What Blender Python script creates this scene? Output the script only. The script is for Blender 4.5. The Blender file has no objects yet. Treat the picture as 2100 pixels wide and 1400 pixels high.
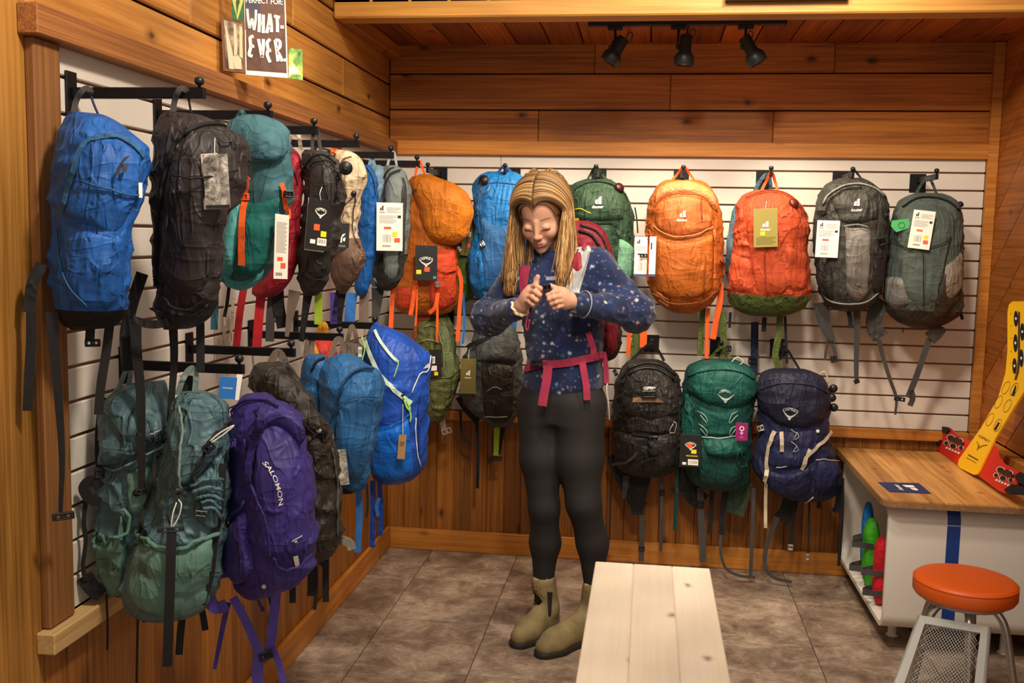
import bpy, bmesh, math, random
import numpy as np
from mathutils import Vector, Matrix, noise
from mathutils.bvhtree import BVHTree

# ------------------------------------------------------------------ camera
scene = bpy.context.scene
COL = scene.collection
CAM = Vector((1.21844, -4.61438, 1.51952))
CR = Vector((0.9906162578, 0.1352546529, 0.0196369210))
CU = Vector((-0.0335855522, 0.1016326517, 0.9942549043))
CF = Vector((-0.1324818497, 0.9855845895, -0.1052215593))
FPX = 2042.0
cam_data = bpy.data.cameras.new('camera')
cam_data.sensor_width = 36.0
cam_data.lens = FPX * 36.0 / 2100.0
cam_data.clip_start = 0.05
cam = bpy.data.objects.new('camera', cam_data)
COL.objects.link(cam)
cam.matrix_world = Matrix(((CR.x, CU.x, -CF.x, CAM.x), (CR.y, CU.y, -CF.y, CAM.y), (CR.z, CU.z, -CF.z, CAM.z), (0, 0, 0, 1)))
scene.camera = cam
scene.view_settings.view_transform = 'Standard'
scene.view_settings.look = 'None'
scene.view_settings.gamma = 1.0
scene.view_settings.use_curve_mapping = False
scene.view_settings.exposure = 0.28

# ------------------------------------------------------------------ world and lamps
world = bpy.data.worlds.new('shop_ambience')
scene.world = world
world.use_nodes = True
_bg = world.node_tree.nodes['Background']
_bg.inputs[0].default_value = (1.0, 0.87, 0.71, 1)
_bg.inputs[1].default_value = 0.54

def lamp(name, kind, loc, energy, color, target=None, size=0.2, spot=None, blend=0.5):
    d = bpy.data.lights.new(name, kind)
    d.energy = energy
    d.color = color
    if kind == 'AREA':
        d.shape = 'DISK'
        d.size = size
    else:
        d.shadow_soft_size = size
    if kind == 'SPOT':
        d.spot_size = math.radians(spot)
        d.spot_blend = blend
    o = bpy.data.objects.new(name, d)
    COL.objects.link(o)
    o.location = loc
    if target is not None:
        o.rotation_euler = (Vector(target) - Vector(loc)).to_track_quat('-Z', 'Y').to_euler()
    return o
WARM = (1.0, 0.80, 0.56)
WARM2 = (1.0, 0.88, 0.72)
# ceiling spots of the shop in front of the alcove
lamp('ceiling_spot_a', 'SPOT', (0.95, -2.1, 2.85), 90, WARM2, (0.35, -0.9, 0.9), 0.10, 100, 0.8)
lamp('ceiling_spot_b', 'SPOT', (1.75, -1.9, 2.85), 95, WARM2, (1.5, 0.0, 1.2), 0.10, 95, 0.8)
lamp('ceiling_spot_c', 'SPOT', (1.3, -3.4, 2.85), 150, WARM2, (0.2, -2.2, 1.0), 0.12, 100, 0.8)
lamp('ceiling_spot_d', 'SPOT', (1.1, -2.6, 2.85), 110, WARM2, (2.65, -0.5, 1.0), 0.12, 85, 0.8)
lamp('ceiling_spot_e', 'SPOT', (1.5, -1.55, 2.62), 12, WARM, (1.5, -0.75, 2.45), 0.05, 90, 0.8)

# ------------------------------------------------------------------ pixel helpers (2100 x 1400 frame)
def ray(px, py):
    return CF + CR * ((px - 1050.0) / FPX) + CU * ((700.0 - py) / FPX)
def on(px, py, ax, val):
    d = ray(px, py)
    return CAM + d * ((val - CAM[ax]) / d[ax])
def on_plane(px, py, p0, n):
    d = ray(px, py)
    return CAM + d * ((Vector(p0) - CAM).dot(n) / d.dot(n))

# ------------------------------------------------------------------ object helpers
def origin_of(o):
    v = Vector((0, 0, 0))
    while o is not None:
        v += o.location
        o = o.parent
    return v
def tag(o, label, cat=None, group=None, kind=None):
    if label: o['label'] = label
    if cat: o['category'] = cat
    if group: o['group'] = group
    if kind: o['kind'] = kind
    return o
def thing(name, loc, label, cat, group=None):
    o = bpy.data.objects.new(name, None)
    o.empty_display_size = 0.05
    COL.objects.link(o)
    o.location = loc
    return tag(o, label, cat, group)
def mk(name, verts, faces, mat, parent=None, smooth=True, label=None, origin=None):
    """one mesh object from world-space vertices"""
    if parent is not None:
        org = origin_of(parent)
    else:
        org = Vector(origin) if origin is not None else Vector((0, 0, 0))
    me = bpy.data.meshes.new(name)
    me.from_pydata([(v[0] - org.x, v[1] - org.y, v[2] - org.z) for v in verts], [], faces)
    if mat is not None: me.materials.append(mat)
    if smooth: me.polygons.foreach_set('use_smooth', [True] * len(me.polygons))
    me.update()
    o = bpy.data.objects.new(name, me)
    COL.objects.link(o)
    if parent is not None: o.parent = parent
    else: o.location = org
    if label: o['label'] = label
    return o
def mk_bm(name, bm, mat, parent=None, smooth=False, label=None, origin=None):
    bm.normal_update()
    vs = [v.co.copy() for v in bm.verts]
    for i, v in enumerate(bm.verts): v.index = i
    fs = [[v.index for v in f.verts] for f in bm.faces]
    bm.free()
    return mk(name, vs, fs, mat, parent, smooth, label, origin)
def bm_box(bm, c, s, M=None, bev=0.0, seg=1):
    r = bmesh.ops.create_cube(bm, size=1.0)
    vs = r['verts']
    for v in vs: v.co = Vector((v.co.x * s[0], v.co.y * s[1], v.co.z * s[2]))
    if bev > 0:
        es = list({e for v in vs for e in v.link_edges})
        rr = bmesh.ops.bevel(bm, geom=es, offset=bev, segments=seg, affect='EDGES', profile=0.5)
        vs = list({v for f in rr['faces'] for v in f.verts} | {v for v in vs if v.is_valid})
    for v in vs:
        p = v.co
        if M is not None: p = M @ p
        v.co = p + Vector(c)
    return vs
def box(name, x0, x1, y0, y1, z0, z1, mat, parent=None, bev=0.003, label=None, seg=1):
    bm = bmesh.new()
    bm_box(bm, ((x0 + x1) / 2, (y0 + y1) / 2, (z0 + z1) / 2), (abs(x1 - x0), abs(y1 - y0), abs(z1 - z0)), None, bev, seg)
    return mk_bm(name, bm, mat, parent, False, label, None if parent else ((x0 + x1) / 2, (y0 + y1) / 2, min(z0, z1)))
def frame_of(tan, side=None):
    t = tan.normalized()
    s = side if side is not None else Vector((0, 0, 1))
    s = s - t * s.dot(t)
    if s.length < 1e-5:
        s = Vector((1, 0, 0)) - t * t.x
    s.normalize()
    return t, s, t.cross(s)
def smooth_path(pts, n=None, closed=False):
    """Catmull-Rom through 3-D points"""
    pts = [Vector(p) for p in pts]
    if len(pts) < 3:
        a, b = pts[0], pts[-1]
        return [a.lerp(b, i / 4) for i in range(5)]
    n = n or 5
    out = []
    m = len(pts)
    rng = range(m) if closed else range(m - 1)
    for i in rng:
        p0 = pts[(i - 1) % m] if (closed or i > 0) else pts[0] * 2 - pts[1]
        p1 = pts[i]
        p2 = pts[(i + 1) % m]
        p3 = pts[(i + 2) % m] if (closed or i + 2 < m) else pts[-1] * 2 - pts[-2]
        for k in range(n):
            t = k / n
            out.append(0.5 * ((2 * p1) + (p2 - p0) * t + (2 * p0 - 5 * p1 + 4 * p2 - p3) * t * t + (3 * p1 - p0 - 3 * p2 + p3) * t ** 3))
    if not closed: out.append(pts[-1])
    return out
def tube_data(pts, r, seg=6, closed=False, cap=True):
    pts = [Vector(p) for p in pts]
    vs, fs = [], []
    m = len(pts)
    side = None
    for i, p in enumerate(pts):
        a = pts[(i - 1) % m] if (closed or i > 0) else p
        b = pts[(i + 1) % m] if (closed or i < m - 1) else p
        t = (b - a)
        if t.length < 1e-9: t = Vector((0, 0, 1))
        t, s, q = frame_of(t, side if side is not None else Vector((0.3, 0.2, 0.9)))
        side = s
        rr = r[i] if isinstance(r, (list, tuple)) else r
        for k in range(seg):
            an = 2 * math.pi * k / seg
            vs.append(p + s * (math.cos(an) * rr) + q * (math.sin(an) * rr))
    for i in range(m if closed else m - 1):
        j = (i + 1) % m
        for k in range(seg):
            l = (k + 1) % seg
            fs.append((i * seg + k, i * seg + l, j * seg + l, j * seg + k))
    if cap and not closed:
        fs.append(tuple(range(seg - 1, -1, -1)))
        fs.append(tuple((m - 1) * seg + k for k in range(seg)))
    return vs, fs
def tube(name, pts, r, mat, parent=None, seg=6, closed=False, label=None, smooth_n=None):
    if smooth_n: pts = smooth_path(pts, smooth_n, closed)
    v, f = tube_data(pts, r, seg, closed)
    return mk(name, v, f, mat, parent, True, label)
def ribbon_data(pts, sides, w, th):
    """flat band: pts centre line, sides unit vectors across, w width (number or list), th thickness"""
    vs, fs = [], []
    m = len(pts)
    for i, p in enumerate(pts):
        a = pts[max(i - 1, 0)]
        b = pts[min(i + 1, m - 1)]
        t = (b - a)
        if t.length < 1e-9: t = Vector((0, 0, -1))
        t.normalize()
        s = sides[i] - t * sides[i].dot(t)
        if s.length < 1e-4: s = t.orthogonal()
        s.normalize()
        q = t.cross(s)
        ww = (w[i] if isinstance(w, (list, tuple)) else w) / 2
        for sx, sq in ((-1, -1), (1, -1), (1, 1), (-1, 1)):
            vs.append(p + s * (ww * sx) + q * (th / 2 * sq))
    for i in range(m - 1):
        for k in range(4):
            l = (k + 1) % 4
            fs.append((i * 4 + k, i * 4 + l, i * 4 + 4 + l, i * 4 + 4 + k))
    fs.append((3, 2, 1, 0))
    fs.append(tuple((m - 1) * 4 + k for k in range(4)))
    return vs, fs
def lathe_data(profile, c, axis=Vector((0, 0, 1)), seg=24):
    """profile: list of (radius, height along axis)"""
    t, s, q = frame_of(Vector(axis), Vector((1, 0.01, 0)))
    vs, fs = [], []
    for r, h in profile:
        for k in range(seg):
            an = 2 * math.pi * k / seg
            vs.append(Vector(c) + t * h + s * (r * math.cos(an)) + q * (r * math.sin(an)))
    for i in range(len(profile) - 1):
        for k in range(seg):
            l = (k + 1) % seg
            fs.append((i * seg + k, i * seg + l, i * seg + seg + l, i * seg + seg + k))
    fs.append(tuple(range(seg - 1, -1, -1)))
    fs.append(tuple((len(profile) - 1) * seg + k for k in range(seg)))
    return vs, fs
def lathe(name, profile, c, mat, parent=None, axis=(0, 0, 1), seg=24, label=None):
    v, f = lathe_data(profile, c, Vector(axis), seg)
    o = mk(name, v, f, mat, parent, True, label, None if parent else c)
    return o
def join_data(parts):
    vs, fs = [], []
    for v, f in parts:
        b = len(vs)
        vs += list(v)
        fs += [tuple(i + b for i in q) for q in f]
    return vs, fs
def auto_sharp(o, ang=40):
    me = o.data
    bm = bmesh.new()
    bm.from_mesh(me)
    for e in bm.edges:
        if len(e.link_faces) == 2 and e.calc_face_angle(0) > math.radians(ang): e.smooth = False
    bm.to_mesh(me)
    bm.free()
    return o

# ------------------------------------------------------------------ materials
def lin(h, g=1.0):
    h = h.lstrip('#')
    out = []
    for i in (0, 2, 4):
        c = int(h[i:i + 2], 16) / 255.0
        out.append(min(1.0, (c / 12.92 if c <= 0.04045 else ((c + 0.055) / 1.055) ** 2.4) * g))
    return (out[0], out[1], out[2], 1.0)
MATS = {}
class NT:
    def __init__(self, name):
        self.m = bpy.data.materials.new(name)
        self.m.use_nodes = True
        self.t = self.m.node_tree
        self.b = self.t.nodes['Principled BSDF']
    def n(self, typ, **kw):
        nd = self.t.nodes.new(typ)
        for k, v in kw.items():
            if k.startswith('i_'):
                key = k[2:]
                nd.inputs[int(key) if key.isdigit() else key].default_value = v
            else: setattr(nd, k, v)
        return nd
    def l(self, a, ai, b, bi):
        self.t.links.new(a.outputs[ai], b.inputs[bi])
def mix_col(N, a, b, fac, ca=None, cb=None, blend='MIX'):
    """a, b, fac: (node, output) or None; returns mix node (output 2)"""
    m = N.n('ShaderNodeMix', data_type='RGBA', blend_type=blend)
    if a: N.t.links.new(a[0].outputs[a[1]], m.inputs[6])
    elif ca: m.inputs[6].default_value = ca
    if b: N.t.links.new(b[0].outputs[b[1]], m.inputs[7])
    elif cb: m.inputs[7].default_value = cb
    if isinstance(fac, tuple): N.t.links.new(fac[0].outputs[fac[1]], m.inputs[0])
    else: m.inputs[0].default_value = fac
    return m
def ramp(N, src, stops, interp='LINEAR'):
    r = N.n('ShaderNodeValToRGB')
    r.color_ramp.interpolation = interp
    els = r.color_ramp.elements
    while len(els) < len(stops): els.new(0.5)
    for e, (p, c) in zip(els, stops):
        e.position = p
        e.color = c if isinstance(c, tuple) else (c, c, c, 1)
    N.t.links.new(src[0].outputs[src[1]], r.inputs[0])
    return r
def plain(name, col, rough=0.6, metal=0.0, spec=0.4, **kw):
    if name in MATS: return MATS[name]
    N = NT(name)
    c = col if isinstance(col, tuple) else lin(col)
    N.b.inputs['Base Color'].default_value = c
    N.b.inputs['Roughness'].default_value = rough
    N.b.inputs['Metallic'].default_value = metal
    N.b.inputs['Specular IOR Level'].default_value = spec
    tc = N.n('ShaderNodeTexCoord')
    nz = N.n('ShaderNodeTexNoise', i_Scale=kw.get('nscale', 60.0), i_Detail=3.0)
    N.l(tc, 'Object', nz, 'Vector')
    bp = N.n('ShaderNodeBump', i_Strength=kw.get('bump', 0.08), i_Distance=0.002)
    N.l(nz, 0, bp, 'Height')
    N.l(bp, 0, N.b, 'Normal')
    rr = ramp(N, (nz, 0), [(0.3, max(0.0, rough - 0.06)), (0.7, min(1.0, rough + 0.06))])
    N.l(rr, 0, N.b, 'Roughness')
    MATS[name] = N.m
    return N.m
def fabric(name, col, gain=1.0, rough=0.55, wr=0.35, sheen=0.06, fine=900.0, var=0.22):
    """woven pack cloth: weave, soft creases, slight fading"""
    if name in MATS: return MATS[name]
    N = NT(name)
    base = lin(col, gain) if isinstance(col, str) else col
    tc = N.n('ShaderNodeTexCoord')
    oi = N.n('ShaderNodeObjectInfo')
    ad = N.n('ShaderNodeVectorMath', operation='ADD')
    N.l(tc, 'Object', ad, 0)
    N.l(oi, 'Random', ad, 1)
    n1 = N.n('ShaderNodeTexNoise', i_Scale=9.0, i_Detail=4.0, i_Roughness=0.55, i_Distortion=1.2)
    N.l(ad, 0, n1, 'Vector')
    d = tuple(c * (1 - var) for c in base[:3]) + (1,)
    h = tuple(min(1, c * (1 + var)) for c in base[:3]) + (1,)
    cr = ramp(N, (n1, 0), [(0.3, d), (0.7, h)])
    N.l(cr, 0, N.b, 'Base Color')
    N.b.inputs['Roughness'].default_value = rough + 0.06
    N.b.inputs['Specular IOR Level'].default_value = 0.32
    N.b.inputs['Sheen Weight'].default_value = sheen * 0.25
    N.b.inputs['Sheen Roughness'].default_value = 0.5
    prev = None
    for rot, sc_, amt in (((0.75, 0.45, 0.2), (2.2, 2.2, 0.55), 1.0), ((-0.7, -0.5, 0.1), (2.4, 2.4, 0.6), 0.9), ((0.05, 0.1, 0.0), (0.9, 0.9, 2.6), 0.5)):
        mp = N.n('ShaderNodeMapping')
        mp.inputs['Scale'].default_value = sc_
        mp.inputs['Rotation'].default_value = rot
        N.l(ad, 0, mp, 'Vector')
        n2 = N.n('ShaderNodeTexNoise', i_Scale=6.5, i_Detail=1.5, i_Roughness=0.5, i_Distortion=0.9)
        N.l(mp, 0, n2, 'Vector')
        s1 = N.n('ShaderNodeMath', operation='SUBTRACT')
        s1.inputs[1].default_value = 0.5
        N.l(n2, 0, s1, 0)
        s2 = N.n('ShaderNodeMath', operation='ABSOLUTE')
        N.l(s1, 0, s2, 0)
        s3 = ramp(N, (s2, 0), [(0.0, 1.0), (0.045, 0.35), (0.16, 0.0)], 'EASE')
        b1 = N.n('ShaderNodeBump', i_Strength=min(1.0, wr * 1.15 * amt), i_Distance=0.010)
        N.l(s3, 0, b1, 'Height')
        if prev: N.l(prev, 0, b1, 'Normal')
        prev = b1
    n3 = N.n('ShaderNodeTexNoise', i_Scale=fine, i_Detail=1.0)
    N.l(tc, 'Object', n3, 'Vector')
    b2 = N.n('ShaderNodeBump', i_Strength=0.05, i_Distance=0.001)
    N.l(n3, 0, b2, 'Height')
    N.l(b1, 0, b2, 'Normal')
    N.l(b2, 0, N.b, 'Normal')
    MATS[name] = N.m
    return N.m
def wood(name, light, dark, axis='X', rough=0.5, knots=0.0, gain=1.0, stretch=14.0, var=0.35, bump=0.25, fine=1.0, flat=False, kscale=3.6):
    """sawn wood: grain runs along a world axis, every board gets its own offset"""
    if name in MATS: return MATS[name]
    N = NT(name)
    geo = N.n('ShaderNodeNewGeometry')
    oi = N.n('ShaderNodeObjectInfo')
    of = N.n('ShaderNodeVectorMath', operation='SCALE')
    of.inputs[3].default_value = 37.0
    cmb = N.n('ShaderNodeCombineXYZ')
    for i in range(3): N.l(oi, 'Random', cmb, i)
    N.l(cmb, 0, of, 0)
    ad = N.n('ShaderNodeVectorMath', operation='ADD')
    N.l(geo, 'Position', ad, 0)
    N.l(of, 0, ad, 1)
    mp = N.n('ShaderNodeMapping')
    s = [stretch * 2.2 * fine] * 3
    if axis == 'D':
        mp.inputs['Rotation'].default_value = (math.radians(42), 0, 0)
        s[1] = 1.3
    else: s['XYZ'.index(axis)] = 1.3
    mp.inputs['Scale'].default_value = s
    N.l(ad, 0, mp, 'Vector')
    n1 = N.n('ShaderNodeTexNoise', i_Scale=1.0, i_Detail=6.0, i_Roughness=0.62, i_Distortion=0.6)
    N.l(mp, 0, n1, 'Vector')
    mpf = N.n('ShaderNodeMapping')
    mpf.inputs['Scale'].default_value = [q * 4.5 if q > 2 else q * 1.6 for q in s]
    if axis == 'D': mpf.inputs['Rotation'].default_value = (math.radians(42), 0, 0)
    N.l(ad, 0, mpf, 'Vector')
    nf = N.n('ShaderNodeTexNoise', i_Scale=1.0, i_Detail=3.0, i_Roughness=0.6)
    N.l(mpf, 0, nf, 'Vector')
    mxf = N.n('ShaderNodeMath', operation='MULTIPLY_ADD')
    mxf.inputs[1].default_value = 0.55
    N.l(nf, 0, mxf, 0)
    hf_ = N.n('ShaderNodeMath', operation='MULTIPLY')
    hf_.inputs[1].default_value = 0.45
    N.l(n1, 0, hf_, 0)
    N.l(hf_, 0, mxf, 2)
    cr = ramp(N, (mxf, 0), [(0.34, lin(dark, gain)), (0.60, lin(light, gain))])
    # broad tone drift
    n2 = N.n('ShaderNodeTexNoise', i_Scale=1.6, i_Detail=2.0)
    N.l(ad, 0, n2, 'Vector')
    r2 = ramp(N, (n2, 0), [(0.3, 0.72), (0.7, 1.12)])
    m1 = mix_col(N, (cr, 0), (r2, 0), 1.0, blend='MULTIPLY')
    # board-to-board difference
    r3 = ramp(N, (oi, 'Random'), [(0.0, 1.0 - var), (1.0, 1.0 + var * 0.35)])
    m2 = mix_col(N, (m1, 2), (r3, 0), 1.0, blend='MULTIPLY')
    last = (m2, 2)
    if knots > 0:
        kp = N.n('ShaderNodeMapping')
        ks = [1.0, 1.0, 1.0]
        if axis != 'D': ks['XYZ'.index(axis)] = 0.6
        kp.inputs['Scale'].default_value = ks
        N.l(ad, 0, kp, 'Vector')
        sx = N.n('ShaderNodeSeparateXYZ')
        N.l(kp, 0, sx, 0)
        cx = N.n('ShaderNodeCombineXYZ')
        if flat:
            N.l(sx, 0, cx, 0)
            N.l(sx, 1, cx, 1)
        else:
            sm = N.n('ShaderNodeMath', operation='ADD')
            N.l(sx, 0, sm, 0)
            N.l(sx, 1, sm, 1)
            N.l(sm, 0, cx, 0)
            N.l(sx, 2, cx, 1)
        dz = N.n('ShaderNodeTexNoise', i_Scale=30.0, i_Detail=2.0)
        N.l(ad, 0, dz, 'Vector')
        ds = N.n('ShaderNodeVectorMath', operation='SCALE')
        ds.inputs[3].default_value = 0.02
        N.l(dz, 'Color', ds, 0)
        da = N.n('ShaderNodeVectorMath', operation='ADD')
        N.l(cx, 0, da, 0)
        N.l(ds, 0, da, 1)
        vo = N.n('ShaderNodeTexVoronoi', i_Scale=kscale, voronoi_dimensions='2D')
        N.l(da, 0, vo, 'Vector')
        kr = ramp(N, (vo, 'Distance'), [(0.018, knots), (0.045, 0.45 * knots), (0.085, 0.0)])
        m3 = mix_col(N, last, None, (kr, 0), cb=lin('#3a1c08', gain))
        last = (m3, 2)
    N.t.links.new(last[0].outputs[last[1]], N.b.inputs['Base Color'])
    N.b.inputs['Roughness'].default_value = rough
    N.b.inputs['Specular IOR Level'].default_value = 0.35
    bp = N.n('ShaderNodeBump', i_Strength=bump, i_Distance=0.004)
    N.l(n1, 0, bp, 'Height')
    N.l(bp, 0, N.b, 'Normal')
    MATS[name] = N.m
    return N.m
# ================================================================== the room
ZB = 0.6913            # lower edge of the slatted panels
PITCH = 0.0762
RX = 2.70              # right wall
M_CEDAR_X = wood('cedar_boards_x', '#cf8030', '#8e4c12', 'X', 0.5, 0.9, 0.92, 9.0, 0.22)
M_CEDAR_Y = wood('cedar_boards_y', '#d08f44', '#a06224', 'Y', 0.5, 0.9, 0.92, 9.0, 0.15)
M_CEDAR_Z = wood('cedar_planks', '#b4702c', '#7c4610', 'Z', 0.45, 0.85, 0.78, 10.0, 0.20)
M_CEIL = wood('ceiling_boards', '#c06a26', '#863f0e', 'Y', 0.55, 0.8, 1.0, 8.0, 0.45, flat=True)
M_DIAG = wood('diagonal_boards', '#c0722e', '#8a4a12', 'D', 0.5, 0.6, 1.15, 9.0, 0.25)
M_TRIM_X = wood('trim_wood_x', '#d28a3a', '#aa621e', 'X', 0.5, 0.5, 0.95, 12.0, 0.12)
M_TRIM_Y = wood('trim_wood_y', '#d28a3a', '#aa621e', 'Y', 0.5, 0.5, 0.95, 12.0, 0.12)
M_ROUGH_Y = wood('rough_trim_y', '#b5743c', '#7e4a22', 'Y', 0.7, 0.0, 0.9, 20.0, 0.1, 0.6, 1.4)
M_ROUGH_Z = wood('rough_trim_z', '#a8703c', '#74461e', 'Z', 0.7, 0.0, 0.85, 20.0, 0.1, 0.6, 1.4)
M_POST = wood('post_wood', '#c4883e', '#7c4c12', 'Z', 0.5, 0.8, 0.74, 10.0, 0.1)
M_SILL_Y = wood('pale_sill_wood', '#d0ab76', '#b08850', 'Y', 0.6, 0.3, 0.9, 12.0, 0.1)
M_GAP = plain('dark_joint', '#2a1608', 0.9)
M_METALGAP = plain('bronze_groove', '#8a6450', 0.5, 0.2)
def slat_mat():
    N = NT('cream_slat')
    tc = N.n('ShaderNodeNewGeometry')
    nz = N.n('ShaderNodeTexNoise', i_Scale=3.0, i_Detail=5.0, i_Roughness=0.6)
    N.l(tc, 'Position', nz, 'Vector')
    cr = ramp(N, (nz, 0), [(0.3, (0.60, 0.535, 0.47, 1)), (0.7, (0.68, 0.61, 0.54, 1))])
    N.l(cr, 0, N.b, 'Base Color')
    N.b.inputs['Roughness'].default_value = 0.45
    N.b.inputs['Specular IOR Level'].default_value = 0.35
    return N.m
M_SLAT = slat_mat()

def struct(o):
    o['kind'] = 'structure'
    return o
# ---- backings
wall_back = struct(box('wall_back', -0.06, RX + 0.06, 0.016, 0.06, 0, 2.9, M_GAP, bev=0))
wall_left = struct(box('wall_left', -0.06, -0.016, -4.2, 0.016, 0, 2.9, M_GAP, bev=0))
wall_right = struct(box('wall_right', RX + 0.016, RX + 0.06, -2.3, 0.016, 0, 2.9, M_GAP, bev=0))
ceiling = struct(box('ceiling', -0.06, RX + 0.06, -0.86, 0.016, 2.40, 2.44, M_GAP, bev=0))

# ---- slatted display panels: every slat its own piece
seam = on(1027, 340, 1, 0).x
for k in range(16):
    z0, z1 = ZB + k * PITCH, ZB + (k + 1) * PITCH
    if k < 15: z1 -= 0.0075
    else: z1 += 0.0
    box('slat', 0.0, seam - 0.0008, 0.0, 0.012, z0, z1, M_SLAT, wall_back, 0.002)
    box('slat', seam + 0.0008, 2.657, 0.0, 0.012, z0, z1, M_SLAT, wall_back, 0.002)
    box('slat', -0.012, 0.0, -2.690, 0.0, z0, z1, M_SLAT, wall_left, 0.002)
# bronze liner seen in the grooves
box('groove_liner', 0.0, 2.657, 0.0125, 0.016, ZB, ZB + 1.22, M_METALGAP, wall_back, 0)
box('groove_liner', -0.016, -0.0125, -2.69, 0.0, ZB, ZB + 1.22, M_METALGAP, wall_left, 0)

# ---- upper boards, back wall
for z0, z1, cuts in ((1.94, 2.094, (0.70, 1.75)), (2.096, 2.256, (1.293,)), (2.258, 2.40, (0.95, 2.0))):
    xs = [0.0] + list(cuts) + [RX]
    for a, b in zip(xs[:-1], xs[1:]):
        box('board', a + 0.0008, b - 0.0008, 0.0, 0.014, z0 + 0.002, z1 - 0.002, M_CEDAR_X, wall_back, 0.003)
# ---- upper boards, left wall
for z0, z1, cuts in ((1.94, 2.056, (-1.55,)), (2.056, 2.209, (-2.05, -0.72)), (2.209, 2.362, (-1.28,)), (2.362, 2.515, (-1.9, -0.4)), (2.515, 2.668, (-1.1,)), (2.668, 2.82, (-2.0,))):
    ys = [-2.762] + list(cuts) + [0.0]
    for a, b in zip(ys[:-1], ys[1:]):
        box('board', -0.014, 0.0, a + 0.0008, b - 0.0008, z0 + 0.004, z1 - 0.004, M_CEDAR_Y, wall_left, 0.004)
# ---- near end of the left wall: upright planks
for a, b in ((-2.766, -3.02), (-3.02, -3.28), (-3.28, -3.54), (-3.54, -3.8), (-3.8, -4.06)):
    box('plank', -0.014, 0.001, b + 0.001, a - 0.001, 0.0, 2.8, M_POST, wall_left, 0.003)
# ---- wainscot planks
n = 33
for k in range(n):
    a, b = 2.70 * k / n, 2.70 * (k + 1) / n
    box('plank', a + 0.0006, b - 0.0006, 0.0, 0.014, 0.0, 0.68, M_CEDAR_Z, wall_back, 0.002)
n = 34
for k in range(n):
    a, b = -2.764 * k / n, -2.764 * (k + 1) / n
    box('plank', -0.014, 0.0, b + 0.0006, a - 0.0006, 0.0, 0.68, M_CEDAR_Z, wall_left, 0.002)
n = 26
for k in range(n):
    a, b = -2.25 * k / n, -2.25 * (k + 1) / n
    box('plank', RX, RX + 0.014, b + 0.0012, a - 0.0012, 0.0, 0.66, M_CEDAR_Z, wall_right, 0.003)
# ---- diagonal boards of the right wall
def clip(poly, ax, val, keep_less):
    out = []
    for i in range(len(poly)):
        a, b = poly[i], poly[(i + 1) % len(poly)]
        ia = (a[ax] <= val) == keep_less
        ib = (b[ax] <= val) == keep_less
        if ia: out.append(a)
        if ia != ib:
            t = (val - a[ax]) / (b[ax] - a[ax])
            out.append((a[0] + (b[0] - a[0]) * t, a[1] + (b[1] - a[1]) * t))
    return out
sl = 0.87
for k in range(-10, 22):
    c0 = 0.40 + 0.243 * k
    c1 = c0 + 0.243
    g = 0.003
    poly = [(1.0, c0 - sl * 1.0 + g), (-4.0, c0 + sl * 4.0 + g), (-4.0, c1 + sl * 4.0 - g), (1.0, c1 - sl * 1.0 - g)]
    for ax, v, lt in ((0, -0.002, True), (0, -2.25, False), (1, 2.80, True), (1, 0.70, False)):
        if poly: poly = clip(poly, ax, v, lt)
    if len(poly) < 3: continue
    m = len(poly)
    vs = [(RX, y, z) for y, z in poly] + [(RX + 0.014, y, z) for y, z in poly]
    fs = [tuple(range(m)), tuple(range(2 * m - 1, m - 1, -1))] + [(i, i + m, (i + 1) % m + m, (i + 1) % m) for i in range(m)]
    mk('board', vs, fs, M_DIAG, wall_right, False)
# ---- ceiling boards and the beam in front of them
n = 18
for k in range(n):
    a, b = 2.70 * k / n, 2.70 * (k + 1) / n
    box('board', a + 0.003, b - 0.003, -0.85, 0.0, 2.385, 2.40, M_CEIL, ceiling, 0.003)
# ---- trims
def trim(i, *a, **k):
    return struct(box('trim_%d' % i, *a, **k))
trim(1, 0.02, 2.672, -0.022, -0.0005, 1.888, 1.953, M_TRIM_X)                     # over the back panel
trim(2, 0.0005, 0.045, -2.795, -0.002, 1.888, 1.948, M_ROUGH_Y)                   # over the left panel
trim(3, 0.0005, 0.022, -2.775, -2.686, 0.6925, 1.8875, M_ROUGH_Z)                 # upright beside the left panel
trim(4, 0.0005, 0.042, -2.795, -0.03, 0.645, 0.6905, M_SILL_Y)                    # ledge under the left panel
trim(5, 0.045, 2.655, -0.03, -0.0005, 0.645, 0.6905, M_TRIM_X)                    # ledge under the back panel
trim(6, 2.657, 2.6995, -0.03, -0.0005, 0.6925, 2.383, M_TRIM_X)                   # corner post
trim(7, RX - 0.05, RX - 0.0005, -2.25, -0.035, 0.645, 0.695, M_TRIM_Y)            # ledge on the right wall
trim(8, 0.0005, 0.05, -0.735, -0.002, 2.325, 2.383, M_TRIM_Y)                     # ledger in the ceiling corner
trim(9, 0.002, RX - 0.002, -0.85, -0.74, 2.330, 2.64, wood('beam_wood', '#e0a24a', '#b87830', 'X', 0.5, 0.4, 1.0, 9.0, 0.1), bev=0.006)
struct(box('baseboard_back', 0.02, RX - 0.002, -0.02, -0.0005, 0.0005, 0.103, M_TRIM_X))
struct(box('baseboard_left', 0.0005, 0.02, -4.0, -0.0005, 0.0005, 0.103, M_TRIM_Y))

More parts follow.
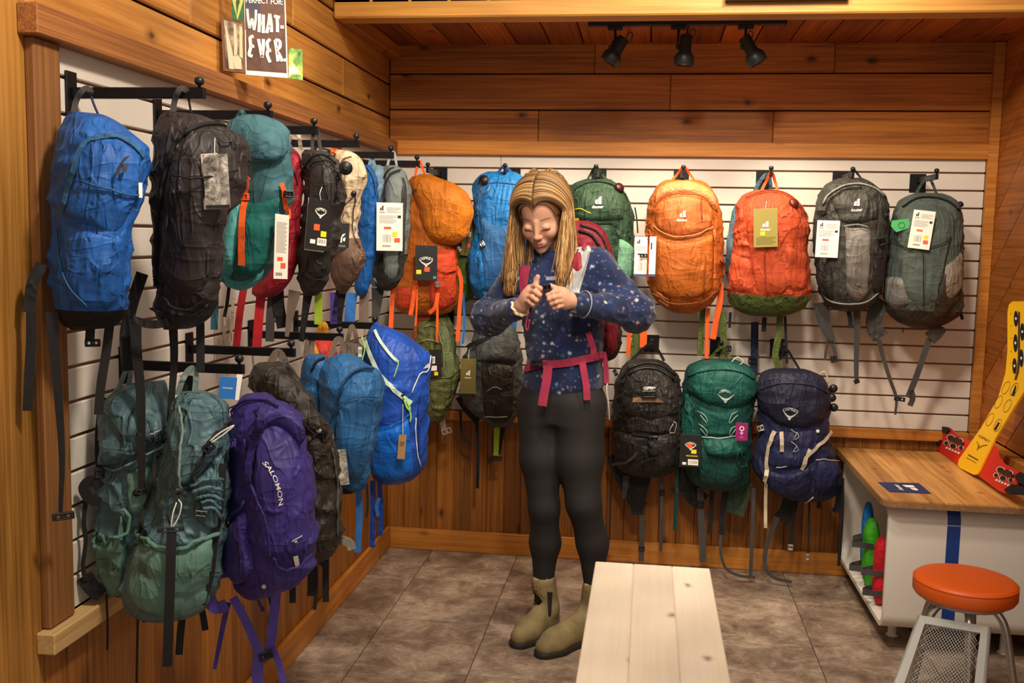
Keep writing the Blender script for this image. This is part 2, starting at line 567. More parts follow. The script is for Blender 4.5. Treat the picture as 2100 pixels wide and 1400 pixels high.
# ---- floor tiles
def floor_mat():
    N = NT('stone_floor_tile')
    geo = N.n('ShaderNodeNewGeometry')
    oi = N.n('ShaderNodeObjectInfo')
    cmb = N.n('ShaderNodeCombineXYZ')
    mu = N.n('ShaderNodeMath', operation='MULTIPLY')
    mu.inputs[1].default_value = 9.0
    N.l(oi, 'Random', mu, 0)
    for i in range(3): N.l(mu, 0, cmb, i)
    ad = N.n('ShaderNodeVectorMath', operation='ADD')
    N.l(geo, 'Position', ad, 0)
    N.l(cmb, 0, ad, 1)
    n1 = N.n('ShaderNodeTexNoise', i_Scale=6.0, i_Detail=10.0, i_Roughness=0.72, i_Distortion=0.4)
    N.l(ad, 0, n1, 'Vector')
    c1 = ramp(N, (n1, 0), [(0.30, lin('#54423a')), (0.48, lin('#85705f')), (0.66, lin('#b09a86'))])
    mp = N.n('ShaderNodeMapping')
    mp.inputs['Scale'].default_value = (38, 70, 20)
    N.l(ad, 0, mp, 'Vector')
    n2 = N.n('ShaderNodeTexNoise', i_Scale=1.0, i_Detail=5.0, i_Roughness=0.7)
    N.l(mp, 0, n2, 'Vector')
    r2 = ramp(N, (n2, 0), [(0.35, 0.55), (0.60, 1.1)])
    m = mix_col(N, (c1, 0), (r2, 0), 0.5, blend='MULTIPLY')
    n3 = N.n('ShaderNodeTexNoise', i_Scale=26.0, i_Detail=6.0, i_Roughness=0.75)
    N.l(ad, 0, n3, 'Vector')
    r3 = ramp(N, (n3, 0), [(0.60, 0.0), (0.72, 0.55)])
    m2 = mix_col(N, (m, 2), None, (r3, 0), cb=lin('#c9b6a2'))
    N.l(m2, 2, N.b, 'Base Color')
    rr = ramp(N, (n1, 0), [(0.3, 0.42), (0.7, 0.62)])
    N.l(rr, 0, N.b, 'Roughness')
    bp = N.n('ShaderNodeBump', i_Strength=0.35, i_Distance=0.003)
    N.l(n2, 0, bp, 'Height')
    N.l(bp, 0, N.b, 'Normal')
    return N.m
M_FLOOR = floor_mat()
M_GROUT = plain('floor_joint', '#4c3c30', 0.85)
floor = struct(box('floor', -0.06, 4.2, -5.2, 0.06, -0.05, -0.004, M_GROUT, bev=0))
TX, TY = 0.413, 0.46
for i in range(-1, 8):
    for j in range(-1, 10):
        x0, x1 = 0.232 + TX * i, 0.232 + TX * (i + 1)
        y1 = -0.875 + TY * 2 - TY * j
        y0 = y1 - TY
        x0, x1 = max(x0, 0.0), min(x1, 3.4)
        y0, y1 = max(y0, -4.2), min(y1, 0.0)
        if x1 - x0 < 0.02 or y1 - y0 < 0.02: continue
        box('tile', x0 + 0.0015, x1 - 0.0015, y0 + 0.0015, y1 - 0.0015, -0.004, 0.0, M_FLOOR, floor, 0.0012)
# ================================================================== tools for the hanging packs
F = fabric
M_BLACKWEB = fabric('black_webbing', '#141112', 1.0, 0.7, 0.1, 0.3, 600)
M_GREYWEB = fabric('grey_webbing', '#3e3a38', 1.0, 0.7, 0.1, 0.3, 600)
M_TAUPE = fabric('taupe_webbing', '#6e5e52', 1.0, 0.7, 0.1, 0.3, 600)
M_ORANGEWEB = fabric('orange_webbing', '#e2591a', 1.0, 0.65, 0.1, 0.3, 600)
M_REDWEB = fabric('red_webbing', '#a8141e', 1.0, 0.65, 0.1, 0.3, 600)
M_LIMEWEB = fabric('lime_webbing', '#8aa018', 1.0, 0.65, 0.1, 0.3, 600)
M_PURPLEWEB = fabric('purple_webbing', '#4a3a8c', 1.0, 0.65, 0.1, 0.3, 600)
M_BLUEWEB = fabric('blue_webbing', '#2a68b0', 1.0, 0.65, 0.1, 0.3, 600)
M_PLASTIC = plain('black_plastic', '#17161a', 0.38)
M_BLACKMETAL = plain('black_metal', '#121216', 0.42, 0.4)
M_PRINTW = plain('white_print', '#e8e2d8', 0.7)
M_PRINTG = plain('grey_print', '#a09a94', 0.7)
M_CARDW = plain('white_card', '#efe6da', 0.55)
M_CARDK = plain('black_card', '#1c1a1a', 0.45)
M_YELLOW = plain('yellow_sticker', '#f2d21a', 0.6)
M_RED = plain('coral_sticker', '#ee5a34', 0.6)
M_INK = plain('dark_ink', '#2c2626', 0.7)
M_CORD = plain('white_cord', '#d8d4c8', 0.6)
M_STEEL = plain('bright_steel', '#b8b6b2', 0.25, 0.9)

def resample(pl, n):
    """points evenly along a smoothed pixel polyline"""
    pts = [Vector((p[0], p[1], 0)) for p in pl]
    sp = smooth_path(pts, 8) if len(pts) > 2 else [pts[0], pts[-1]]
    L = [0.0]
    for a, b in zip(sp[:-1], sp[1:]): L.append(L[-1] + (b - a).length)
    out = []
    for i in range(n):
        d = L[-1] * i / (n - 1)
        j = 0
        while j < len(L) - 2 and L[j + 1] < d: j += 1
        t = 0 if L[j + 1] == L[j] else (d - L[j]) / (L[j + 1] - L[j])
        p = sp[j].lerp(sp[j + 1], min(max(t, 0), 1))
        out.append((p.x, p.y))
    return out
def pchip(xs, ys, x):
    if x <= xs[0]: return ys[0]
    if x >= xs[-1]: return ys[-1]
    j = 0
    while xs[j + 1] < x: j += 1
    def m(i):
        if i == 0: return (ys[1] - ys[0]) / (xs[1] - xs[0])
        if i == len(xs) - 1: return (ys[-1] - ys[-2]) / (xs[-1] - xs[-2])
        a = (ys[i] - ys[i - 1]) / (xs[i] - xs[i - 1])
        b = (ys[i + 1] - ys[i]) / (xs[i + 1] - xs[i])
        return 0.0 if a * b <= 0 else 2 * a * b / (a + b)
    h = xs[j + 1] - xs[j]
    t = (x - xs[j]) / h
    a, b = m(j), m(j + 1)
    return ((2 * t ** 3 - 3 * t * t + 1) * ys[j] + (t ** 3 - 2 * t * t + t) * h * a + (-2 * t ** 3 + 3 * t * t) * ys[j + 1] + (t ** 3 - t * t) * h * b)
_TXT = {}
def text_geo(s, bold=0.0):
    """flat text as (points, faces), height of capitals about 1, centred"""
    key = (s, bold)
    if key in _TXT: return _TXT[key]
    cu = bpy.data.curves.new('text', 'FONT')
    cu.body = s
    cu.size = 1.0
    cu.offset = bold
    cu.resolution_u = 3
    cu.align_x = 'CENTER'
    ob = bpy.data.objects.new('text', cu)
    COL.objects.link(ob)
    dg = bpy.context.evaluated_depsgraph_get()
    me = bpy.data.meshes.new_from_object(ob.evaluated_get(dg))
    vs = [(v.co.x, v.co.y) for v in me.vertices]
    fs = [tuple(p.vertices) for p in me.polygons]
    bpy.data.objects.remove(ob)
    bpy.data.curves.remove(cu)
    bpy.data.meshes.remove(me)
    if vs:
        x0, x1 = min(v[0] for v in vs), max(v[0] for v in vs)
        y0, y1 = min(v[1] for v in vs), max(v[1] for v in vs)
        h = max(y1 - y0, 1e-6)
        vs = [((x - (x0 + x1) / 2) / h, (y - (y0 + y1) / 2) / h) for x, y in vs]
    _TXT[key] = (vs, fs)
    return vs, fs

# small emblem outlines in a unit box, y downwards
EMB_D = [[(0.02, 0.98), (0.0, 0.66), (0.10, 0.50), (0.26, 0.42), (0.44, 0.38), (0.44, 1.0)], [(0.56, 0.16), (0.98, 0.0), (0.98, 1.0), (0.56, 1.0)]]
EMB_BD = [[(0.0, 0.62), (0.40, 0.10), (0.98, 0.0), (0.62, 0.30), (0.36, 0.42), (0.34, 1.0), (0.06, 1.0)], [(0.50, 0.52), (0.98, 0.42), (0.86, 0.86), (0.50, 0.80)]]
def emb_bird():
    up = [(-1.0 + 2.0 * i / 10, 0.0) for i in range(11)]
    outer, inner = [], []
    for i in range(11):
        t = -1 + 2 * i / 10
        yo = 0.75 * (1 - abs(t) ** 1.6)
        outer.append((0.5 + t * 0.5, 0.12 + yo))
        inner.append((0.5 + t * 0.5 * 0.98, 0.06 + yo * 0.72))
    polys = []
    for i in range(10):
        polys.append([inner[i], inner[i + 1], outer[i + 1], outer[i]])
    polys.append([(0.44, 0.62), (0.56, 0.62), (0.60, 0.92), (0.5, 1.08), (0.40, 0.92)])
    return polys
EMB_BIRD = emb_bird()

class Pack:
    def __init__(self, name, label, anchor, face, rows, dep, mat, cat='backpack', group=None, n=2.6, wr=0.005, seed=1, base=None, base_mat=None, depth_pts=None, back=0.5, top_z=None, nrow=84, ncol=92, body_name='body'):
        self.ax = Vector((anchor[0], anchor[1], 0))
        v = Vector((self.ax.x - CAM.x, self.ax.y - CAM.y, 0))
        self.dist = v.length
        self.vd = v.normalized()
        self.rt = Vector((-self.vd.y, self.vd.x, 0)) * -1.0
        if self.rt.x < 0: self.rt = -self.rt
        self.face = math.radians(face)
        self.mpp = 1.0
        p1, p2 = self.free(rows[0][1], rows[0][0]), self.free(rows[0][1] + 100, rows[0][0])
        self.mpp = (p2 - p1).length / 100.0       # metres per pixel at the pack
        self.seed = seed
        self.bvh = []
        top = self.free((rows[0][1] + rows[0][2]) / 2, rows[0][0])
        self.root = thing(name, top, label, cat, group)
        self.body = self.hull(body_name, rows, dep, mat, n, wr, seed, base, base_mat, depth_pts, back, nrow, ncol)
    def free(self, px, py, toward=0.0):
        """pixel onto the upright plane through the hanging point, moved towards the viewer"""
        return on_plane(px, py, self.ax - self.vd * toward + Vector((0, 0, 1)), self.vd)
    def hull(self, name, rows, dep, mat, n=2.6, wr=0.005, seed=1, base=None, base_mat=None, depth_pts=None, back=0.5, nrow=84, ncol=92, toward=0.0, parent=None):
        ys = [r[0] for r in rows]
        xl = [r[1] for r in rows]
        xr = [r[2] for r in rows]
        fv = Vector((math.sin(self.face), -math.cos(self.face), 0))
        sv = Vector((math.cos(self.face), math.sin(self.face), 0))
        cc = -self.vd
        cth = max(0.45, fv.dot(cc))
        sth = math.sqrt(max(0, 1 - cth * cth))
        e = 2.0 / n
        verts, faces, rowpy = [], [], []
        rnd = Vector((seed * 3.17, seed * 1.31, seed * 7.7))
        for i in range(nrow + 1):
            t = i / nrow
            t = 0.5 - 0.5 * math.cos(math.pi * t) if True else t
            t = 0.6 * t + 0.4 * i / nrow
            py = ys[0] + (ys[-1] - ys[0]) * t
            l, r = pchip(ys, xl, py), pchip(ys, xr, py)
            L, R = self.free(l, py, toward), self.free(r, py, toward)
            C = (L + R) / 2
            A = (R - L).length / 2
            g = max(0.0, 1 - abs(2 * t - 1) ** 3.2) ** 0.5
            g = 0.12 + 0.88 * g
            if depth_pts: g *= pchip([p[0] for p in depth_pts], [p[1] for p in depth_pts], t)
            b = dep * g
            b = min(b, A * 1.6 + 0.004)
            a = math.sqrt(max(A * A - (b * sth) ** 2, (0.35 * A) ** 2)) / cth
            a = min(a, A / cth)
            for k in range(ncol):
                ps = 2 * math.pi * k / ncol
                s, c = math.sin(ps), math.cos(ps)
                bx = a * math.copysign(abs(s) ** e, s)
                by = (b if c > 0 else b * back) * math.copysign(abs(c) ** e, c)
                p = C + sv * bx + fv * by
                nd = (sv * (s / max(a, 1e-4)) + fv * (c / max(b, 1e-4)))
                nd.normalize()
                q = Vector((p.x * 7, p.y * 7, p.z * 5)) + rnd
                d = noise.noise(q) * 0.9
                w1 = noise.noise(q * 1.3 + Vector((5, 2, 8))) * 0.9
                h_ = bx * 9
                r1 = 1.0 - abs(noise.noise(Vector((h_ + p.z * 13 + w1, by * 6, p.z * 5 - h_ * 0.4)) + rnd))
                r2 = 1.0 - abs(noise.noise(Vector((h_ - p.z * 15 + w1, by * 6 + 9, p.z * 5 + h_ * 0.4)) + rnd * 1.7))
                r3 = 1.0 - abs(noise.noise(Vector((h_ * 0.5 + w1, by * 5 + 4, p.z * 24)) + rnd * 0.6))
                d += 1.0 * r1 ** 6 + 1.0 * r2 ** 6 + 0.4 * r3 ** 7 - 0.45
                for fq, am in ((1.0, 0.40), (2.1, 0.15)):
                    vq = Vector((bx * 8.0 + w1 * 0.7 + p.z * 2.5, by * 8.0, p.z * 4.0 + w1 * 0.9 - bx * 3.0)) * fq + rnd
                    vd_ = noise.voronoi(vq)[0]
                    d -= am * math.exp(-((vd_[1] - vd_[0]) / 0.12))
                fade = min(1.0, 6 * t, 6 * (1 - t))
                p = p + nd * (d * wr * fade)
                verts.append(p)
            rowpy.append(py)
        for i in range(nrow):
            for k in range(ncol):
                l = (k + 1) % ncol
                faces.append((i * ncol + k, i * ncol + ncol + k, i * ncol + ncol + l, i * ncol + l))
        faces.append(tuple(range(ncol)))
        faces.append(tuple(nrow * ncol + k for k in range(ncol - 1, -1, -1)))
        self.bvh.append(BVHTree.FromPolygons(verts, faces))
        par = parent or self.root
        if base is None:
            return mk(name, verts, faces, mat, par)
        kb = min(range(nrow + 1), key=lambda i: abs(rowpy[i] - base))
        upper = [f for f in faces if max(f) < (kb + 1) * ncol]
        lower = [f for f in faces if min(f) >= kb * ncol]
        o = mk(name, verts[:(kb + 1) * ncol], upper, mat, par)
        off = kb * ncol
        mk('base_panel', verts[off:], [tuple(i - off for i in f) for f in lower], base_mat, par)
        return o
    def cast(self, px, py):
        """first surface of the pack behind a pixel: point and outward normal"""
        d = ray(px, py).normalized()
        best = None
        for b in self.bvh:
            h = b.ray_cast(CAM, d)
            if h[0] is not None and (best is None or h[3] < best[2]): best = (h[0], h[1], h[3])
        if best is None:
            p = self.free(px, py, 0.03)
            for b in self.bvh:
                h = b.find_nearest(p)
                if h[0] is not None and (best is None or h[3] < best[2]): best = (h[0], h[1], h[3])
        nn = best[1]
        if nn.dot(d) > 0: nn = -nn
        nn = (nn - d * 0.35).normalized()
        return best[0], nn
    def patch(self, name, top, bot, mat, off=0.004, bulge=0.012, nu=16, nv=14, parent=None, solid=True, rough=0.25, label=None, edge=-0.003):
        T, B = resample(top, nu + 1), resample(bot, nu + 1)
        verts, faces = [], []
        for j in range(nv + 1):
            v = j / nv
            for i in range(nu + 1):
                u = i / nu
                px = T[i][0] * (1 - v) + B[i][0] * v
                py = T[i][1] * (1 - v) + B[i][1] * v
                p, nn = self.cast(px, py)
                fu, fv = 1 - abs(2 * u - 1) ** 4, 1 - abs(2 * v - 1) ** 4
                k = math.sqrt(max(0, fu * fv))
                o = off + bulge * k
                if i in (0, nu) or j in (0, nv): o = edge
                else: o += bulge * rough * noise.noise(Vector((p.x * 22, p.y * 22, p.z * 16)) + Vector((self.seed, 3, 9)))
                verts.append(p + nn * o)
        for j in range(nv):
            for i in range(nu):
                a = j * (nu + 1) + i
                faces.append((a, a + nu + 1, a + nu + 2, a + 1))
        o = mk(name, verts, faces, mat, parent or self.root, True, label)
        if solid: self.bvh.append(BVHTree.FromPolygons(verts, faces))
        return o
    def line(self, name, pl, r, mat, off=0.0015, parent=None, n=None, label=None, closed=False):
        m = n or max(8, int(sum(math.hypot(a[0] - b[0], a[1] - b[1]) for a, b in zip(pl[:-1], pl[1:])) / 6))
        pts = []
        for x, y in resample(pl, m):
            p, nn = self.cast(x, y)
            pts.append(p + nn * off)
        return tube(name, pts, r, mat, parent or self.root, 6, False, label)
    def strip(self, name, pl, wpx, mat, off=0.004, parent=None, th=0.002, label=None, n=None):
        """webbing that follows the surface"""
        m = n or max(6, int(sum(math.hypot(a[0] - b[0], a[1] - b[1]) for a, b in zip(pl[:-1], pl[1:])) / 10))
        P, S = [], []
        rs = resample(pl, m)
        nn0 = []
        for x, y in rs:
            p, nn = self.cast(x, y)
            P.append(p + nn * off)
            nn0.append(nn)
        for i in range(m):
            t = P[min(i + 1, m - 1)] - P[max(i - 1, 0)]
            S.append(t.cross(nn0[i]))
        v, f = ribbon_data(P, S, wpx * self.mpp, th)
        return mk(name, v, f, mat, parent or self.root, False, label)
    def hang(self, name, pl, wpx, mat, toward=0.0, th=0.002, parent=None, twist=0.0, label=None, wend=None):
        """webbing that hangs free; points (x, y) or (x, y, toward)"""
        pts = [self.free(p[0], p[1], p[2] if len(p) > 2 else toward) for p in pl]
        sp = smooth_path(pts, 6)
        m = len(sp)
        S, W = [], []
        for i in range(m):
            a = twist * math.sin(3.0 * i / m + self.seed)
            t = (sp[min(i + 1, m - 1)] - sp[max(i - 1, 0)]).normalized()
            s = t.cross(self.vd)
            if s.length < 1e-3: s = self.rt.copy()
            s.normalize()
            S.append(s * math.cos(a) + self.vd * math.sin(a))
            W.append((wpx + ((wend if wend else wpx) - wpx) * i / (m - 1)) * self.mpp)
        v, f = ribbon_data(sp, S, W, th)
        return mk(name, v, f, mat, parent or self.root, False, label)
    def cord(self, name, pl, rpx, mat, toward=0.0, parent=None, label=None):
        pts = [self.free(p[0], p[1], p[2] if len(p) > 2 else toward) for p in pl]
        return tube(name, pts, rpx * self.mpp, mat, parent or self.root, 6, False, label, 6)
    def loop(self, pl, wpx, mat, toward=0.0, name='haul_loop'):
        return self.hang(name, pl, wpx, mat, toward)
    def buckle(self, px, py, wpx, hpx, rot=0.0, toward=0.0, mat=None, on_surf=False, off=0.006, name='buckle', parent=None):
        bm = bmesh.new()
        w, h = wpx * self.mpp, hpx * self.mpp
        if on_surf:
            p, nn = self.cast(px, py)
            p = p + nn * off
        else:
            p = self.free(px, py, toward)
            nn = -self.vd
        z = Vector((0, 0, 1))
        x = z.cross(nn).normalized()
        z2 = nn.cross(x)
        c, s = math.cos(math.radians(rot)), math.sin(math.radians(rot))
        X, Z = x * c + z2 * s, z2 * c - x * s
        M = Matrix((X, nn, Z)).transposed()
        d = min(w, h) * 0.35 + 0.002
        bm_box(bm, p + Z * h * 0.33, (w, d, h * 0.3), M, d * 0.25)
        bm_box(bm, p - Z * h * 0.33, (w, d, h * 0.3), M, d * 0.25)
        bm_box(bm, p + X * w * 0.40, (w * 0.2, d, h * 0.5), M, d * 0.2)
        bm_box(bm, p - X * w * 0.40, (w * 0.2, d, h * 0.5), M, d * 0.2)
        bm_box(bm, p, (w * 0.3, d * 0.8, h * 0.5), M, d * 0.2)
        return mk_bm(name, bm, mat or M_PLASTIC, parent or self.root)
    def toggle(self, px, py, rpx, mat=None, toward=None, name='cord_lock', parent=None):
        """small domed cord lock or magnet button on the surface"""
        if toward is None:
            p, nn = self.cast(px, py)
        else:
            p, nn = self.free(px, py, toward), -self.vd
        r = rpx * self.mpp
        prof = [(r * 0.2, r * 1.0), (r * 0.65, r * 0.92), (r * 0.95, r * 0.6), (r, r * 0.25), (r * 0.8, -r * 0.1), (r * 0.5, -r * 0.2)]
        v, f = lathe_data(prof[::-1], p, nn, 14)
        ring = [(r * 0.25, r * 1.02), (r * 0.42, r * 1.02), (r * 0.42, r * 0.9), (r * 0.25, r * 0.9)]
        v2, f2 = lathe_data(ring[::-1], p, nn, 12)
        v, f = join_data([(v, f), (v2, f2)])
        return mk(name, v, f, mat or M_PLASTIC, parent or self.root)
    def polys(self, name, polys, mat, off=0.0035, parent=None, label=None):
        """flat print: polygons in pixels laid onto the surface"""
        vs, fs = [], []
        for pl in polys:
            b = len(vs)
            for x, y in pl:
                p, nn = self.cast(x, y)
                vs.append(p + nn * off)
            fs.append(tuple(range(b, b + len(pl))))
        return mk(name, vs, fs, mat, parent or self.root, False, label)
    def emblem(self, polys, x, y, w, h, mat, skew=0.0, rot=0.0, off=0.0035, name='emblem', parent=None):
        c, s = math.cos(math.radians(rot)), math.sin(math.radians(rot))
        out = []
        for pl in polys:
            q = []
            for u, v in pl:
                dx, dy = (u - 0.5) * w + (v - 0.5) * skew, (v - 0.5) * h
                q.append((x + dx * c - dy * s, y + dx * s + dy * c))
            out.append(q)
        return self.polys(name, out, mat, off, parent)
    def text(self, s, x, y, w, mat, rot=0.0, hs=1.0, arc=0.0, bold=0.02, off=0.0038, name='lettering', parent=None):
        """text of pixel width w centred at x, y; arc bends it upwards in the middle"""
        vs, fs = text_geo(s, bold)
        tw = max(v[0] for v in vs) - min(v[0] for v in vs)
        k = w / tw
        c, sn = math.cos(math.radians(rot)), math.sin(math.radians(rot))
        out = []
        for u, v in vs:
            dx, dy = u * k, -v * k * hs
            dy += arc * ((2 * dx / w) ** 2)
            p, nn = self.cast(x + dx * c - dy * sn, y + dx * sn + dy * c)
            out.append(p + nn * off)
        return mk(name, out, fs, mat, parent or self.root, False)
    def card(self, px, py, w, h, mat, rot=0.0, yaw=0.0, toward=0.012, prints=(), string=None, name='hang_tag', at=None, label=None, thick=0.0015):
        """paper tag hung on the pack: prints are (kind, ...) in card fractions, y downwards"""
        if at is None:
            ds = []
            for dx in (-0.45, 0, 0.45):
                for dy in (-0.45, 0, 0.45):
                    q, nn = self.cast(px + dx * w, py + dy * h)
                    ds.append((q - CAM).dot(self.vd))
            dd = min(ds) - toward
            base = on_plane(px, py, Vector((CAM.x, CAM.y, 0)) + self.vd * dd, self.vd)
        else: base = self.free(px, py, at)
        ya = math.radians(yaw)
        N_ = (-self.vd * math.cos(ya) + self.rt * math.sin(ya))
        X0 = Vector((-N_.y, N_.x, 0)).normalized()
        c, s = math.cos(math.radians(rot)), math.sin(math.radians(rot))
        Z0 = Vector((0, 0, 1))
        X, Z = X0 * c - Z0 * s, Z0 * c + X0 * s
        mp = self.mpp * ((base - CAM).dot(self.vd) / self.dist)
        W, H = w * mp / max(0.35, math.cos(ya)), h * mp
        M = Matrix((X, -N_, Z)).transposed()
        bm = bmesh.new()
        bm_box(bm, base, (W, thick, H), M, 0.0004)
        o = mk_bm(name, bm, mat, self.root, False, label)
        def P(u, v, e=0.0): return base + X * ((u - 0.5) * W) + Z * ((0.5 - v) * H) + N_ * (thick / 2 + 0.0004 + e)
        groups = {}
        for pr in prints:
            kind = pr[0]
            if kind == 'rect':
                _, u0, v0, u1, v1, m = pr
                groups.setdefault(m.name, []).append(([P(u0, v0), P(u0, v1), P(u1, v1), P(u1, v0)], [(0, 1, 2, 3)]))
            elif kind == 'sticker':
                _, u0, v0, u1, v1, m = pr
                bm = bmesh.new()
                bm_box(bm, P((u0 + u1) / 2, (v0 + v1) / 2, 0.0004), ((u1 - u0) * W, 0.0006, (v1 - v0) * H), M, 0)
                mk_bm('price_sticker', bm, m, o)
            elif kind == 'text':
                _, tx, u, v, wd, m = pr[:6]
                arc = pr[6] if len(pr) > 6 else 0
                vs, fs = text_geo(tx, 0.015)
                tw = max(q[0] for q in vs) - min(q[0] for q in vs)
                k = wd * W / tw
                groups.setdefault(m.name, []).append(([P(u, v) + X * (q[0] * k) + Z * (q[1] * k - arc * H * (2 * q[0] / tw) ** 2) for q in vs], fs))
            elif kind == 'emblem':
                _, pols, u, v, wd, hd, m = pr
                for pl in pols:
                    groups.setdefault(m.name, []).append(([P(u + (a - 0.5) * wd, v + (b - 0.5) * hd) for a, b in pl], [tuple(range(len(pl)))]))
            elif kind == 'lines':
                _, u0, v0, u1, v1, cnt, m = pr
                for i in range(cnt):
                    va = v0 + (v1 - v0) * i / max(1, cnt)
                    ub = u1 - (0.12 if i % 3 == 2 else 0.0)
                    hh = (v1 - v0) / cnt * 0.4
                    groups.setdefault(m.name, []).append(([P(u0, va), P(u0, va + hh), P(ub, va + hh), P(ub, va)], [(0, 1, 2, 3)]))
            elif kind == 'bars':
                _, u0, v0, u1, v1, cnt, m = pr
                for i in range(cnt):
                    ua = u0 + (u1 - u0) * i / cnt
                    ub = ua + (u1 - u0) / cnt * (0.35 + 0.3 * ((i * 7) % 3) / 2)
                    groups.setdefault(m.name, []).append(([P(ua, v0), P(ua, v1), P(ub, v1), P(ub, v0)], [(0, 1, 2, 3)]))
        for mn, gs in groups.items():
            v, f = join_data(gs)
            pr_ = mk('print', v, f, bpy.data.materials[mn], o, False)
            if len(gs) > 1: pr_['kind'] = 'stuff'
        if string:
            pts = [self.free(x, y, t) for x, y, t in string] + [base + Z * (H * 0.46) + N_ * 0.002]
            tube('tag_cord', pts, 0.0009, M_CORD, o, 5, False, None, 5)
        return o
def strap_buckle(P, px, py, w=16, h=14, rot=0, toward=0.0):
    return P.buckle(px, py, w, h, rot, toward)
# print layouts that recur on the paper tags
def tag_white():
    return [('emblem', EMB_D, 0.20, 0.11, 0.13, 0.11, M_INK), ('text', 'deuter', 0.22, 0.20, 0.22, M_INK), ('lines', 0.38, 0.10, 0.92, 0.22, 4, M_PRINTG), ('lines', 0.10, 0.27, 0.76, 0.44, 6, M_PRINTG), ('rect', 0.80, 0.26, 0.93, 0.32, M_INK),
            ('rect', 0.28, 0.50, 0.56, 0.55, M_RED), ('bars', 0.24, 0.66, 0.58, 0.82, 5, M_PRINTG), ('bars', 0.22, 0.88, 0.55, 0.92, 14, M_INK)]
def tag_osprey():
    return [('text', 'OSPREY', 0.50, 0.24, 0.52, M_PRINTW, 0.05), ('emblem', EMB_BIRD, 0.5, 0.34, 0.56, 0.16, M_PRINTW)]
def tag_gold():
    return [('emblem', EMB_D, 0.50, 0.40, 0.26, 0.15, M_PRINTW), ('text', 'deuter', 0.50, 0.54, 0.44, M_PRINTW), ('lines', 0.1, 0.74, 0.9, 0.95, 6, plain('khaki_ink', '#6e6430', 0.6))]
M_CARDGOLD = plain('khaki_card', '#9a8c44', 0.5)
M_CARDKHAKI = plain('olive_card', '#6b5f2c', 0.5)
def silver_mat():
    N = NT('photo_card')
    tc = N.n('ShaderNodeTexCoord')
    nz = N.n('ShaderNodeTexNoise', i_Scale=28.0, i_Detail=7.0, i_Roughness=0.75, i_Distortion=1.5)
    N.l(tc, 'Object', nz, 'Vector')
    cr = ramp(N, (nz, 0), [(0.36, lin('#3c3834')), (0.50, lin('#8e867e')), (0.64, lin('#d6cec4'))])
    N.l(cr, 0, N.b, 'Base Color')
    N.b.inputs['Roughness'].default_value = 0.35
    return N.m
M_PHOTOCARD = silver_mat()
# ================================================================== pegs (faceouts) that carry the packs
def peg_left(y, z, label, length=0.30):
    t = thing('display_peg', (0.0, y, z), label, 'peg', 'black pegs on the left wall')
    box('wall_plate', 0.0005, 0.006, y - 0.019, y + 0.019, z - 0.045, z + 0.045, M_BLACKMETAL, t, 0.001)
    box('arm', 0.006, length, y - 0.006, y + 0.006, z - 0.011, z + 0.012, M_BLACKMETAL, t, 0.0015)
    prof = [(0.003, 0.0), (0.0035, 0.004), (0.008, 0.006), (0.0105, 0.012), (0.009, 0.019), (0.003, 0.022)]
    lathe('end_knob', prof, (length - 0.012, y, z + 0.012), M_PLASTIC, t, seg=14)
    return t
def peg_back(x, z, label, length=0.28, drop=0.0):
    t = thing('display_peg', (x, 0.0, z), label, 'peg', 'black pegs on the back wall')
    box('wall_plate', x - 0.034, x + 0.034, -0.006, -0.0005, z - 0.05, z + 0.03, M_BLACKMETAL, t, 0.001)
    box('arm', x - 0.006, x + 0.006, -length, -0.006, z - 0.011, z + 0.012, M_BLACKMETAL, t, 0.0015)
    prof = [(0.003, 0.0), (0.0035, 0.004), (0.008, 0.006), (0.0105, 0.012), (0.009, 0.019), (0.003, 0.022)]
    lathe('end_knob', prof, (x, -length + 0.012, z + 0.012), M_PLASTIC, t, seg=14)
    return t
for y, l in ((-2.62, 'long black peg nearest the upright trim, carrying the blue and the plain black daypack'), (-2.245, 'long black peg from which the teal pack with orange straps hangs'), (-1.905, 'long black peg carrying the narrow black pack with black card tag'),
             (-1.50, 'long black peg carrying the cream pack, with an orange loop'), (-1.07, 'long black peg carrying the slim grey pack near the corner'), (-0.66, 'black peg on the left wall closest to the room corner')):
    peg_left(y, 1.80, l)
for y, l in ((-2.43, 'low black peg carrying the slate green packs and the purple pack'), (-2.09, 'low black peg carrying the slouching black pack behind the purple one'), (-1.67, 'low black peg carrying the dusk blue daypack'), (-1.27, 'low black peg carrying the bright blue roll-top pack')):
    peg_left(y, 1.20, l)
for x, l in ((0.245, 'upper peg of the orange pack in the corner'), (0.589, 'upper peg of the sky blue pack behind the person'), (0.984, 'upper peg of the dark green pack'), (1.355, 'upper peg of the bright orange pack beside the person'), (1.719, 'upper peg of the red orange pack with olive base'), (2.05, 'upper peg of the charcoal pack with silver panel')):
    peg_back(x, 1.80, l)
peg_back(2.378, 1.795, 'upper peg of the grey green pack at the right end', 0.30)
for x, z, l in ((0.285, 1.14, 'lower peg of the olive pack in the corner'), (0.56, 1.14, 'lower peg of the charcoal pack left of the person'), (1.248, 1.05, 'lower peg of the black pack beside the person'), (1.547, 1.05, 'lower peg of the emerald pack'), (1.815, 1.05, 'lower peg of the navy pack')):
    peg_back(x, z, l, 0.22)

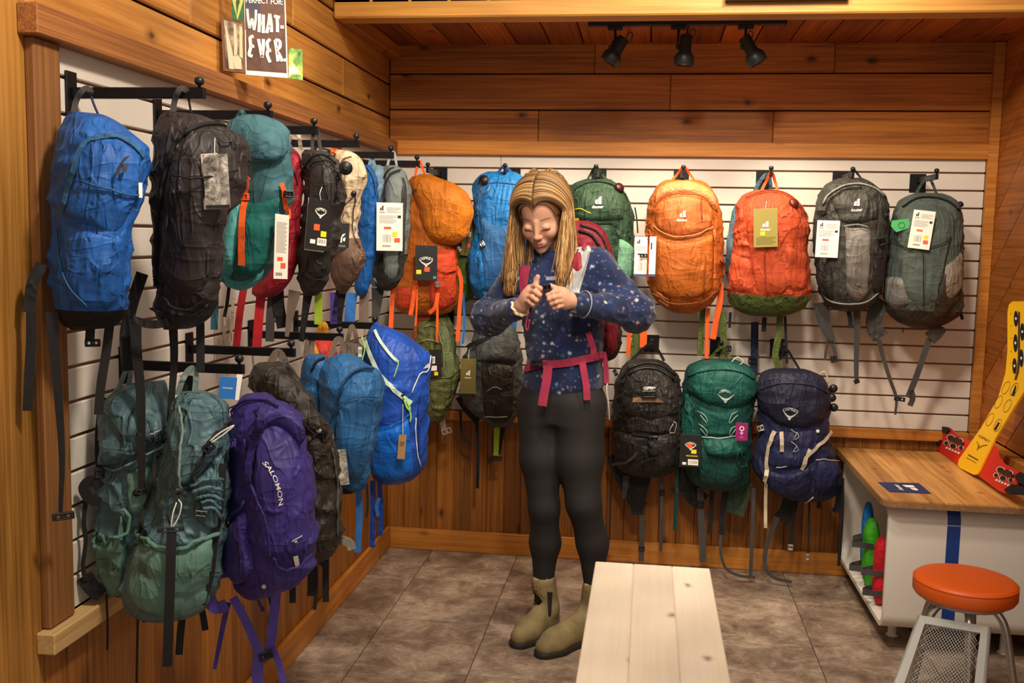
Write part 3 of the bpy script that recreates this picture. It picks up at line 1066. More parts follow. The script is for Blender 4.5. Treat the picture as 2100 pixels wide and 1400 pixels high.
# ================================================================== left wall, upper row
mB1 = F('royal_blue_cloth', '#1d58a6', 0.9, 0.5, 0.45)
mB1d = F('steel_blue_trim', '#23557c', 1.0, 0.6, 0.2)
mK = F('black_cloth', '#2c2626', 0.95, 0.48, 0.5)
mK2 = F('black_cloth_dull', '#151213', 1.0, 0.65, 0.3)
p = Pack('daypack', 'royal blue daypack with black base, hanging farthest left in the upper row', (0.145, -2.72), 58,
    [(232, 140, 205), (246, 126, 232), (266, 117, 258), (307, 104, 294), (346, 97, 295), (386, 90, 285), (445, 85, 268), (503, 84, 262), (562, 86, 263), (602, 92, 259), (640, 106, 252), (664, 124, 238), (674, 145, 215)], 0.125, mB1, seed=1, base=632, base_mat=mK2, wr=0.006)
p.patch('front_panel', [(150, 345), (165, 300), (200, 282), (235, 283), (270, 298), (292, 322)], [(128, 440), (150, 452), (190, 466), (225, 478), (250, 470), (282, 396)], mB1, 0.003, 0.010)
p.patch('lower_panel', [(124, 456), (160, 466), (200, 476), (240, 480), (262, 455)], [(130, 600), (160, 632), (200, 636), (235, 622), (256, 590)], mB1, 0.001, 0.006)
p.strip('zipper', [(131, 438), (140, 400), (152, 355), (166, 310), (190, 288), (225, 280), (262, 292), (292, 318)], 11, mB1d, 0.006)
p.line('seam', [(168, 372), (200, 382), (230, 390), (255, 398), (283, 400)], 0.0022, mB1d, 0.006)
p.line('seam', [(118, 470), (125, 540), (145, 590), (180, 628)], 0.0018, mB1d, 0.003)
p.emblem(EMB_BD, 248, 342, 22, 40, plain('black_print', '#10141c', 0.6), -6, 0, 0.018)
p.loop([(150, 236), (156, 208), (165, 190, 0.01), (176, 181, 0.012), (186, 186, 0.012), (182, 192)], 12, M_GREYWEB)
p.cord('haul_cord', [(187, 198), (193, 215), (202, 236)], 2.6, F('navy_webbing', '#22284c'))
p.hang('shoulder_strap', [(86, 540, 0.05), (66, 585, 0.05), (60, 640, 0.05)], 24, mK2)
p.hang('strap_end', [(64, 640, 0.05), (64, 700, 0.05), (60, 770, 0.05), (57, 842, 0.05)], 21, M_BLACKWEB)
p.hang('strap_end', [(106, 640, 0.05), (112, 720, 0.05), (121, 830, 0.05), (127, 940, 0.05), (124, 1050, 0.05)], 25, M_BLACKWEB, wend=9)
p.buckle(130, 1058, 46, 18, 4, 0.05)
p.hang('strap_end', [(226, 655, 0.0), (218, 720, 0.0), (207, 790, 0.0), (202, 850, 0.0)], 20, M_BLACKWEB)
p.buckle(190, 703, 34, 18, 0, 0.0)
p.hang('strap_end', [(186, 660, 0.0), (184, 700, 0.0)], 20, M_BLACKWEB)
p.card(288, 390, 8, 34, M_CARDW, 0, 40, 0.0)

p = Pack('daypack', 'plain black daypack with a grey photo tag, hanging beside the royal blue daypack', (0.265, -2.62), 56,
    [(232, 335, 404), (243, 322, 428), (260, 312, 457), (280, 307, 487), (315, 301, 499), (354, 297, 499), (405, 293, 486), (445, 291, 460), (484, 290, 447), (543, 295, 442), (602, 301, 438), (641, 307, 428), (662, 318, 408), (674, 335, 385)], 0.125, mK, seed=4, wr=0.007)
p.patch('front_panel', [(348, 345), (362, 300), (395, 268), (440, 258), (480, 278), (494, 310)], [(330, 560), (345, 590), (370, 606), (395, 608), (415, 600), (436, 560)], mK, 0.003, 0.012)
p.line('zipper', [(320, 590), (322, 520), (326, 440), (340, 360), (358, 300), (392, 266), (436, 255), (470, 262)], 0.0045, mK2, 0.003)
p.line('seam', [(336, 550), (348, 470), (352, 420), (364, 350), (386, 300)], 0.002, mK2, 0.012)
p.line('seam', [(362, 362), (400, 366), (440, 362), (478, 350)], 0.002, mK2, 0.018)
p.line('seam', [(330, 600), (360, 628), (390, 632), (424, 604)], 0.003, mK2, 0.010)
p.line('bottom_piping', [(308, 630), (330, 640), (360, 650), (400, 640), (424, 622)], 0.003, M_PLASTIC, 0.006)
p.loop([(353, 235), (358, 208), (364, 190, 0.012), (372, 181, 0.014), (382, 185, 0.01), (386, 192)], 12, M_GREYWEB)
p.cord('haul_cord', [(386, 197), (389, 215), (392, 232)], 2.4, M_BLACKWEB)
for a in ((448, 285, 470, 290), (470, 285, 482, 300)):
    p.line('zip_pull', [(a[0], a[1]), (a[0] + 6, a[1] + 10), (a[2], a[3]), (a[2] - 4, a[1] - 4)], 0.0018, M_GREYWEB, 0.012)
p.card(444, 372, 52, 118, M_PHOTOCARD, -3, -12, 0.016, [('rect', 0.02, 0.93, 0.98, 0.995, M_CARDK)], [(441, 283, 0.13), (440, 300, 0.14)])
p.card(432, 372, 34, 120, M_CARDW, -3, -30, 0.006)
p.hang('shoulder_strap', [(292, 560, -0.03), (275, 610, -0.03), (262, 660, -0.03), (258, 700, -0.03), (262, 760, -0.03)], 26, mK2, twist=0.3)
p.hang('strap_end', [(278, 655), (280, 720), (288, 800), (290, 900), (291, 1000)], 24, M_BLACKWEB, wend=15)
p.buckle(290, 1008, 24, 12)
p.hang('strap_end', [(355, 668), (357, 740), (350, 840), (341, 990)], 19, M_BLACKWEB, wend=11)
p.hang('strap_end', [(410, 640), (411, 690), (411, 762)], 18, M_BLACKWEB)
p.hang('lower_strap', [(270, 655, 0.04), (310, 665, 0.05), (350, 660, 0.05), (395, 655, 0.03)], 18, mK2)

mT = F('dusty_teal_cloth', '#42707a', 0.78, 0.6, 0.4)
mTl = F('pale_teal_mesh', '#52a0a0', 1.0, 0.7, 0.3)
mTd = F('deep_teal_cloth', '#16625c', 0.9, 0.6, 0.3)
p = Pack('trekking_pack', 'dusty teal lidded pack with bright orange straps and pale mint pocket', (0.245, -2.245), 48,
    [(247, 484, 532), (256, 466, 560), (266, 460, 579), (309, 458, 589), (363, 460, 591), (399, 462, 592), (434, 462, 580), (470, 450, 572), (506, 446, 563), (541, 445, 555), (570, 454, 538), (585, 474, 515)], 0.13, mT, seed=6, wr=0.005)
p.patch('lid', [(462, 268), (490, 250), (530, 249), (565, 260), (588, 285)], [(466, 320), (495, 328), (530, 336), (565, 336), (586, 312)], mT, 0.016, 0.02)
p.patch('stretch_pocket', [(474, 398), (488, 402), (520, 415), (550, 408), (578, 398)], [(474, 545), (488, 566), (510, 570), (530, 560), (548, 530)], mTd, 0.006, 0.012)
p.patch('side_pocket', [(480, 402), (490, 400), (502, 404)], [(446, 545), (456, 570), (474, 574)], mTl, 0.007, 0.012, 8, 14)
p.patch('pocket_hem', [(450, 556), (480, 574), (510, 572), (545, 545)], [(452, 570), (478, 586), (510, 585), (540, 562)], mTl, 0.008, 0.006, 14, 5)
p.strip('webbing', [(518, 362), (512, 385), (508, 412), (504, 450), (502, 500), (500, 542)], 14, M_ORANGEWEB, 0.016)
p.strip('webbing', [(574, 378), (580, 400), (584, 430), (588, 470), (590, 516)], 10, M_ORANGEWEB, 0.012)
p.buckle(512, 404, 24, 16, 0, 0, M_ORANGEWEB, True, 0.02)
p.buckle(584, 398, 20, 16, 0, 0, M_PLASTIC, True, 0.02)
p.loop([(486, 252), (490, 238), (496, 230, 0.01), (502, 236)], 11, mT)
p.card(577, 506, 30, 138, M_CARDW, 3, 52, 0.022, [('lines', 0.1, 0.12, 0.85, 0.6, 22, M_PRINTG), ('rect', 0.2, 0.66, 0.6, 0.72, M_RED), ('sticker', 0.45, 0.75, 0.8, 0.83, M_RED), ('bars', 0.1, 0.9, 0.6, 0.95, 10, M_INK)])
p.hang('strap_end', [(441, 585), (441, 620), (439, 676)], 15, F('dark_teal_web', '#1d4c5a'))
p.hang('strap_end', [(470, 585), (466, 620), (460, 650)], 7, M_BLACKWEB)

mR = F('crimson_cloth', '#8c1020', 1.0, 0.55, 0.4)
p = Pack('daypack', 'crimson pack mostly hidden between the teal pack and the narrow black pack', (0.11, -1.905), 45,
    [(300, 588, 598), (325, 574, 614), (360, 562, 616), (420, 546, 614), (490, 534, 610), (560, 516, 598), (600, 514, 572), (610, 525, 555)], 0.11, mR, seed=8)
p.line('seam', [(592, 330), (602, 350), (610, 380)], 0.002, mK2)
p.loop([(590, 305), (594, 285), (598, 268), (606, 262), (612, 275), (618, 310)], 8, F('cream_web', '#b0a08c'))
p.hang('strap_end', [(500, 590), (492, 640), (484, 715)], 15, M_REDWEB)
p.hang('strap_end', [(536, 600), (531, 650), (526, 720)], 19, M_REDWEB)
p.hang('strap_end', [(462, 610), (462, 660), (456, 715)], 7, F('cream_web', '#b0a08c'))
p.hang('strap_end', [(478, 610), (476, 660), (472, 700)], 6, F('cream_web', '#b0a08c'))
p.hang('hip_belt', [(560, 596), (555, 640), (553, 700)], 18, M_GREYWEB)

mK4 = F('soft_black_cloth', '#282322', 1.0, 0.55, 0.55)
p = Pack('trekking_pack', 'narrow black pack with a black card tag and orange sticker', (0.27, -1.905), 44,
    [(308, 624, 664), (318, 614, 678), (332, 612, 690), (363, 613, 697), (416, 612, 698), (470, 610, 690), (523, 602, 682), (559, 603, 672), (590, 612, 660), (606, 622, 648)], 0.11, mK4, seed=9, wr=0.009)
p.patch('front_pocket', [(640, 340), (660, 328), (690, 350)], [(632, 560), (650, 580), (676, 560)], mK4, 0.004, 0.014, 10, 14)
p.line('zipper', [(622, 345), (640, 322), (665, 318), (688, 335)], 0.004, mK2)
p.line('zipper', [(640, 345), (660, 332), (684, 345), (690, 400)], 0.003, mK2, 0.012)
p.loop([(640, 312), (641, 285), (645, 266), (650, 264), (654, 285), (658, 312)], 7, M_GREYWEB)
p.line('shock_cord', [(672, 322), (690, 316), (708, 330), (716, 345)], 0.0016, M_PLASTIC, 0.01)
p.toggle(709, 345, 14, M_PLASTIC, 0.12)
p.card(653, 460, 48, 108, M_CARDK, 6, 32, 0.02, [('text', 'OSPREY', 0.55, 0.20, 0.5, M_PRINTW, 0.04), ('emblem', EMB_BIRD, 0.55, 0.30, 0.5, 0.14, M_PRINTW), ('sticker', 0.30, 0.50, 0.55, 0.62, M_RED), ('sticker', 0.62, 0.62, 0.86, 0.73, M_YELLOW), ('rect', 0.50, 0.76, 0.9, 0.90, M_CARDW), ('bars', 0.54, 0.78, 0.86, 0.86, 9, M_INK), ('rect', 0.2, 0.80, 0.42, 0.88, M_CARDW)], [(662, 380, 0.1), (656, 396, 0.13)])
p.card(648, 462, 40, 108, M_CARDW, 6, 40, 0.012)
p.hang('hip_belt', [(632, 600), (626, 640), (618, 700)], 20, mK2, wend=10)
p.hang('strap_end', [(653, 600), (653, 650), (652, 665)], 16, M_LIMEWEB)
p.hang('hip_belt', [(605, 596), (596, 640), (588, 690)], 26, M_TAUPE, wend=8)
p.hang('shoulder_strap', [(570, 595, -0.05), (572, 630, -0.05), (580, 672, -0.05)], 24, mK2)

mC = F('cream_cloth', '#c8b090', 0.95, 0.6, 0.5)
mBr = F('taupe_brown_cloth', '#6a5042', 1.0, 0.6, 0.5)
p = Pack('trekking_pack', 'cream pack with taupe lower half, between black and grey packs', (0.215, -1.50), 40,
    [(308, 690, 714), (318, 682, 730), (332, 680, 740), (356, 682, 746), (399, 684, 740), (440, 686, 732), (470, 684, 730), (499, 680, 738), (523, 676, 744), (559, 676, 735), (585, 684, 720), (602, 694, 708)], 0.10, mC, seed=10, wr=0.008, base=488, base_mat=mBr)
p.loop([(682, 318), (685, 302), (689, 291), (694, 300), (700, 316)], 10, M_ORANGEWEB)
p.line('zipper', [(692, 470), (694, 420), (694, 370), (702, 330), (720, 322)], 0.003, mBr)
p.line('shock_cord', [(705, 420), (722, 405), (728, 395), (722, 470), (738, 510)], 0.0016, M_PLASTIC, 0.006)
p.toggle(725, 397, 6)
p.polys('accent', [[(694, 385), (703, 392), (700, 402), (694, 398)]], M_ORANGEWEB, 0.006)
p.card(702, 485, 28, 56, M_CARDK, 2, 10, 0.016, [('emblem', EMB_BD, 0.55, 0.55, 0.4, 0.35, M_PRINTW), ('lines', 0.25, 0.82, 0.75, 0.9, 2, M_PRINTG)], [(700, 412, 0.1), (698, 440, 0.12)])
p.patch('mesh_pocket', [(684, 500), (700, 492), (720, 500), (740, 515)], [(684, 570), (700, 594), (712, 594), (732, 560)], mBr, 0.004, 0.012, 10, 10)
p.hang('strap_end', [(684, 600), (684, 640), (684, 664)], 14, M_PURPLEWEB)
p.hang('hip_belt', [(700, 596), (694, 630), (690, 664)], 22, mK2)

mB6 = F('cobalt_cloth', '#0f5aa4', 0.85, 0.55, 0.4)
p = Pack('daypack', 'cobalt blue pack squeezed between the cream and the slim grey pack', (0.15, -1.17), 40,
    [(338, 742, 758), (352, 736, 766), (372, 733, 772), (440, 729, 774), (520, 727, 768), (585, 724, 756), (606, 730, 748)], 0.10, mB6, seed=11)
p.line('seam', [(752, 345), (764, 365), (770, 400)], 0.002, mK2)
p.hang('strap_end', [(722, 600), (718, 640), (716, 668)], 22, M_BLUEWEB)
p.hang('hip_belt', [(748, 596), (746, 630), (746, 664)], 20, M_TAUPE)

mG7b = F('powder_blue_cloth', '#6f8ca0', 0.9, 0.55, 0.3)
p = Pack('daypack', 'powder blue pack just left of the slim grey pack, only its top showing', (0.215, -1.07), 40,
    [(338, 760, 780), (350, 752, 786), (370, 750, 790), (450, 752, 786), (560, 756, 782), (588, 762, 776)], 0.09, mG7b, seed=12)
p.loop([(756, 345), (760, 330), (764, 324), (768, 340)], 7, mG7b)
mG7 = F('slim_grey_cloth', '#6e7674', 0.95, 0.55, 0.35)
mG7d = F('charcoal_cloth', '#36342f', 1.0, 0.6, 0.4)
p = Pack('trekking_pack', 'slim light grey pack with a large white card tag', (0.285, -1.07), 36,
    [(339, 790, 812), (346, 784, 822), (363, 779, 831), (416, 771, 838), (470, 766, 837), (523, 763, 831), (559, 763, 824), (585, 768, 812), (596, 778, 800)], 0.11, mG7, seed=13, base=520, base_mat=mG7d, wr=0.006)
p.patch('front_panel', [(790, 372), (804, 350), (820, 356), (830, 380)], [(784, 560), (798, 576), (812, 570), (824, 540)], mG7, 0.003, 0.010, 10, 14)
p.line('zipper', [(778, 420), (784, 375), (796, 350), (808, 344)], 0.003, mK2)
p.line('zipper', [(790, 420), (794, 380), (806, 356), (820, 352)], 0.003, mK2, 0.01)
p.patch('side_panel', [(824, 360), (830, 362), (834, 380)], [(812, 570), (820, 565), (828, 540)], mG7d, 0.004, 0.006, 6, 12)
p.loop([(793, 345), (797, 330), (801, 318), (808, 312), (812, 330), (814, 345)], 5, F('pale_grey_web', '#9aa0a2'))
p.card(799, 465, 54, 99, M_CARDW, 0, 4, 0.018, tag_white() + [('sticker', 0.60, 0.60, 0.80, 0.70, M_YELLOW), ('sticker', 0.68, 0.73, 0.90, 0.82, M_RED)])
p.hang('strap_end', [(806, 580), (803, 640), (801, 672)], 9, M_ORANGEWEB)
p.hang('hip_belt', [(775, 590), (772, 630), (768, 665)], 26, M_GREYWEB, wend=12)
p.hang('strap_end', [(768, 570, 0.02), (782, 585, 0.03), (798, 605, 0.03)], 6, F('pale_grey_web', '#9aa0a2'))

# ================================================================== back wall, upper row
mO8 = F('marigold_cloth', '#cf7413', 0.85, 0.55, 0.4)
mO8r = F('vermilion_cloth', '#cc4420', 0.85, 0.6, 0.35)
mO8d = F('burnt_orange_cloth', '#a8560f', 1.0, 0.6, 0.4)
p = Pack('trekking_pack', 'marigold and vermilion trekking pack with drooping lid in the corner', (0.245, -0.26), 12,
    [(362, 846, 892), (372, 838, 903), (420, 832, 916), (471, 832, 930), (530, 825, 938), (586, 812, 940), (620, 808, 938), (638, 818, 926), (645, 834, 905)], 0.12, mO8d, seed=14, wr=0.006)
p.hull('lid', [(357, 862, 884), (364, 850, 900), (378, 846, 938), (400, 850, 962), (430, 858, 971), (462, 866, 965), (490, 878, 954), (503, 902, 934)], 0.11, mO8, 2.2, 0.006, 15, toward=0.085, nrow=24, ncol=36, back=0.8)
p.patch('front_pocket', [(880, 508), (905, 512), (935, 505)], [(880, 630), (905, 636), (935, 622)], mO8r, 0.006, 0.018, 12, 12)
p.strip('webbing', [(884, 540), (910, 555), (936, 548)], 7, mO8r, 0.016)
p.patch('side_pocket', [(815, 590), (830, 588), (850, 592)], [(812, 630), (828, 636), (850, 632)], mO8r, 0.004, 0.01, 8, 6)
p.loop([(850, 368), (854, 348), (858, 332, 0.0), (862, 332), (868, 350), (872, 362)], 5, M_ORANGEWEB)
p.line('zip_pull', [(836, 400), (850, 393), (857, 390)], 0.003, M_PLASTIC, 0.012)
p.card(874, 539, 46, 72, M_CARDK, 0, 2, 0.03, [('text', 'OSPREY', 0.5, 0.36, 0.62, M_PRINTW, 0.05), ('emblem', EMB_BIRD, 0.5, 0.50, 0.62, 0.20, M_PRINTW), ('sticker', 0.06, 0.70, 0.28, 0.82, M_YELLOW), ('sticker', 0.42, 0.62, 0.66, 0.75, M_RED), ('sticker', 0.82, 0.88, 0.95, 0.95, plain('teal_sticker', '#3a9a9a', 0.6))], [(869, 495, 0.12)])
p.hang('strap_end', [(852, 575, 0.12), (848, 610, 0.12), (842, 646, 0.12)], 9, M_ORANGEWEB)
p.hang('strap_end', [(856, 582, 0.13), (854, 640, 0.12), (852, 668, 0.12)], 4, M_ORANGEWEB)
p.hang('strap_end', [(896, 590, 0.13), (897, 640, 0.12), (896, 700, 0.12)], 5, M_ORANGEWEB)
p.hang('strap_end', [(880, 642, 0.12), (893, 628, 0.13), (898, 600, 0.13)], 8, M_ORANGEWEB)
p.hang('strap_end', [(940, 552, 0.1), (946, 580, 0.1), (942, 640, 0.1), (938, 700, 0.1)], 8, M_ORANGEWEB)
p.hang('strap_end', [(804, 595), (804, 640), (802, 676)], 8, M_ORANGEWEB)
p.hang('hip_belt', [(870, 640, 0.0), (862, 680, 0.0), (856, 710, 0.0)], 28, F('rust_web', '#8a3e14'))
p.buckle(934, 514, 10, 14, 20, 0, M_STEEL, True, 0.02)
p.buckle(897, 582, 10, 12, 10, 0, M_STEEL, True, 0.02)
mGr8 = F('moss_cloth', '#48611c', 0.9, 0.6, 0.4)
p = Pack('daypack', 'moss green pack half hidden behind the marigold one, with an olive card tag', (0.375, -0.12), 0,
    [(440, 925, 970), (460, 912, 985), (520, 905, 988), (580, 908, 984), (610, 920, 970), (618, 932, 958)], 0.09, mGr8, seed=16)
p.card(963, 486, 30, 78, M_CARDKHAKI, 6, 20, 0.015, [('emblem', EMB_D, 0.42, 0.42, 0.3, 0.14, M_PRINTW), ('sticker', 0.40, 0.68, 0.64, 0.78, M_RED)], [(955, 462, 0.12)])

mB9 = F('sky_blue_cloth', '#1a72b8', 0.92, 0.5, 0.45)
mB9d = F('slate_blue_cloth', '#2c5f96', 1.0, 0.6, 0.35)
p = Pack('trekking_pack', 'sky blue pack hanging behind the person\'s blond hair', (0.60, -0.20), 4,
    [(352, 1000, 1058), (360, 984, 1070), (372, 974, 1078), (390, 968, 1082), (428, 974, 1084), (500, 969, 1086), (543, 961, 1086), (571, 961, 1084), (602, 972, 1074), (622, 992, 1058), (630, 1005, 1045)], 0.13, mB9, seed=17, wr=0.006)
p.patch('stretch_pocket', [(985, 436), (1005, 455), (1030, 462), (1070, 450)], [(985, 590), (1010, 606), (1040, 606), (1072, 588)], mB9d, 0.004, 0.014)
p.patch('side_pocket', [(964, 520), (978, 508), (990, 515)], [(964, 580), (980, 600), (996, 600)], mB9, 0.006, 0.012, 8, 10)
p.line('zipper', [(978, 400), (990, 380), (1020, 374), (1060, 378)], 0.004, mB9d)
p.line('bottom_piping', [(972, 395), (980, 430), (984, 480)], 0.004, mB9d)
p.strip('webbing', [(982, 440), (985, 415), (986, 390)], 7, mB9d, 0.006)
p.loop([(1012, 362), (1024, 350), (1034, 340, 0.02), (1046, 350), (1060, 364)], 5, F('deep_blue_web', '#2a5a9a'))
p.toggle(993, 371, 11, M_PLASTIC)
p.line('carabiner', [(985, 385), (990, 376), (1000, 372), (1004, 388), (998, 396), (988, 392), (985, 385)], 0.002, M_STEEL, 0.014)
p.buckle(992, 500, 10, 12, 30, 0, M_STEEL, True, 0.012)
p.line('shock_cord', [(986, 480), (994, 492), (986, 508)], 0.0014, M_PLASTIC, 0.01)
p.hang('strap_end', [(950, 600), (952, 660), (949, 705)], 5, M_BLUEWEB)
p.hang('shoulder_strap', [(1055, 610, -0.02), (1050, 670, -0.02), (1044, 724, -0.02)], 18, M_BLUEWEB)
p.hang('hip_belt', [(1024, 620, -0.02), (1022, 680, -0.02), (1022, 726, -0.02)], 20, M_BLUEWEB)

mGn = F('forest_cloth', '#22402a', 0.7, 0.6, 0.4)
mGn2 = F('sage_mesh', '#5f8c72', 1.0, 0.7, 0.3)
p = Pack('daypack', 'dark forest green daypack on the back wall with mint side pocket', (0.99, -0.20), 0,
    [(367, 1202, 1252), (375, 1180, 1264), (385, 1168, 1275), (408, 1159, 1290), (446, 1155, 1300), (510, 1153, 1299), (560, 1157, 1297), (600, 1170, 1282), (612, 1190, 1262)], 0.13, mGn, seed=18, wr=0.004)
p.patch('front_pocket', [(1172, 400), (1190, 388), (1225, 382), (1262, 388), (1284, 412)], [(1172, 452), (1200, 455), (1230, 455), (1256, 454), (1280, 450)], mGn, 0.004, 0.010)
p.patch('lower_pocket', [(1172, 456), (1200, 460), (1230, 460), (1254, 458)], [(1172, 580), (1200, 590), (1236, 590), (1262, 580)], mGn, 0.003, 0.012)
p.patch('side_pocket', [(1270, 488), (1284, 494), (1298, 504)], [(1262, 570), (1278, 578), (1296, 570)], mGn2, 0.006, 0.012, 8, 10)
p.line('zipper', [(1166, 440), (1172, 400), (1192, 380), (1226, 373), (1262, 382), (1284, 404), (1292, 440), (1290, 490)], 0.004, F('deep_green_trim', '#14261a'), 0.004)
p.line('zipper', [(1180, 454), (1215, 455), (1256, 452), (1260, 472), (1270, 486)], 0.002, F('deep_green_trim', '#14261a'), 0.012)
p.loop([(1203, 372), (1212, 356), (1222, 342, 0.03), (1234, 356), (1246, 370)], 5, mGn)
p.emblem(EMB_D, 1227, 411, 13, 15, M_PRINTW, off=0.006)
p.text('deuter', 1226, 424, 24, M_PRINTW, off=0.006)
p.toggle(1268, 387, 11, plain('maroon_plastic', '#2c1210', 0.3))
p.line('whistle_cord', [(1180, 430), (1192, 428), (1204, 434), (1212, 438)], 0.0018, plain('yellow_cord', '#d8c41c', 0.6), 0.012)
p.polys('yellow_tab', [[(1176, 448), (1188, 446), (1190, 458), (1177, 459)]], M_YELLOW, 0.012)
p.hang('strap_end', [(1302, 425, 0.05), (1306, 450, 0.05), (1308, 478, 0.05)], 3, M_BLACKWEB)
p.hang('hip_belt', [(1308, 640, -0.05), (1304, 690, -0.05), (1298, 730, -0.05)], 16, F('olive_web', '#4e5a26'))

mO = F('tangerine_cloth', '#cc6a30', 0.82, 0.55, 0.35)
mOt = F('apricot_cloth', '#d2814e', 0.85, 0.55, 0.3)
mOb = F('amber_cloth', '#bd621c', 0.82, 0.55, 0.35)
mOd = F('dark_amber_trim', '#8e4410', 1.0, 0.6, 0.2)
p = Pack('daypack', 'bright tangerine daypack hanging right beside the person\'s elbow', (1.36, -0.22), -4,
    [(369, 1366, 1436), (376, 1354, 1450), (388, 1343, 1461), (414, 1332, 1474), (461, 1325, 1482), (508, 1325, 1483), (556, 1327, 1480), (587, 1331, 1476), (618, 1347, 1460), (634, 1366, 1440), (642, 1384, 1418)], 0.15, mOb, seed=19, wr=0.005)
p.patch('top_panel', [(1345, 400), (1356, 382), (1400, 370), (1446, 382), (1468, 404)], [(1342, 428), (1360, 404), (1400, 396), (1444, 406), (1474, 440)], mOt, 0.004, 0.010, 18, 6)
p.patch('front_pocket', [(1342, 432), (1360, 410), (1398, 400), (1440, 408), (1466, 436)], [(1344, 462), (1366, 478), (1398, 484), (1432, 478), (1460, 464)], mO, 0.005, 0.014)
p.patch('lower_pocket', [(1340, 474), (1366, 488), (1400, 492), (1436, 486), (1466, 472)], [(1346, 600), (1370, 612), (1402, 615), (1436, 610), (1462, 596)], mOb, 0.005, 0.016)
p.line('zipper', [(1340, 440), (1352, 415), (1380, 402), (1410, 400), (1442, 408), (1466, 436)], 0.003, mOd, 0.016)
p.line('pocket_lip', [(1342, 462), (1366, 480), (1398, 485), (1432, 480), (1460, 465)], 0.003, mOt, 0.014)
p.line('seam', [(1352, 520), (1362, 550), (1372, 580), (1376, 610)], 0.002, mOd, 0.014)
p.line('seam', [(1446, 518), (1444, 560), (1440, 606)], 0.002, mOd, 0.014)
p.line('seam', [(1434, 402), (1438, 450)], 0.002, mOd, 0.016)
p.line('bottom_seam', [(1342, 600), (1372, 618), (1402, 621), (1440, 615), (1466, 596)], 0.003, mOd, 0.01)
for k in range(3):
    p.strip('daisy_strip', [(1352 + k * 1, 597 + k * 7), (1372, 610 + k * 7)], 3, mOt, 0.014)
p.strip('webbing', [(1462, 470), (1462, 520), (1460, 572)], 7, mO, 0.012)
p.strip('webbing', [(1474, 530), (1486, 545), (1494, 562)], 8, mOd, 0.008)
p.loop([(1376, 372), (1388, 358), (1402, 342, 0.03), (1414, 356), (1424, 370)], 5, M_ORANGEWEB)
p.emblem(EMB_D, 1400, 438, 13, 15, M_PRINTW, off=0.006)
p.text('deuter', 1399, 451, 24, M_PRINTW, off=0.006)
for y in (448, 470, 476):
    p.line('zip_pull', [(1332, y), (1328, y + 8), (1334, y + 14), (1338, y + 4), (1332, y)], 0.002, mO, 0.012)
p.card(1314, 526, 27, 84, M_CARDW, 0, -4, 0.012, [('emblem', EMB_D, 0.3, 0.12, 0.24, 0.11, M_INK), ('lines', 0.1, 0.24, 0.9, 0.36, 4, M_PRINTG), ('rect', 0.25, 0.42, 0.8, 0.46, M_INK), ('bars', 0.35, 0.55, 0.7, 0.85, 4, M_PRINTG), ('rect', 0.0, 0.94, 1.0, 1.0, plain('tag_blue', '#3a4a70', 0.6))], at=0.10)
p.card(1338, 526, 14, 84, M_CARDW, 0, 4, 0.02, [('rect', 0.2, 0.15, 0.4, 0.32, M_INK), ('rect', 0.0, 0.94, 1.0, 1.0, plain('tag_blue', '#3a4a70', 0.6))])
p.buckle(1320, 524, 16, 9, 0, 0.115)
p.strip('webbing', [(1331, 480), (1332, 540), (1332, 575)], 6, M_ORANGEWEB, 0.012)
p.hang('shoulder_strap', [(1478, 580), (1476, 620), (1468, 660), (1462, 695)], 12, M_ORANGEWEB)
p.hang('strap_end', [(1452, 632), (1450, 680), (1449, 735)], 8, M_ORANGEWEB)
p.hang('strap_end', [(1320, 655, -0.05), (1320, 680, -0.05), (1319, 712, -0.05)], 15, M_ORANGEWEB)
p.hang('strap_end', [(1292, 655, -0.05), (1290, 690, -0.05), (1288, 730, -0.05)], 9, M_ORANGEWEB)
p.hang('hip_belt', [(1442, 630, -0.03), (1438, 680, -0.03), (1436, 730, -0.03)], 12, F('olive_web', '#4e5a26'))
p.hang('hip_belt', [(1480, 640, -0.03), (1484, 690, -0.03), (1482, 740, -0.03), (1478, 770, -0.03)], 17, F('olive_web', '#4e5a26'), wend=8)
p.buckle(1494, 715, 12, 14, 0, -0.03)

mRo = F('red_orange_cloth', '#bf4a24', 0.82, 0.6, 0.4)
mOl = F('olive_cloth', '#4f5f2c', 0.807, 0.6, 0.4)
mSb = F('slate_blue_grey_cloth', '#4e6c7e', 1.0, 0.6, 0.3)
p = Pack('daypack', 'slate blue pack hidden behind the red orange pack, only its left edge showing', (1.70, -0.05), 0,
    [(392, 1548, 1590), (405, 1520, 1610), (440, 1500, 1630), (520, 1489, 1640), (580, 1494, 1640), (608, 1512, 1620)], 0.035, mSb, seed=20)
p.loop([(1545, 400, 0.02), (1556, 375, 0.04), (1572, 358, 0.06), (1580, 375, 0.04), (1580, 396, 0.02)], 8, mSb)
p.hang('shoulder_strap', [(1548, 660), (1547, 720), (1545, 770)], 16, F('navy_webbing', '#22284c'))
p.buckle(1543, 740, 18, 16)
p = Pack('daypack', 'red orange daypack with olive base and a khaki card tag', (1.73, -0.24), -6,
    [(389, 1552, 1592), (395, 1534, 1610), (403, 1520, 1626), (427, 1509, 1649), (461, 1504, 1658), (508, 1501, 1658), (556, 1496, 1659), (596, 1493, 1661), (628, 1500, 1648), (642, 1520, 1622), (648, 1540, 1600)], 0.14, mRo, seed=21, wr=0.008, base=601, base_mat=mOl)
p.patch('front_panel', [(1520, 420), (1540, 404), (1580, 398), (1620, 410), (1645, 440)], [(1550, 600), (1565, 612), (1585, 614), (1604, 608), (1612, 596)], mRo, 0.003, 0.012)
p.patch('side_pocket', [(1500, 515), (1520, 525), (1540, 530)], [(1496, 590), (1520, 602), (1548, 604)], mRo, 0.005, 0.012, 8, 10)
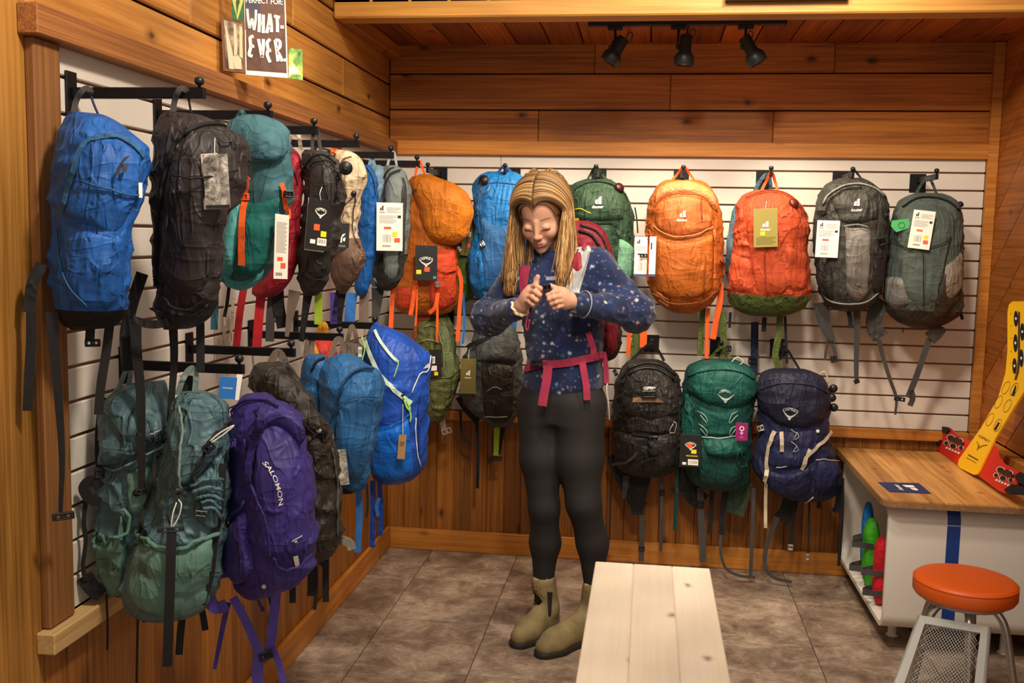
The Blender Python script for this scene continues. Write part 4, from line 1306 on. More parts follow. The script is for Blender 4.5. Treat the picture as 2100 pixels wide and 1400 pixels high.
p.patch('side_pocket', [(1612, 500), (1636, 510), (1656, 515)], [(1606, 588), (1632, 598), (1658, 592)], mRo, 0.005, 0.010, 8, 10)
p.line('zipper', [(1530, 408), (1560, 396), (1590, 394), (1622, 406), (1650, 440), (1652, 458)], 0.003, F('brick_trim', '#8a2c10'), 0.010)
p.line('seam', [(1569, 500), (1570, 560), (1572, 610)], 0.0018, F('brick_trim', '#8a2c10'), 0.012)
p.line('seam', [(1600, 500), (1620, 470), (1650, 458)], 0.0018, F('brick_trim', '#8a2c10'), 0.010)
p.loop([(1560, 394), (1570, 374), (1582, 353, 0.03), (1590, 374), (1596, 394)], 6, M_ORANGEWEB)
p.toggle(1626, 419, 11, plain('rust_plastic', '#5a1e12', 0.3))
p.buckle(1505, 440, 6, 12, 0, 0, M_PLASTIC, True)
p.card(1570, 467, 50, 82, M_CARDGOLD, -3, 0, 0.02, tag_gold() + [('sticker', 0.28, 0.60, 0.48, 0.70, M_YELLOW)], [(1572, 412, 0.16)], label='khaki card tag with a white emblem')
p.hang('hip_belt', [(1600, 645, -0.02), (1596, 690, -0.02), (1590, 730, -0.02), (1600, 760, -0.02)], 14, F('olive_web', '#4e5a26'))
p.hang('strap_end', [(1568, 650, -0.02), (1566, 680, -0.02)], 10, M_BLACKWEB)
p.hang('strap_end', [(1610, 648, -0.02), (1612, 700, -0.02), (1614, 745, -0.02)], 6, M_BLACKWEB)
p.hang('strap_end', [(1498, 640, -0.02), (1496, 672, -0.02)], 6, M_BLACKWEB)

mGd = F('graphite_cloth', '#3a3934', 1.0, 0.55, 0.45)
mGs = F('silver_grey_cloth', '#74706a', 0.95, 0.5, 0.35)
mGe = F('grey_trim', '#8a8e88', 0.9, 0.5, 0.2)
p = Pack('daypack', 'graphite daypack with a silver grey centre panel and large white tag', (2.05, -0.22), -8,
    [(365, 1722, 1770), (372, 1704, 1784), (382, 1690, 1798), (405, 1680, 1818), (443, 1671, 1823), (494, 1669, 1823), (536, 1671, 1818), (582, 1675, 1810), (613, 1686, 1798), (632, 1704, 1776), (638, 1722, 1760)], 0.14, mGd, seed=22, wr=0.007)
p.patch('front_panel', [(1732, 462), (1750, 464), (1770, 464), (1788, 470)], [(1736, 600), (1752, 616), (1766, 616), (1780, 604)], mGs, 0.006, 0.014)
p.patch('top_pocket', [(1700, 405), (1730, 390), (1768, 392), (1805, 412)], [(1722, 455), (1745, 458), (1770, 458), (1800, 448)], mGd, 0.005, 0.012)
p.line('zipper', [(1688, 420), (1700, 400), (1730, 382), (1764, 378), (1796, 388), (1814, 404)], 0.0045, mGe, 0.005)
p.line('zipper', [(1692, 440), (1704, 410), (1734, 390), (1766, 386)], 0.003, mK2, 0.007)
p.line('pocket_lip', [(1732, 464), (1760, 462), (1782, 465)], 0.003, mGe, 0.016)
p.line('bottom_piping', [(1684, 596), (1704, 616), (1740, 622), (1774, 618), (1800, 600)], 0.004, mGe, 0.006)
p.patch('side_pocket', [(1676, 530), (1690, 534), (1706, 540)], [(1680, 600), (1694, 610), (1712, 612)], mK4, 0.005, 0.010, 8, 10)
p.patch('side_pocket', [(1792, 500), (1806, 506), (1818, 510)], [(1788, 596), (1798, 604), (1808, 590)], mK4, 0.005, 0.010, 8, 10)
p.loop([(1734, 368), (1742, 358), (1750, 348, 0.03), (1760, 358), (1767, 368)], 5, M_GREYWEB)
p.emblem(EMB_D, 1757, 415, 12, 15, M_PRINTW, off=0.006)
p.text('deuter', 1757, 430, 24, M_PRINTW, off=0.006)
p.buckle(1806, 494, 16, 22, 20, 0, M_PLASTIC, True, 0.012)
p.buckle(1814, 440, 10, 14, 0, 0, M_PLASTIC, True, 0.01)
p.buckle(1688, 436, 22, 8, 0, 0, M_PLASTIC, True, 0.014)
p.card(1697, 490, 48, 81, M_CARDW, 1, -6, 0.018, tag_white())
p.hang('hip_belt', [(1684, 620), (1690, 660), (1702, 690), (1704, 705)], 34, M_GREYWEB, wend=14)
p.hang('strap_end', [(1700, 695), (1694, 720), (1692, 738)], 6, M_GREYWEB)
p.hang('strap_end', [(1704, 700), (1712, 722), (1712, 742)], 8, M_GREYWEB)
p.buckle(1710, 736, 14, 16, 15)
p.hang('hip_belt', [(1756, 630), (1758, 665), (1757, 700), (1756, 760), (1757, 785)], 16, M_GREYWEB, wend=8)
p.buckle(1757, 782, 12, 10, 30)
p.hang('strap_end', [(1740, 636, 0.02), (1744, 655, 0.02), (1744, 672, 0.02)], 10, M_BLACKWEB)

mGg = F('grey_green_cloth', '#48524c', 1.0, 0.6, 0.35)
mGb = F('espresso_cloth', '#32281f', 1.0, 0.6, 0.35)
p = Pack('daypack', 'grey green daypack with dark brown base, rightmost in the upper row', (2.385, -0.24), -10,
    [(396, 1876, 1932), (403, 1858, 1950), (413, 1843, 1964), (443, 1829, 1976), (494, 1822, 1977), (551, 1816, 1975), (609, 1812, 1975), (640, 1819, 1969), (659, 1836, 1945), (672, 1868, 1912)], 0.15, mGg, seed=23, wr=0.006, base=633, base_mat=mGb)
p.patch('front_panel', [(1842, 440), (1860, 420), (1900, 412), (1940, 424), (1962, 450)], [(1850, 590), (1872, 628), (1900, 634), (1930, 624), (1954, 580)], mGg, 0.003, 0.012)
p.patch('side_pocket', [(1818, 566), (1836, 566), (1850, 570)], [(1814, 615), (1834, 634), (1866, 622)], F('grey_mesh', '#6c6c66'), 0.006, 0.012, 8, 8)
p.patch('side_panel', [(1934, 560), (1955, 545), (1974, 530)], [(1906, 660), (1940, 650), (1972, 610)], mGb, 0.004, 0.008, 10, 10)
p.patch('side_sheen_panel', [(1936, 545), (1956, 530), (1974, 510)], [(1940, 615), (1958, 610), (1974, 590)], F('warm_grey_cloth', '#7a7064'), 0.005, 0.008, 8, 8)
p.line('zipper', [(1852, 425), (1880, 408), (1915, 406), (1946, 415), (1966, 432)], 0.004, mK2, 0.006)
p.line('seam', [(1893, 516), (1893, 570), (1894, 628)], 0.0018, mK2, 0.012)
p.line('seam', [(1838, 490), (1850, 503), (1870, 510), (1900, 508), (1930, 500), (1948, 486)], 0.002, mK2, 0.010)
p.line('seam', [(1948, 486), (1938, 530), (1926, 600)], 0.002, mK2, 0.010)
p.loop([(1878, 398), (1888, 380, 0.02), (1896, 370, 0.04), (1906, 366, 0.05), (1912, 376, 0.03), (1921, 398)], 6, mGg)
p.toggle(1973, 418, 7, M_PLASTIC)
p.card(1890, 471, 46, 86, M_CARDW, 6, 0, 0.02, tag_white() + [('sticker', 0.66, 0.63, 0.85, 0.72, M_YELLOW), ('sticker', 0.66, 0.76, 0.88, 0.86, M_RED)])
# green hexagonal tag
gm = plain('green_tag', '#3fa35a', 0.6)
def hex_tag(P_, x, y, w, h):
    q, nn = P_.cast(x, y)
    dd = (q - CAM).dot(P_.vd) - 0.02
    base = [on_plane(x + u * w / 2, y + v * h / 2, Vector((CAM.x, CAM.y, 0)) + P_.vd * dd, P_.vd) for u, v in ((-1, 0.1), (-0.9, -0.7), (0.75, -1.0), (1, -0.3), (0.85, 0.4), (-0.45, 1.0))]
    m_ = len(base)
    vs = base + [b + P_.vd * 0.0015 for b in base]
    o = mk('price_label', vs, [tuple(range(m_)), tuple(range(2 * m_ - 1, m_ - 1, -1))] + [(i, i + m_, (i + 1) % m_ + m_, (i + 1) % m_) for i in range(m_)], gm, P_.root, False, 'green hexagonal label with a drawn circle')
    pts = [on_plane(x + 2 + w * 0.16 * math.cos(a), y + h * 0.22 * math.sin(a), Vector((CAM.x, CAM.y, 0)) + P_.vd * (dd - 0.001), P_.vd) for a in [2 * math.pi * i / 16 for i in range(16)]]
    tube('print', pts, 0.0009, M_INK, o, 5, True)
hex_tag(p, 1847, 462, 40, 28)
p.hang('hip_belt', [(1812, 618, 0.0), (1796, 640, 0.02), (1793, 670, 0.02), (1806, 692, 0.02)], 36, mGd, label='padded dark hip belt wing', th=0.012)
p.hang('hip_belt', [(1930, 668, 0.03), (1918, 684, 0.03), (1906, 694, 0.03)], 30, mGb, th=0.010)
p.hang('strap_end', [(1802, 696, 0.02), (1812, 735, 0.02), (1826, 780, 0.02), (1838, 816, 0.02), (1836, 850, 0.02)], 11, M_GREYWEB, wend=5)
p.hang('strap_end', [(1906, 694, 0.02), (1894, 730, 0.02), (1878, 775, 0.02), (1862, 815, 0.02)], 13, M_GREYWEB)
p.buckle(1845, 818, 24, 10, -5, 0.02)
p.hang('strap_end', [(1868, 800, 0.02), (1872, 815, 0.02), (1866, 832, 0.02)], 12, M_GREYWEB)
p.hang('strap_end', [(1968, 635), (1974, 655)], 7, M_BLACKWEB)
p.hang('strap_end', [(1852, 672), (1852, 682)], 4, M_GREYWEB)
# ================================================================== back wall, lower row
mK5 = F('jet_black_cloth', '#25211f', 1.0, 0.5, 0.6)
p = Pack('trekking_pack', 'black multi-pocket pack in the lower row beside the person\'s hip', (1.25, -0.20), 4,
    [(736, 1300, 1350), (742, 1286, 1364), (752, 1279, 1374), (780, 1266, 1394), (815, 1261, 1400), (873, 1259, 1398), (911, 1258, 1396), (950, 1262, 1390), (966, 1276, 1376), (976, 1300, 1350)], 0.14, mK5, seed=31, wr=0.009)
p.patch('top_pocket', [(1276, 790), (1296, 770), (1332, 764), (1370, 774), (1392, 800)], [(1270, 850), (1300, 858), (1332, 862), (1366, 858), (1394, 846)], mK5, 0.004, 0.016)
p.patch('lower_pocket', [(1268, 884), (1300, 890), (1334, 892), (1366, 890), (1392, 884)], [(1272, 955), (1302, 966), (1332, 968), (1360, 966), (1386, 950)], mK5, 0.005, 0.018)
p.patch('front_panel', [(1280, 862), (1306, 850), (1336, 862), (1366, 852), (1390, 862)], [(1284, 886), (1308, 890), (1336, 892), (1364, 890), (1388, 884)], mK4, 0.008, 0.008, 14, 6)
p.line('zipper', [(1276, 790), (1290, 768), (1320, 756), (1352, 760), (1382, 780)], 0.004, M_PLASTIC, 0.006)
p.line('zipper', [(1274, 778), (1292, 757), (1322, 746), (1354, 750), (1384, 770)], 0.004, M_PLASTIC, 0.006)
p.line('compression_cord', [(1300, 826), (1312, 812), (1348, 812), (1376, 828)], 0.0016, M_GREYWEB, 0.016)
p.polys('stitched_label', [[(1300, 812), (1314, 816), (1350, 818), (1360, 824), (1300, 826)]], F('bronze_label', '#8a6a50'), 0.020)
p.buckle(1332, 806, 30, 16, 4, 0, M_PLASTIC, True, 0.026)
p.buckle(1338, 890, 20, 12, 0, 0, M_PLASTIC, True, 0.022)
p.text('OSPREY', 1331, 797, 24, M_PRINTW, 4, off=0.024)
p.strip('webbing', [(1300, 888), (1336, 892), (1384, 886)], 7, M_BLACKWEB, 0.022)
p.strip('gear_loop', [(1262, 948), (1288, 945), (1306, 926)], 5, M_GREYWEB, 0.022)
p.strip('gear_loop', [(1292, 958), (1324, 944), (1352, 932)], 4, M_BLACKWEB, 0.024)
p.line('gear_loop', [(1378, 866), (1372, 880), (1374, 896), (1380, 886), (1384, 866), (1378, 862)], 0.0018, M_PRINTG, 0.018)
p.patch('bungee_pouch', [(1330, 900), (1342, 904), (1352, 912)], [(1326, 926), (1338, 934), (1350, 930)], mK4, 0.018, 0.014, 8, 8)
p.loop([(1294, 740), (1312, 722), (1336, 704, 0.03), (1352, 722), (1362, 740)], 6, M_BLACKWEB)
p.buckle(1262, 764, 8, 14, 30)
p.cord('hydration_tube', [(1247, 778, 0.02), (1244, 800, 0.03), (1248, 830, 0.03), (1250, 862, 0.02)], 2.0, M_PRINTW)
p.hang('hip_belt', [(1262, 930, -0.03), (1272, 962, -0.03), (1292, 1000, -0.02), (1312, 1040, -0.02)], 36, mK2, th=0.012)
p.hang('hip_belt', [(1316, 975, -0.02), (1310, 1020, -0.02), (1306, 1055, -0.02)], 38, mK2, th=0.012, wend=24)
p.hang('strap_end', [(1316, 1056), (1316, 1100), (1315, 1150)], 11, M_GREYWEB)
p.buckle(1316, 1124, 13, 12)
p.hang('strap_end', [(1284, 975), (1282, 1000), (1279, 1022)], 14, M_GREYWEB, wend=8)
p.hang('strap_end', [(1356, 975), (1357, 1040), (1355, 1130)], 7, M_GREYWEB)
p.cord('cord_end', [(1254, 960), (1252, 1040), (1250, 1108)], 1.6, M_BLACKWEB)
p.buckle(1358, 1010, 10, 14)

mEm = F('emerald_cloth', '#135c52', 0.72, 0.55, 0.4)
mEmd = F('deep_emerald_cloth', '#0d453f', 0.75, 0.55, 0.35)
p = Pack('trekking_pack', 'emerald green lidded pack with magenta and black tags in the lower row', (1.56, -0.20), 0,
    [(736, 1446, 1508), (742, 1430, 1524), (754, 1410, 1543), (796, 1401, 1551), (834, 1399, 1546), (881, 1397, 1541), (931, 1400, 1539), (981, 1412, 1536), (996, 1428, 1520), (1004, 1450, 1500)], 0.14, mEmd, seed=32, wr=0.006)
p.hull('lid', [(740, 1444, 1510), (748, 1424, 1530), (766, 1410, 1546), (796, 1408, 1551), (818, 1426, 1540), (832, 1452, 1520), (838, 1470, 1500)], 0.11, mEm, 2.5, 0.006, 33, toward=0.06, nrow=26, ncol=44, back=0.8)
p.patch('stretch_pocket', [(1432, 830), (1460, 842), (1490, 844), (1512, 834)], [(1434, 890), (1460, 894), (1486, 894), (1508, 888)], mEm, 0.004, 0.010)
p.patch('sleeping_bag_pocket', [(1424, 898), (1456, 902), (1490, 902), (1526, 896)], [(1430, 985), (1460, 998), (1492, 998), (1524, 984)], mEmd, 0.006, 0.018)
p.patch('front_flap', [(1438, 896), (1466, 900), (1496, 900), (1530, 894)], [(1446, 930), (1470, 936), (1500, 938), (1528, 928)], mEm, 0.018, 0.008, 14, 6)
p.patch('side_panel', [(1400, 830), (1412, 822), (1424, 830)], [(1400, 920), (1410, 930), (1420, 925)], mEm, 0.005, 0.010, 8, 10)
mSv = plain('silver_reflective_print', '#b8c4bc', 0.4)
for x0, sg in ((1444, 1), (1502, -1)):
    for y in (842, 868):
        p.line('reflective_print', [(x0 - 10 * sg, y), (x0 + 4 * sg, y + 10), (x0 + 8 * sg, y + 26), (x0 - 6 * sg, y + 8)], 0.0012, mSv, 0.014)
p.line('seam', [(1440, 894), (1470, 897), (1506, 893)], 0.002, mSv, 0.014)
p.emblem(EMB_BIRD, 1488, 815, 34, 18, mSv, rot=3, off=0.005)
p.text('OSPREY', 1487, 801, 24, mSv, 3, arc=4, off=0.005)
p.line('lid_seam', [(1412, 772), (1440, 762), (1480, 758), (1520, 764), (1546, 778)], 0.003, mEmd, 0.004)
p.strip('webbing', [(1412, 808), (1416, 850), (1420, 890)], 8, mEm, 0.012)
p.line('gear_loop', [(1512, 918), (1522, 935), (1526, 950), (1516, 956), (1508, 940), (1512, 918)], 0.0028, mEm, 0.02)
p.line('gear_loop', [(1412, 815), (1424, 830), (1420, 850), (1410, 838), (1412, 815)], 0.0028, mEm, 0.014)
p.loop([(1452, 742), (1464, 726), (1480, 712, 0.03), (1492, 726), (1504, 742)], 6, F('olive_web', '#4e5a26'))
p.cord('zip_cord', [(1500, 742, 0.1), (1512, 732, 0.1), (1524, 740, 0.1), (1518, 748, 0.1)], 1.2, mSv)
p.card(1416, 924, 45, 70, M_CARDK, 0, 0, 0.03, [('text', 'OSPREY', 0.5, 0.26, 0.5, M_PRINTW, 0.05), ('emblem', EMB_BIRD, 0.5, 0.38, 0.54, 0.18, M_PRINTW), ('sticker', 0.34, 0.28, 0.58, 0.40, M_RED), ('sticker', 0.54, 0.46, 0.78, 0.58, M_YELLOW), ('rect', 0.4, 0.76, 0.88, 0.94, M_CARDW), ('bars', 0.44, 0.80, 0.84, 0.90, 12, M_INK), ('rect', 0.14, 0.86, 0.32, 0.94, M_CARDW), ('lines', 0.3, 0.64, 0.85, 0.69, 2, M_YELLOW)], label='black card tag with a white bird emblem')
mMag = plain('magenta_card', '#8c1464', 0.5)
def ring_polys(cx, cy, r0, r1, n_=14):
    return [[(cx + r0 * math.cos(a), cy + r0 * math.sin(a) * 0.7), (cx + r1 * math.cos(a), cy + r1 * math.sin(a) * 0.7), (cx + r1 * math.cos(b), cy + r1 * math.sin(b) * 0.7), (cx + r0 * math.cos(b), cy + r0 * math.sin(b) * 0.7)] for a, b in [(2 * math.pi * i / n_, 2 * math.pi * (i + 1) / n_) for i in range(n_)]]
p.card(1521, 885, 25, 38, mMag, 0, 4, 0.03, [('emblem', ring_polys(0.5, 0.32, 0.13, 0.20), 0.5, 0.5, 1, 1, M_PRINTW), ('rect', 0.47, 0.46, 0.53, 0.68, M_PRINTW), ('rect', 0.36, 0.55, 0.64, 0.585, M_PRINTW), ('lines', 0.35, 0.78, 0.65, 0.86, 2, M_PRINTG)], label='magenta card tag with a white female symbol')
p.hang('hip_belt', [(1408, 960, -0.03), (1412, 1000, -0.03), (1440, 1030, -0.02)], 40, mK2, th=0.012)
p.hang('hip_belt', [(1520, 985, -0.03), (1512, 1020, -0.03), (1502, 1052, -0.03)], 48, F('green_mesh_padding', '#2c3c2c'), th=0.014)
p.hang('strap_end', [(1388, 960), (1387, 1020), (1384, 1087)], 8, mEmd)
p.hang('strap_end', [(1436, 1000), (1438, 1060), (1442, 1152)], 14, M_GREYWEB)
p.hang('strap_end', [(1460, 1002), (1458, 1050), (1454, 1094)], 10, M_BLACKWEB)
p.hang('strap_end', [(1488, 1002), (1482, 1050), (1480, 1096)], 12, M_BLACKWEB)
p.hang('strap_end', [(1478, 1096), (1478, 1130), (1488, 1164), (1516, 1180), (1548, 1183)], 6, M_GREYWEB)
p.hang('strap_end', [(1546, 1000), (1543, 1090), (1539, 1182)], 8, M_GREYWEB)
p.buckle(1437, 1034, 14, 18)

mNv = F('navy_cloth', '#1e2246', 1.0, 0.55, 0.4)
mNvd = F('dark_navy_cloth', '#191a30', 1.0, 0.55, 0.4)
mBe = F('bone_webbing', '#b8a890', 1.0, 0.6, 0.1)
p = Pack('trekking_pack', 'navy lidded pack with bone coloured straps, rightmost of the lower row', (1.835, -0.22), -4,
    [(755, 1592, 1650), (760, 1574, 1668), (770, 1558, 1688), (803, 1552, 1701), (846, 1554, 1702), (873, 1558, 1700), (911, 1550, 1706), (950, 1541, 1720), (981, 1554, 1724), (1008, 1582, 1712), (1020, 1604, 1694), (1026, 1625, 1672)], 0.14, mNv, seed=34, wr=0.007)
p.hull('lid', [(756, 1596, 1648), (764, 1572, 1676), (780, 1556, 1694), (803, 1551, 1702), (830, 1556, 1698), (856, 1576, 1684), (872, 1602, 1660), (878, 1620, 1642)], 0.11, mNvd, 2.5, 0.007, 35, toward=0.07, nrow=28, ncol=44, back=0.8)
p.patch('stretch_pocket', [(1580, 882), (1606, 884), (1640, 884), (1672, 878)], [(1572, 955), (1600, 962), (1632, 962), (1668, 948)], mNv, 0.004, 0.010)
p.patch('lower_pocket', [(1556, 956), (1590, 968), (1630, 968), (1664, 950)], [(1576, 998), (1600, 1012), (1636, 1014), (1664, 1004)], mNv, 0.006, 0.018)
p.patch('side_pocket', [(1674, 940), (1696, 942), (1718, 950)], [(1668, 1000), (1690, 1010), (1716, 996)], mNv, 0.008, 0.016, 10, 10)
p.line('pocket_lip', [(1672, 940), (1696, 942), (1716, 948)], 0.0025, mBe, 0.016)
p.emblem(EMB_BIRD, 1620, 850, 32, 20, mSv, rot=8, off=0.006)
p.text('OSPREY', 1622, 838, 32, mSv, 10, arc=4, off=0.006)
p.line('lid_seam', [(1558, 800), (1590, 788), (1630, 786), (1670, 792), (1698, 806)], 0.0025, mNv, 0.004)
p.strip('webbing', [(1590, 882), (1582, 910), (1576, 950), (1572, 985)], 9, mBe, 0.014)
p.hang('strap_end', [(1571, 985, 0.12), (1570, 1030, 0.1), (1570, 1082, 0.1)], 7, mBe)
p.strip('webbing', [(1603, 884), (1604, 905), (1604, 926)], 8, mBe, 0.016)
p.strip('webbing', [(1702, 885), (1680, 910), (1660, 926), (1650, 940), (1644, 962)], 7, mBe, 0.016)
p.strip('webbing', [(1658, 920), (1652, 940), (1648, 956)], 6, mBe, 0.018)
for y in (880, 905):
    p.line('reflective_print', [(1622, y), (1632, y + 6), (1638, y + 18), (1626, y + 22), (1634, y + 8)], 0.0012, mSv, 0.012)
p.line('print_mark', [(1592, 956), (1602, 956), (1613, 953)], 0.0016, mSv, 0.012)
p.toggle(1677, 884, 4, M_CORD)
p.line('bottom_piping', [(1590, 1016), (1620, 1028), (1650, 1030), (1668, 1018)], 0.003, mBe, 0.004)
p.loop([(1590, 758), (1600, 735), (1612, 716, 0.03), (1626, 735), (1640, 758)], 5, M_BLACKWEB)
p.cord('lid_cord', [(1680, 768, 0.08), (1690, 762, 0.08), (1696, 772, 0.08), (1698, 785, 0.08)], 2.0, mBe)
for x, y in ((1709, 796), (1706, 815), (1710, 835)):
    p.toggle(x, y, 9, M_PLASTIC, 0.03)
p.hang('hip_belt', [(1622, 1022, -0.02), (1614, 1050, -0.02), (1600, 1066, -0.02)], 34, mK2, th=0.012)
p.hang('hip_belt', [(1722, 985, -0.02), (1720, 1030, -0.02), (1712, 1050, -0.02)], 14, mNvd)
p.hang('strap_end', [(1594, 1060), (1582, 1090), (1570, 1130), (1570, 1165), (1590, 1185), (1624, 1193)], 12, M_GREYWEB, wend=6)
p.hang('strap_end', [(1630, 1030), (1626, 1070), (1622, 1116)], 8, M_BLACKWEB)
p.buckle(1621, 1122, 12, 14, 0, 0, M_STEEL)
p.cord('cord_end', [(1660, 1028), (1658, 1080), (1657, 1134)], 1.8, M_BLACKWEB)
p.buckle(1656, 1142, 8, 16, 0, 0, M_STEEL)
p.hang('strap_end', [(1680, 1018), (1679, 1042)], 8, M_BLACKWEB)
p.hang('strap_end', [(1728, 980), (1727, 1060), (1720, 1160)], 7, M_BLACKWEB)
p.buckle(1560, 878, 16, 14, 20, 0.1, M_STEEL)

mOlv = F('khaki_olive_cloth', '#5e6236', 0.95, 0.6, 0.5)
p = Pack('trekking_pack', 'olive green pack in the lower corner behind the bright blue pack', (0.30, -0.18), 8,
    [(640, 872, 912), (650, 860, 922), (668, 854, 930), (711, 850, 937), (754, 850, 943), (797, 855, 938), (826, 862, 928), (850, 872, 912), (864, 880, 902)], 0.12, mOlv, seed=36, wr=0.008)
p.patch('side_panel', [(900, 670), (914, 665), (926, 690)], [(906, 770), (918, 780), (932, 770)], F('sage_cloth', '#66704c'), 0.004, 0.012, 8, 10)
p.line('zipper', [(868, 672), (890, 668), (904, 690), (910, 740), (908, 770)], 0.0025, F('pale_olive_trim', '#8e8c58'), 0.008)
p.line('zipper', [(862, 700), (885, 697), (902, 702)], 0.0025, F('pale_olive_trim', '#8e8c58'), 0.008)
p.line('pocket_lip', [(862, 790), (890, 778), (920, 772), (938, 760)], 0.0025, mOlv, 0.006)
p.card(892, 745, 26, 58, M_CARDK, 0, 10, 0.02, [('rect', 0.2, 0.25, 0.5, 0.5, M_CARDW), ('rect', 0.2, 0.58, 0.65, 0.76, M_CARDW), ('bars', 0.24, 0.3, 0.46, 0.45, 5, M_INK), ('sticker', 0.45, 0.80, 0.75, 0.93, M_YELLOW)])
p.hang('strap_end', [(912, 830), (906, 850), (910, 880)], 12, F('grey_green_web', '#7a7468'))
p.buckle(916, 884, 22, 14, 20, 0, F('pinkish_plastic', '#8a7468'))
p.hang('strap_end', [(944, 840), (948, 890), (968, 912)], 5, M_BLACKWEB)
mDk = F('umber_black_cloth', '#2a241e', 1.0, 0.5, 0.5)
mDg = F('blue_grey_cloth', '#464a4a', 1.0, 0.55, 0.4)
p = Pack('trekking_pack', 'umber black pack with blue grey sides, half behind the person\'s hip', (0.565, -0.18), 0,
    [(658, 995, 1040), (668, 982, 1054), (697, 968, 1066), (754, 948, 1074), (800, 944, 1074), (840, 966, 1066), (860, 992, 1056), (874, 1008, 1046)], 0.13, mDg, seed=37, wr=0.008)
p.patch('front_panel', [(985, 748), (1005, 740), (1030, 742), (1056, 750)], [(992, 850), (1010, 868), (1036, 868), (1052, 850)], mDk, 0.004, 0.018)
p.patch('lid_panel', [(972, 700), (1000, 690), (1030, 690), (1062, 700)], [(976, 742), (1002, 740), (1030, 740), (1060, 744)], mDg, 0.006, 0.016)
p.line('seam', [(996, 850), (1012, 852), (1038, 852)], 0.002, mGe, 0.016)
p.line('seam', [(1000, 800), (1014, 792), (1028, 794)], 0.002, mGe, 0.018)
p.card(960, 771, 32, 73, M_CARDKHAKI, 0, -6, 0.015, tag_gold(), [(966, 700, 0.1), (962, 720, 0.1)])
p.hang('hip_belt', [(945, 810, -0.01), (962, 836, -0.01), (984, 860, -0.01)], 26, mK2)
p.hang('strap_end', [(978, 862), (980, 930), (979, 1001)], 7, M_BLACKWEB)
p.hang('hip_belt', [(1024, 872), (1020, 905), (1018, 930)], 26, M_BLACKWEB, wend=18)
p.hang('whistle_strap', [(1019, 876, 0.01), (1018, 905, 0.01), (1017, 934, 0.01)], 13, M_LIMEWEB, wend=10)
p.buckle(1018, 940, 22, 10, 0, 0.01)
p.hang('shoulder_strap', [(1008, 690, 0.12), (990, 697, 0.13), (970, 704, 0.12), (958, 712, 0.1)], 8, M_BLACKWEB)

# ================================================================== left wall, lower row
mS = F('slate_green_cloth', '#4a666e', 0.98, 0.42, 0.55)
mSg = F('sage_green_mesh', '#5c8074', 0.9, 0.65, 0.25)
p = Pack('trekking_pack', 'slate green pack hanging lowest on the left, next to the panel edge', (0.135, -2.53), 55,
    [(782, 282, 338), (790, 262, 342), (817, 218, 346), (850, 206, 346), (890, 201, 345), (953, 199, 342), (1011, 191, 340), (1089, 186, 335), (1133, 195, 325), (1182, 208, 306), (1208, 220, 285), (1220, 235, 265)], 0.11, mS, seed=38, wr=0.009, n=2.3)
p.patch('lid', [(212, 830), (240, 806), (285, 788), (340, 786)], [(204, 958), (240, 952), (290, 930), (342, 902)], mS, 0.010, 0.018)
p.line('lid_seam', [(204, 962), (240, 950), (295, 924), (342, 900)], 0.003, F('pale_slate_trim', '#6c7c78'), 0.014)
p.line('print_mark', [(304, 890), (314, 886), (328, 881)], 0.0018, M_PRINTG, 0.012)
p.patch('side_pocket', [(187, 1092), (205, 1108), (232, 1104), (250, 1088), (254, 1040)], [(200, 1150), (214, 1200), (232, 1222), (252, 1212), (262, 1160)], mSg, 0.010, 0.016)
p.line('pocket_lip', [(187, 1092), (205, 1109), (232, 1105), (249, 1089), (253, 1045)], 0.004, mSg, 0.018)
p.patch('front_pocket', [(262, 965), (285, 960), (320, 955)], [(262, 1050), (280, 1060), (310, 1050)], mSg, 0.006, 0.014, 10, 8)
p.loop([(228, 820), (245, 790), (256, 764, 0.0), (262, 752, 0.0), (268, 764), (262, 800)], 10, F('pale_slate_trim', '#6c7c78'))
p.hang('shoulder_strap', [(214, 815, 0.03), (205, 860, 0.03), (202, 910, 0.03), (204, 958, 0.04)], 15, mK2)
p.buckle(204, 970, 20, 24, 0, 0.06)
p.hang('hip_belt', [(206, 1000, 0.06), (188, 985, 0.06), (172, 1000, 0.06), (184, 1022, 0.06), (206, 1030, 0.06)], 22, M_BLACKWEB)
p.hang('strap_end', [(176, 1024, 0.05), (172, 1070, 0.05), (176, 1110, 0.05), (170, 1160, 0.05), (176, 1190, 0.05)], 9, M_BLACKWEB)
p.hang('hip_belt', [(172, 1180, 0.04), (190, 1205, 0.05), (210, 1220, 0.05)], 34, mK2)
p.cord('cord_end', [(218, 1218, 0.05), (220, 1260, 0.05), (221, 1300, 0.05), (220, 1332, 0.05)], 2.4, M_BLACKWEB)
p.hang('strap_end', [(282, 1210, 0.0), (283, 1240, 0.0), (280, 1400, 0.0)], 5, M_BLACKWEB)
p.hang('strap_end', [(297, 1235, 0.0), (297, 1275, 0.0)], 10, M_BLACKWEB)
p.toggle(280, 1010, 8)
p = Pack('trekking_pack', 'large slate green pack with broad sage pocket in the lower left foreground', (0.29, -2.60), 42,
    [(802, 372, 420), (812, 362, 446), (832, 354, 464), (880, 337, 468), (939, 317, 466), (1012, 302, 464), (1084, 284, 460), (1133, 263, 456), (1182, 248, 446), (1230, 252, 430), (1252, 280, 412), (1262, 315, 390)], 0.15, mS, seed=39, wr=0.010, n=2.3)
p.patch('front_pocket', [(284, 1094), (310, 1110), (350, 1120), (400, 1112), (440, 1095)], [(258, 1222), (290, 1248), (340, 1262), (390, 1258), (430, 1228)], mSg, 0.008, 0.016)
p.line('pocket_lip', [(284, 1093), (310, 1110), (350, 1119), (400, 1112), (442, 1094)], 0.005, mSg, 0.016)
p.patch('lid', [(362, 822), (390, 806), (425, 808), (462, 830)], [(352, 880), (370, 990), (380, 1000), (462, 905)], mS, 0.012, 0.014)
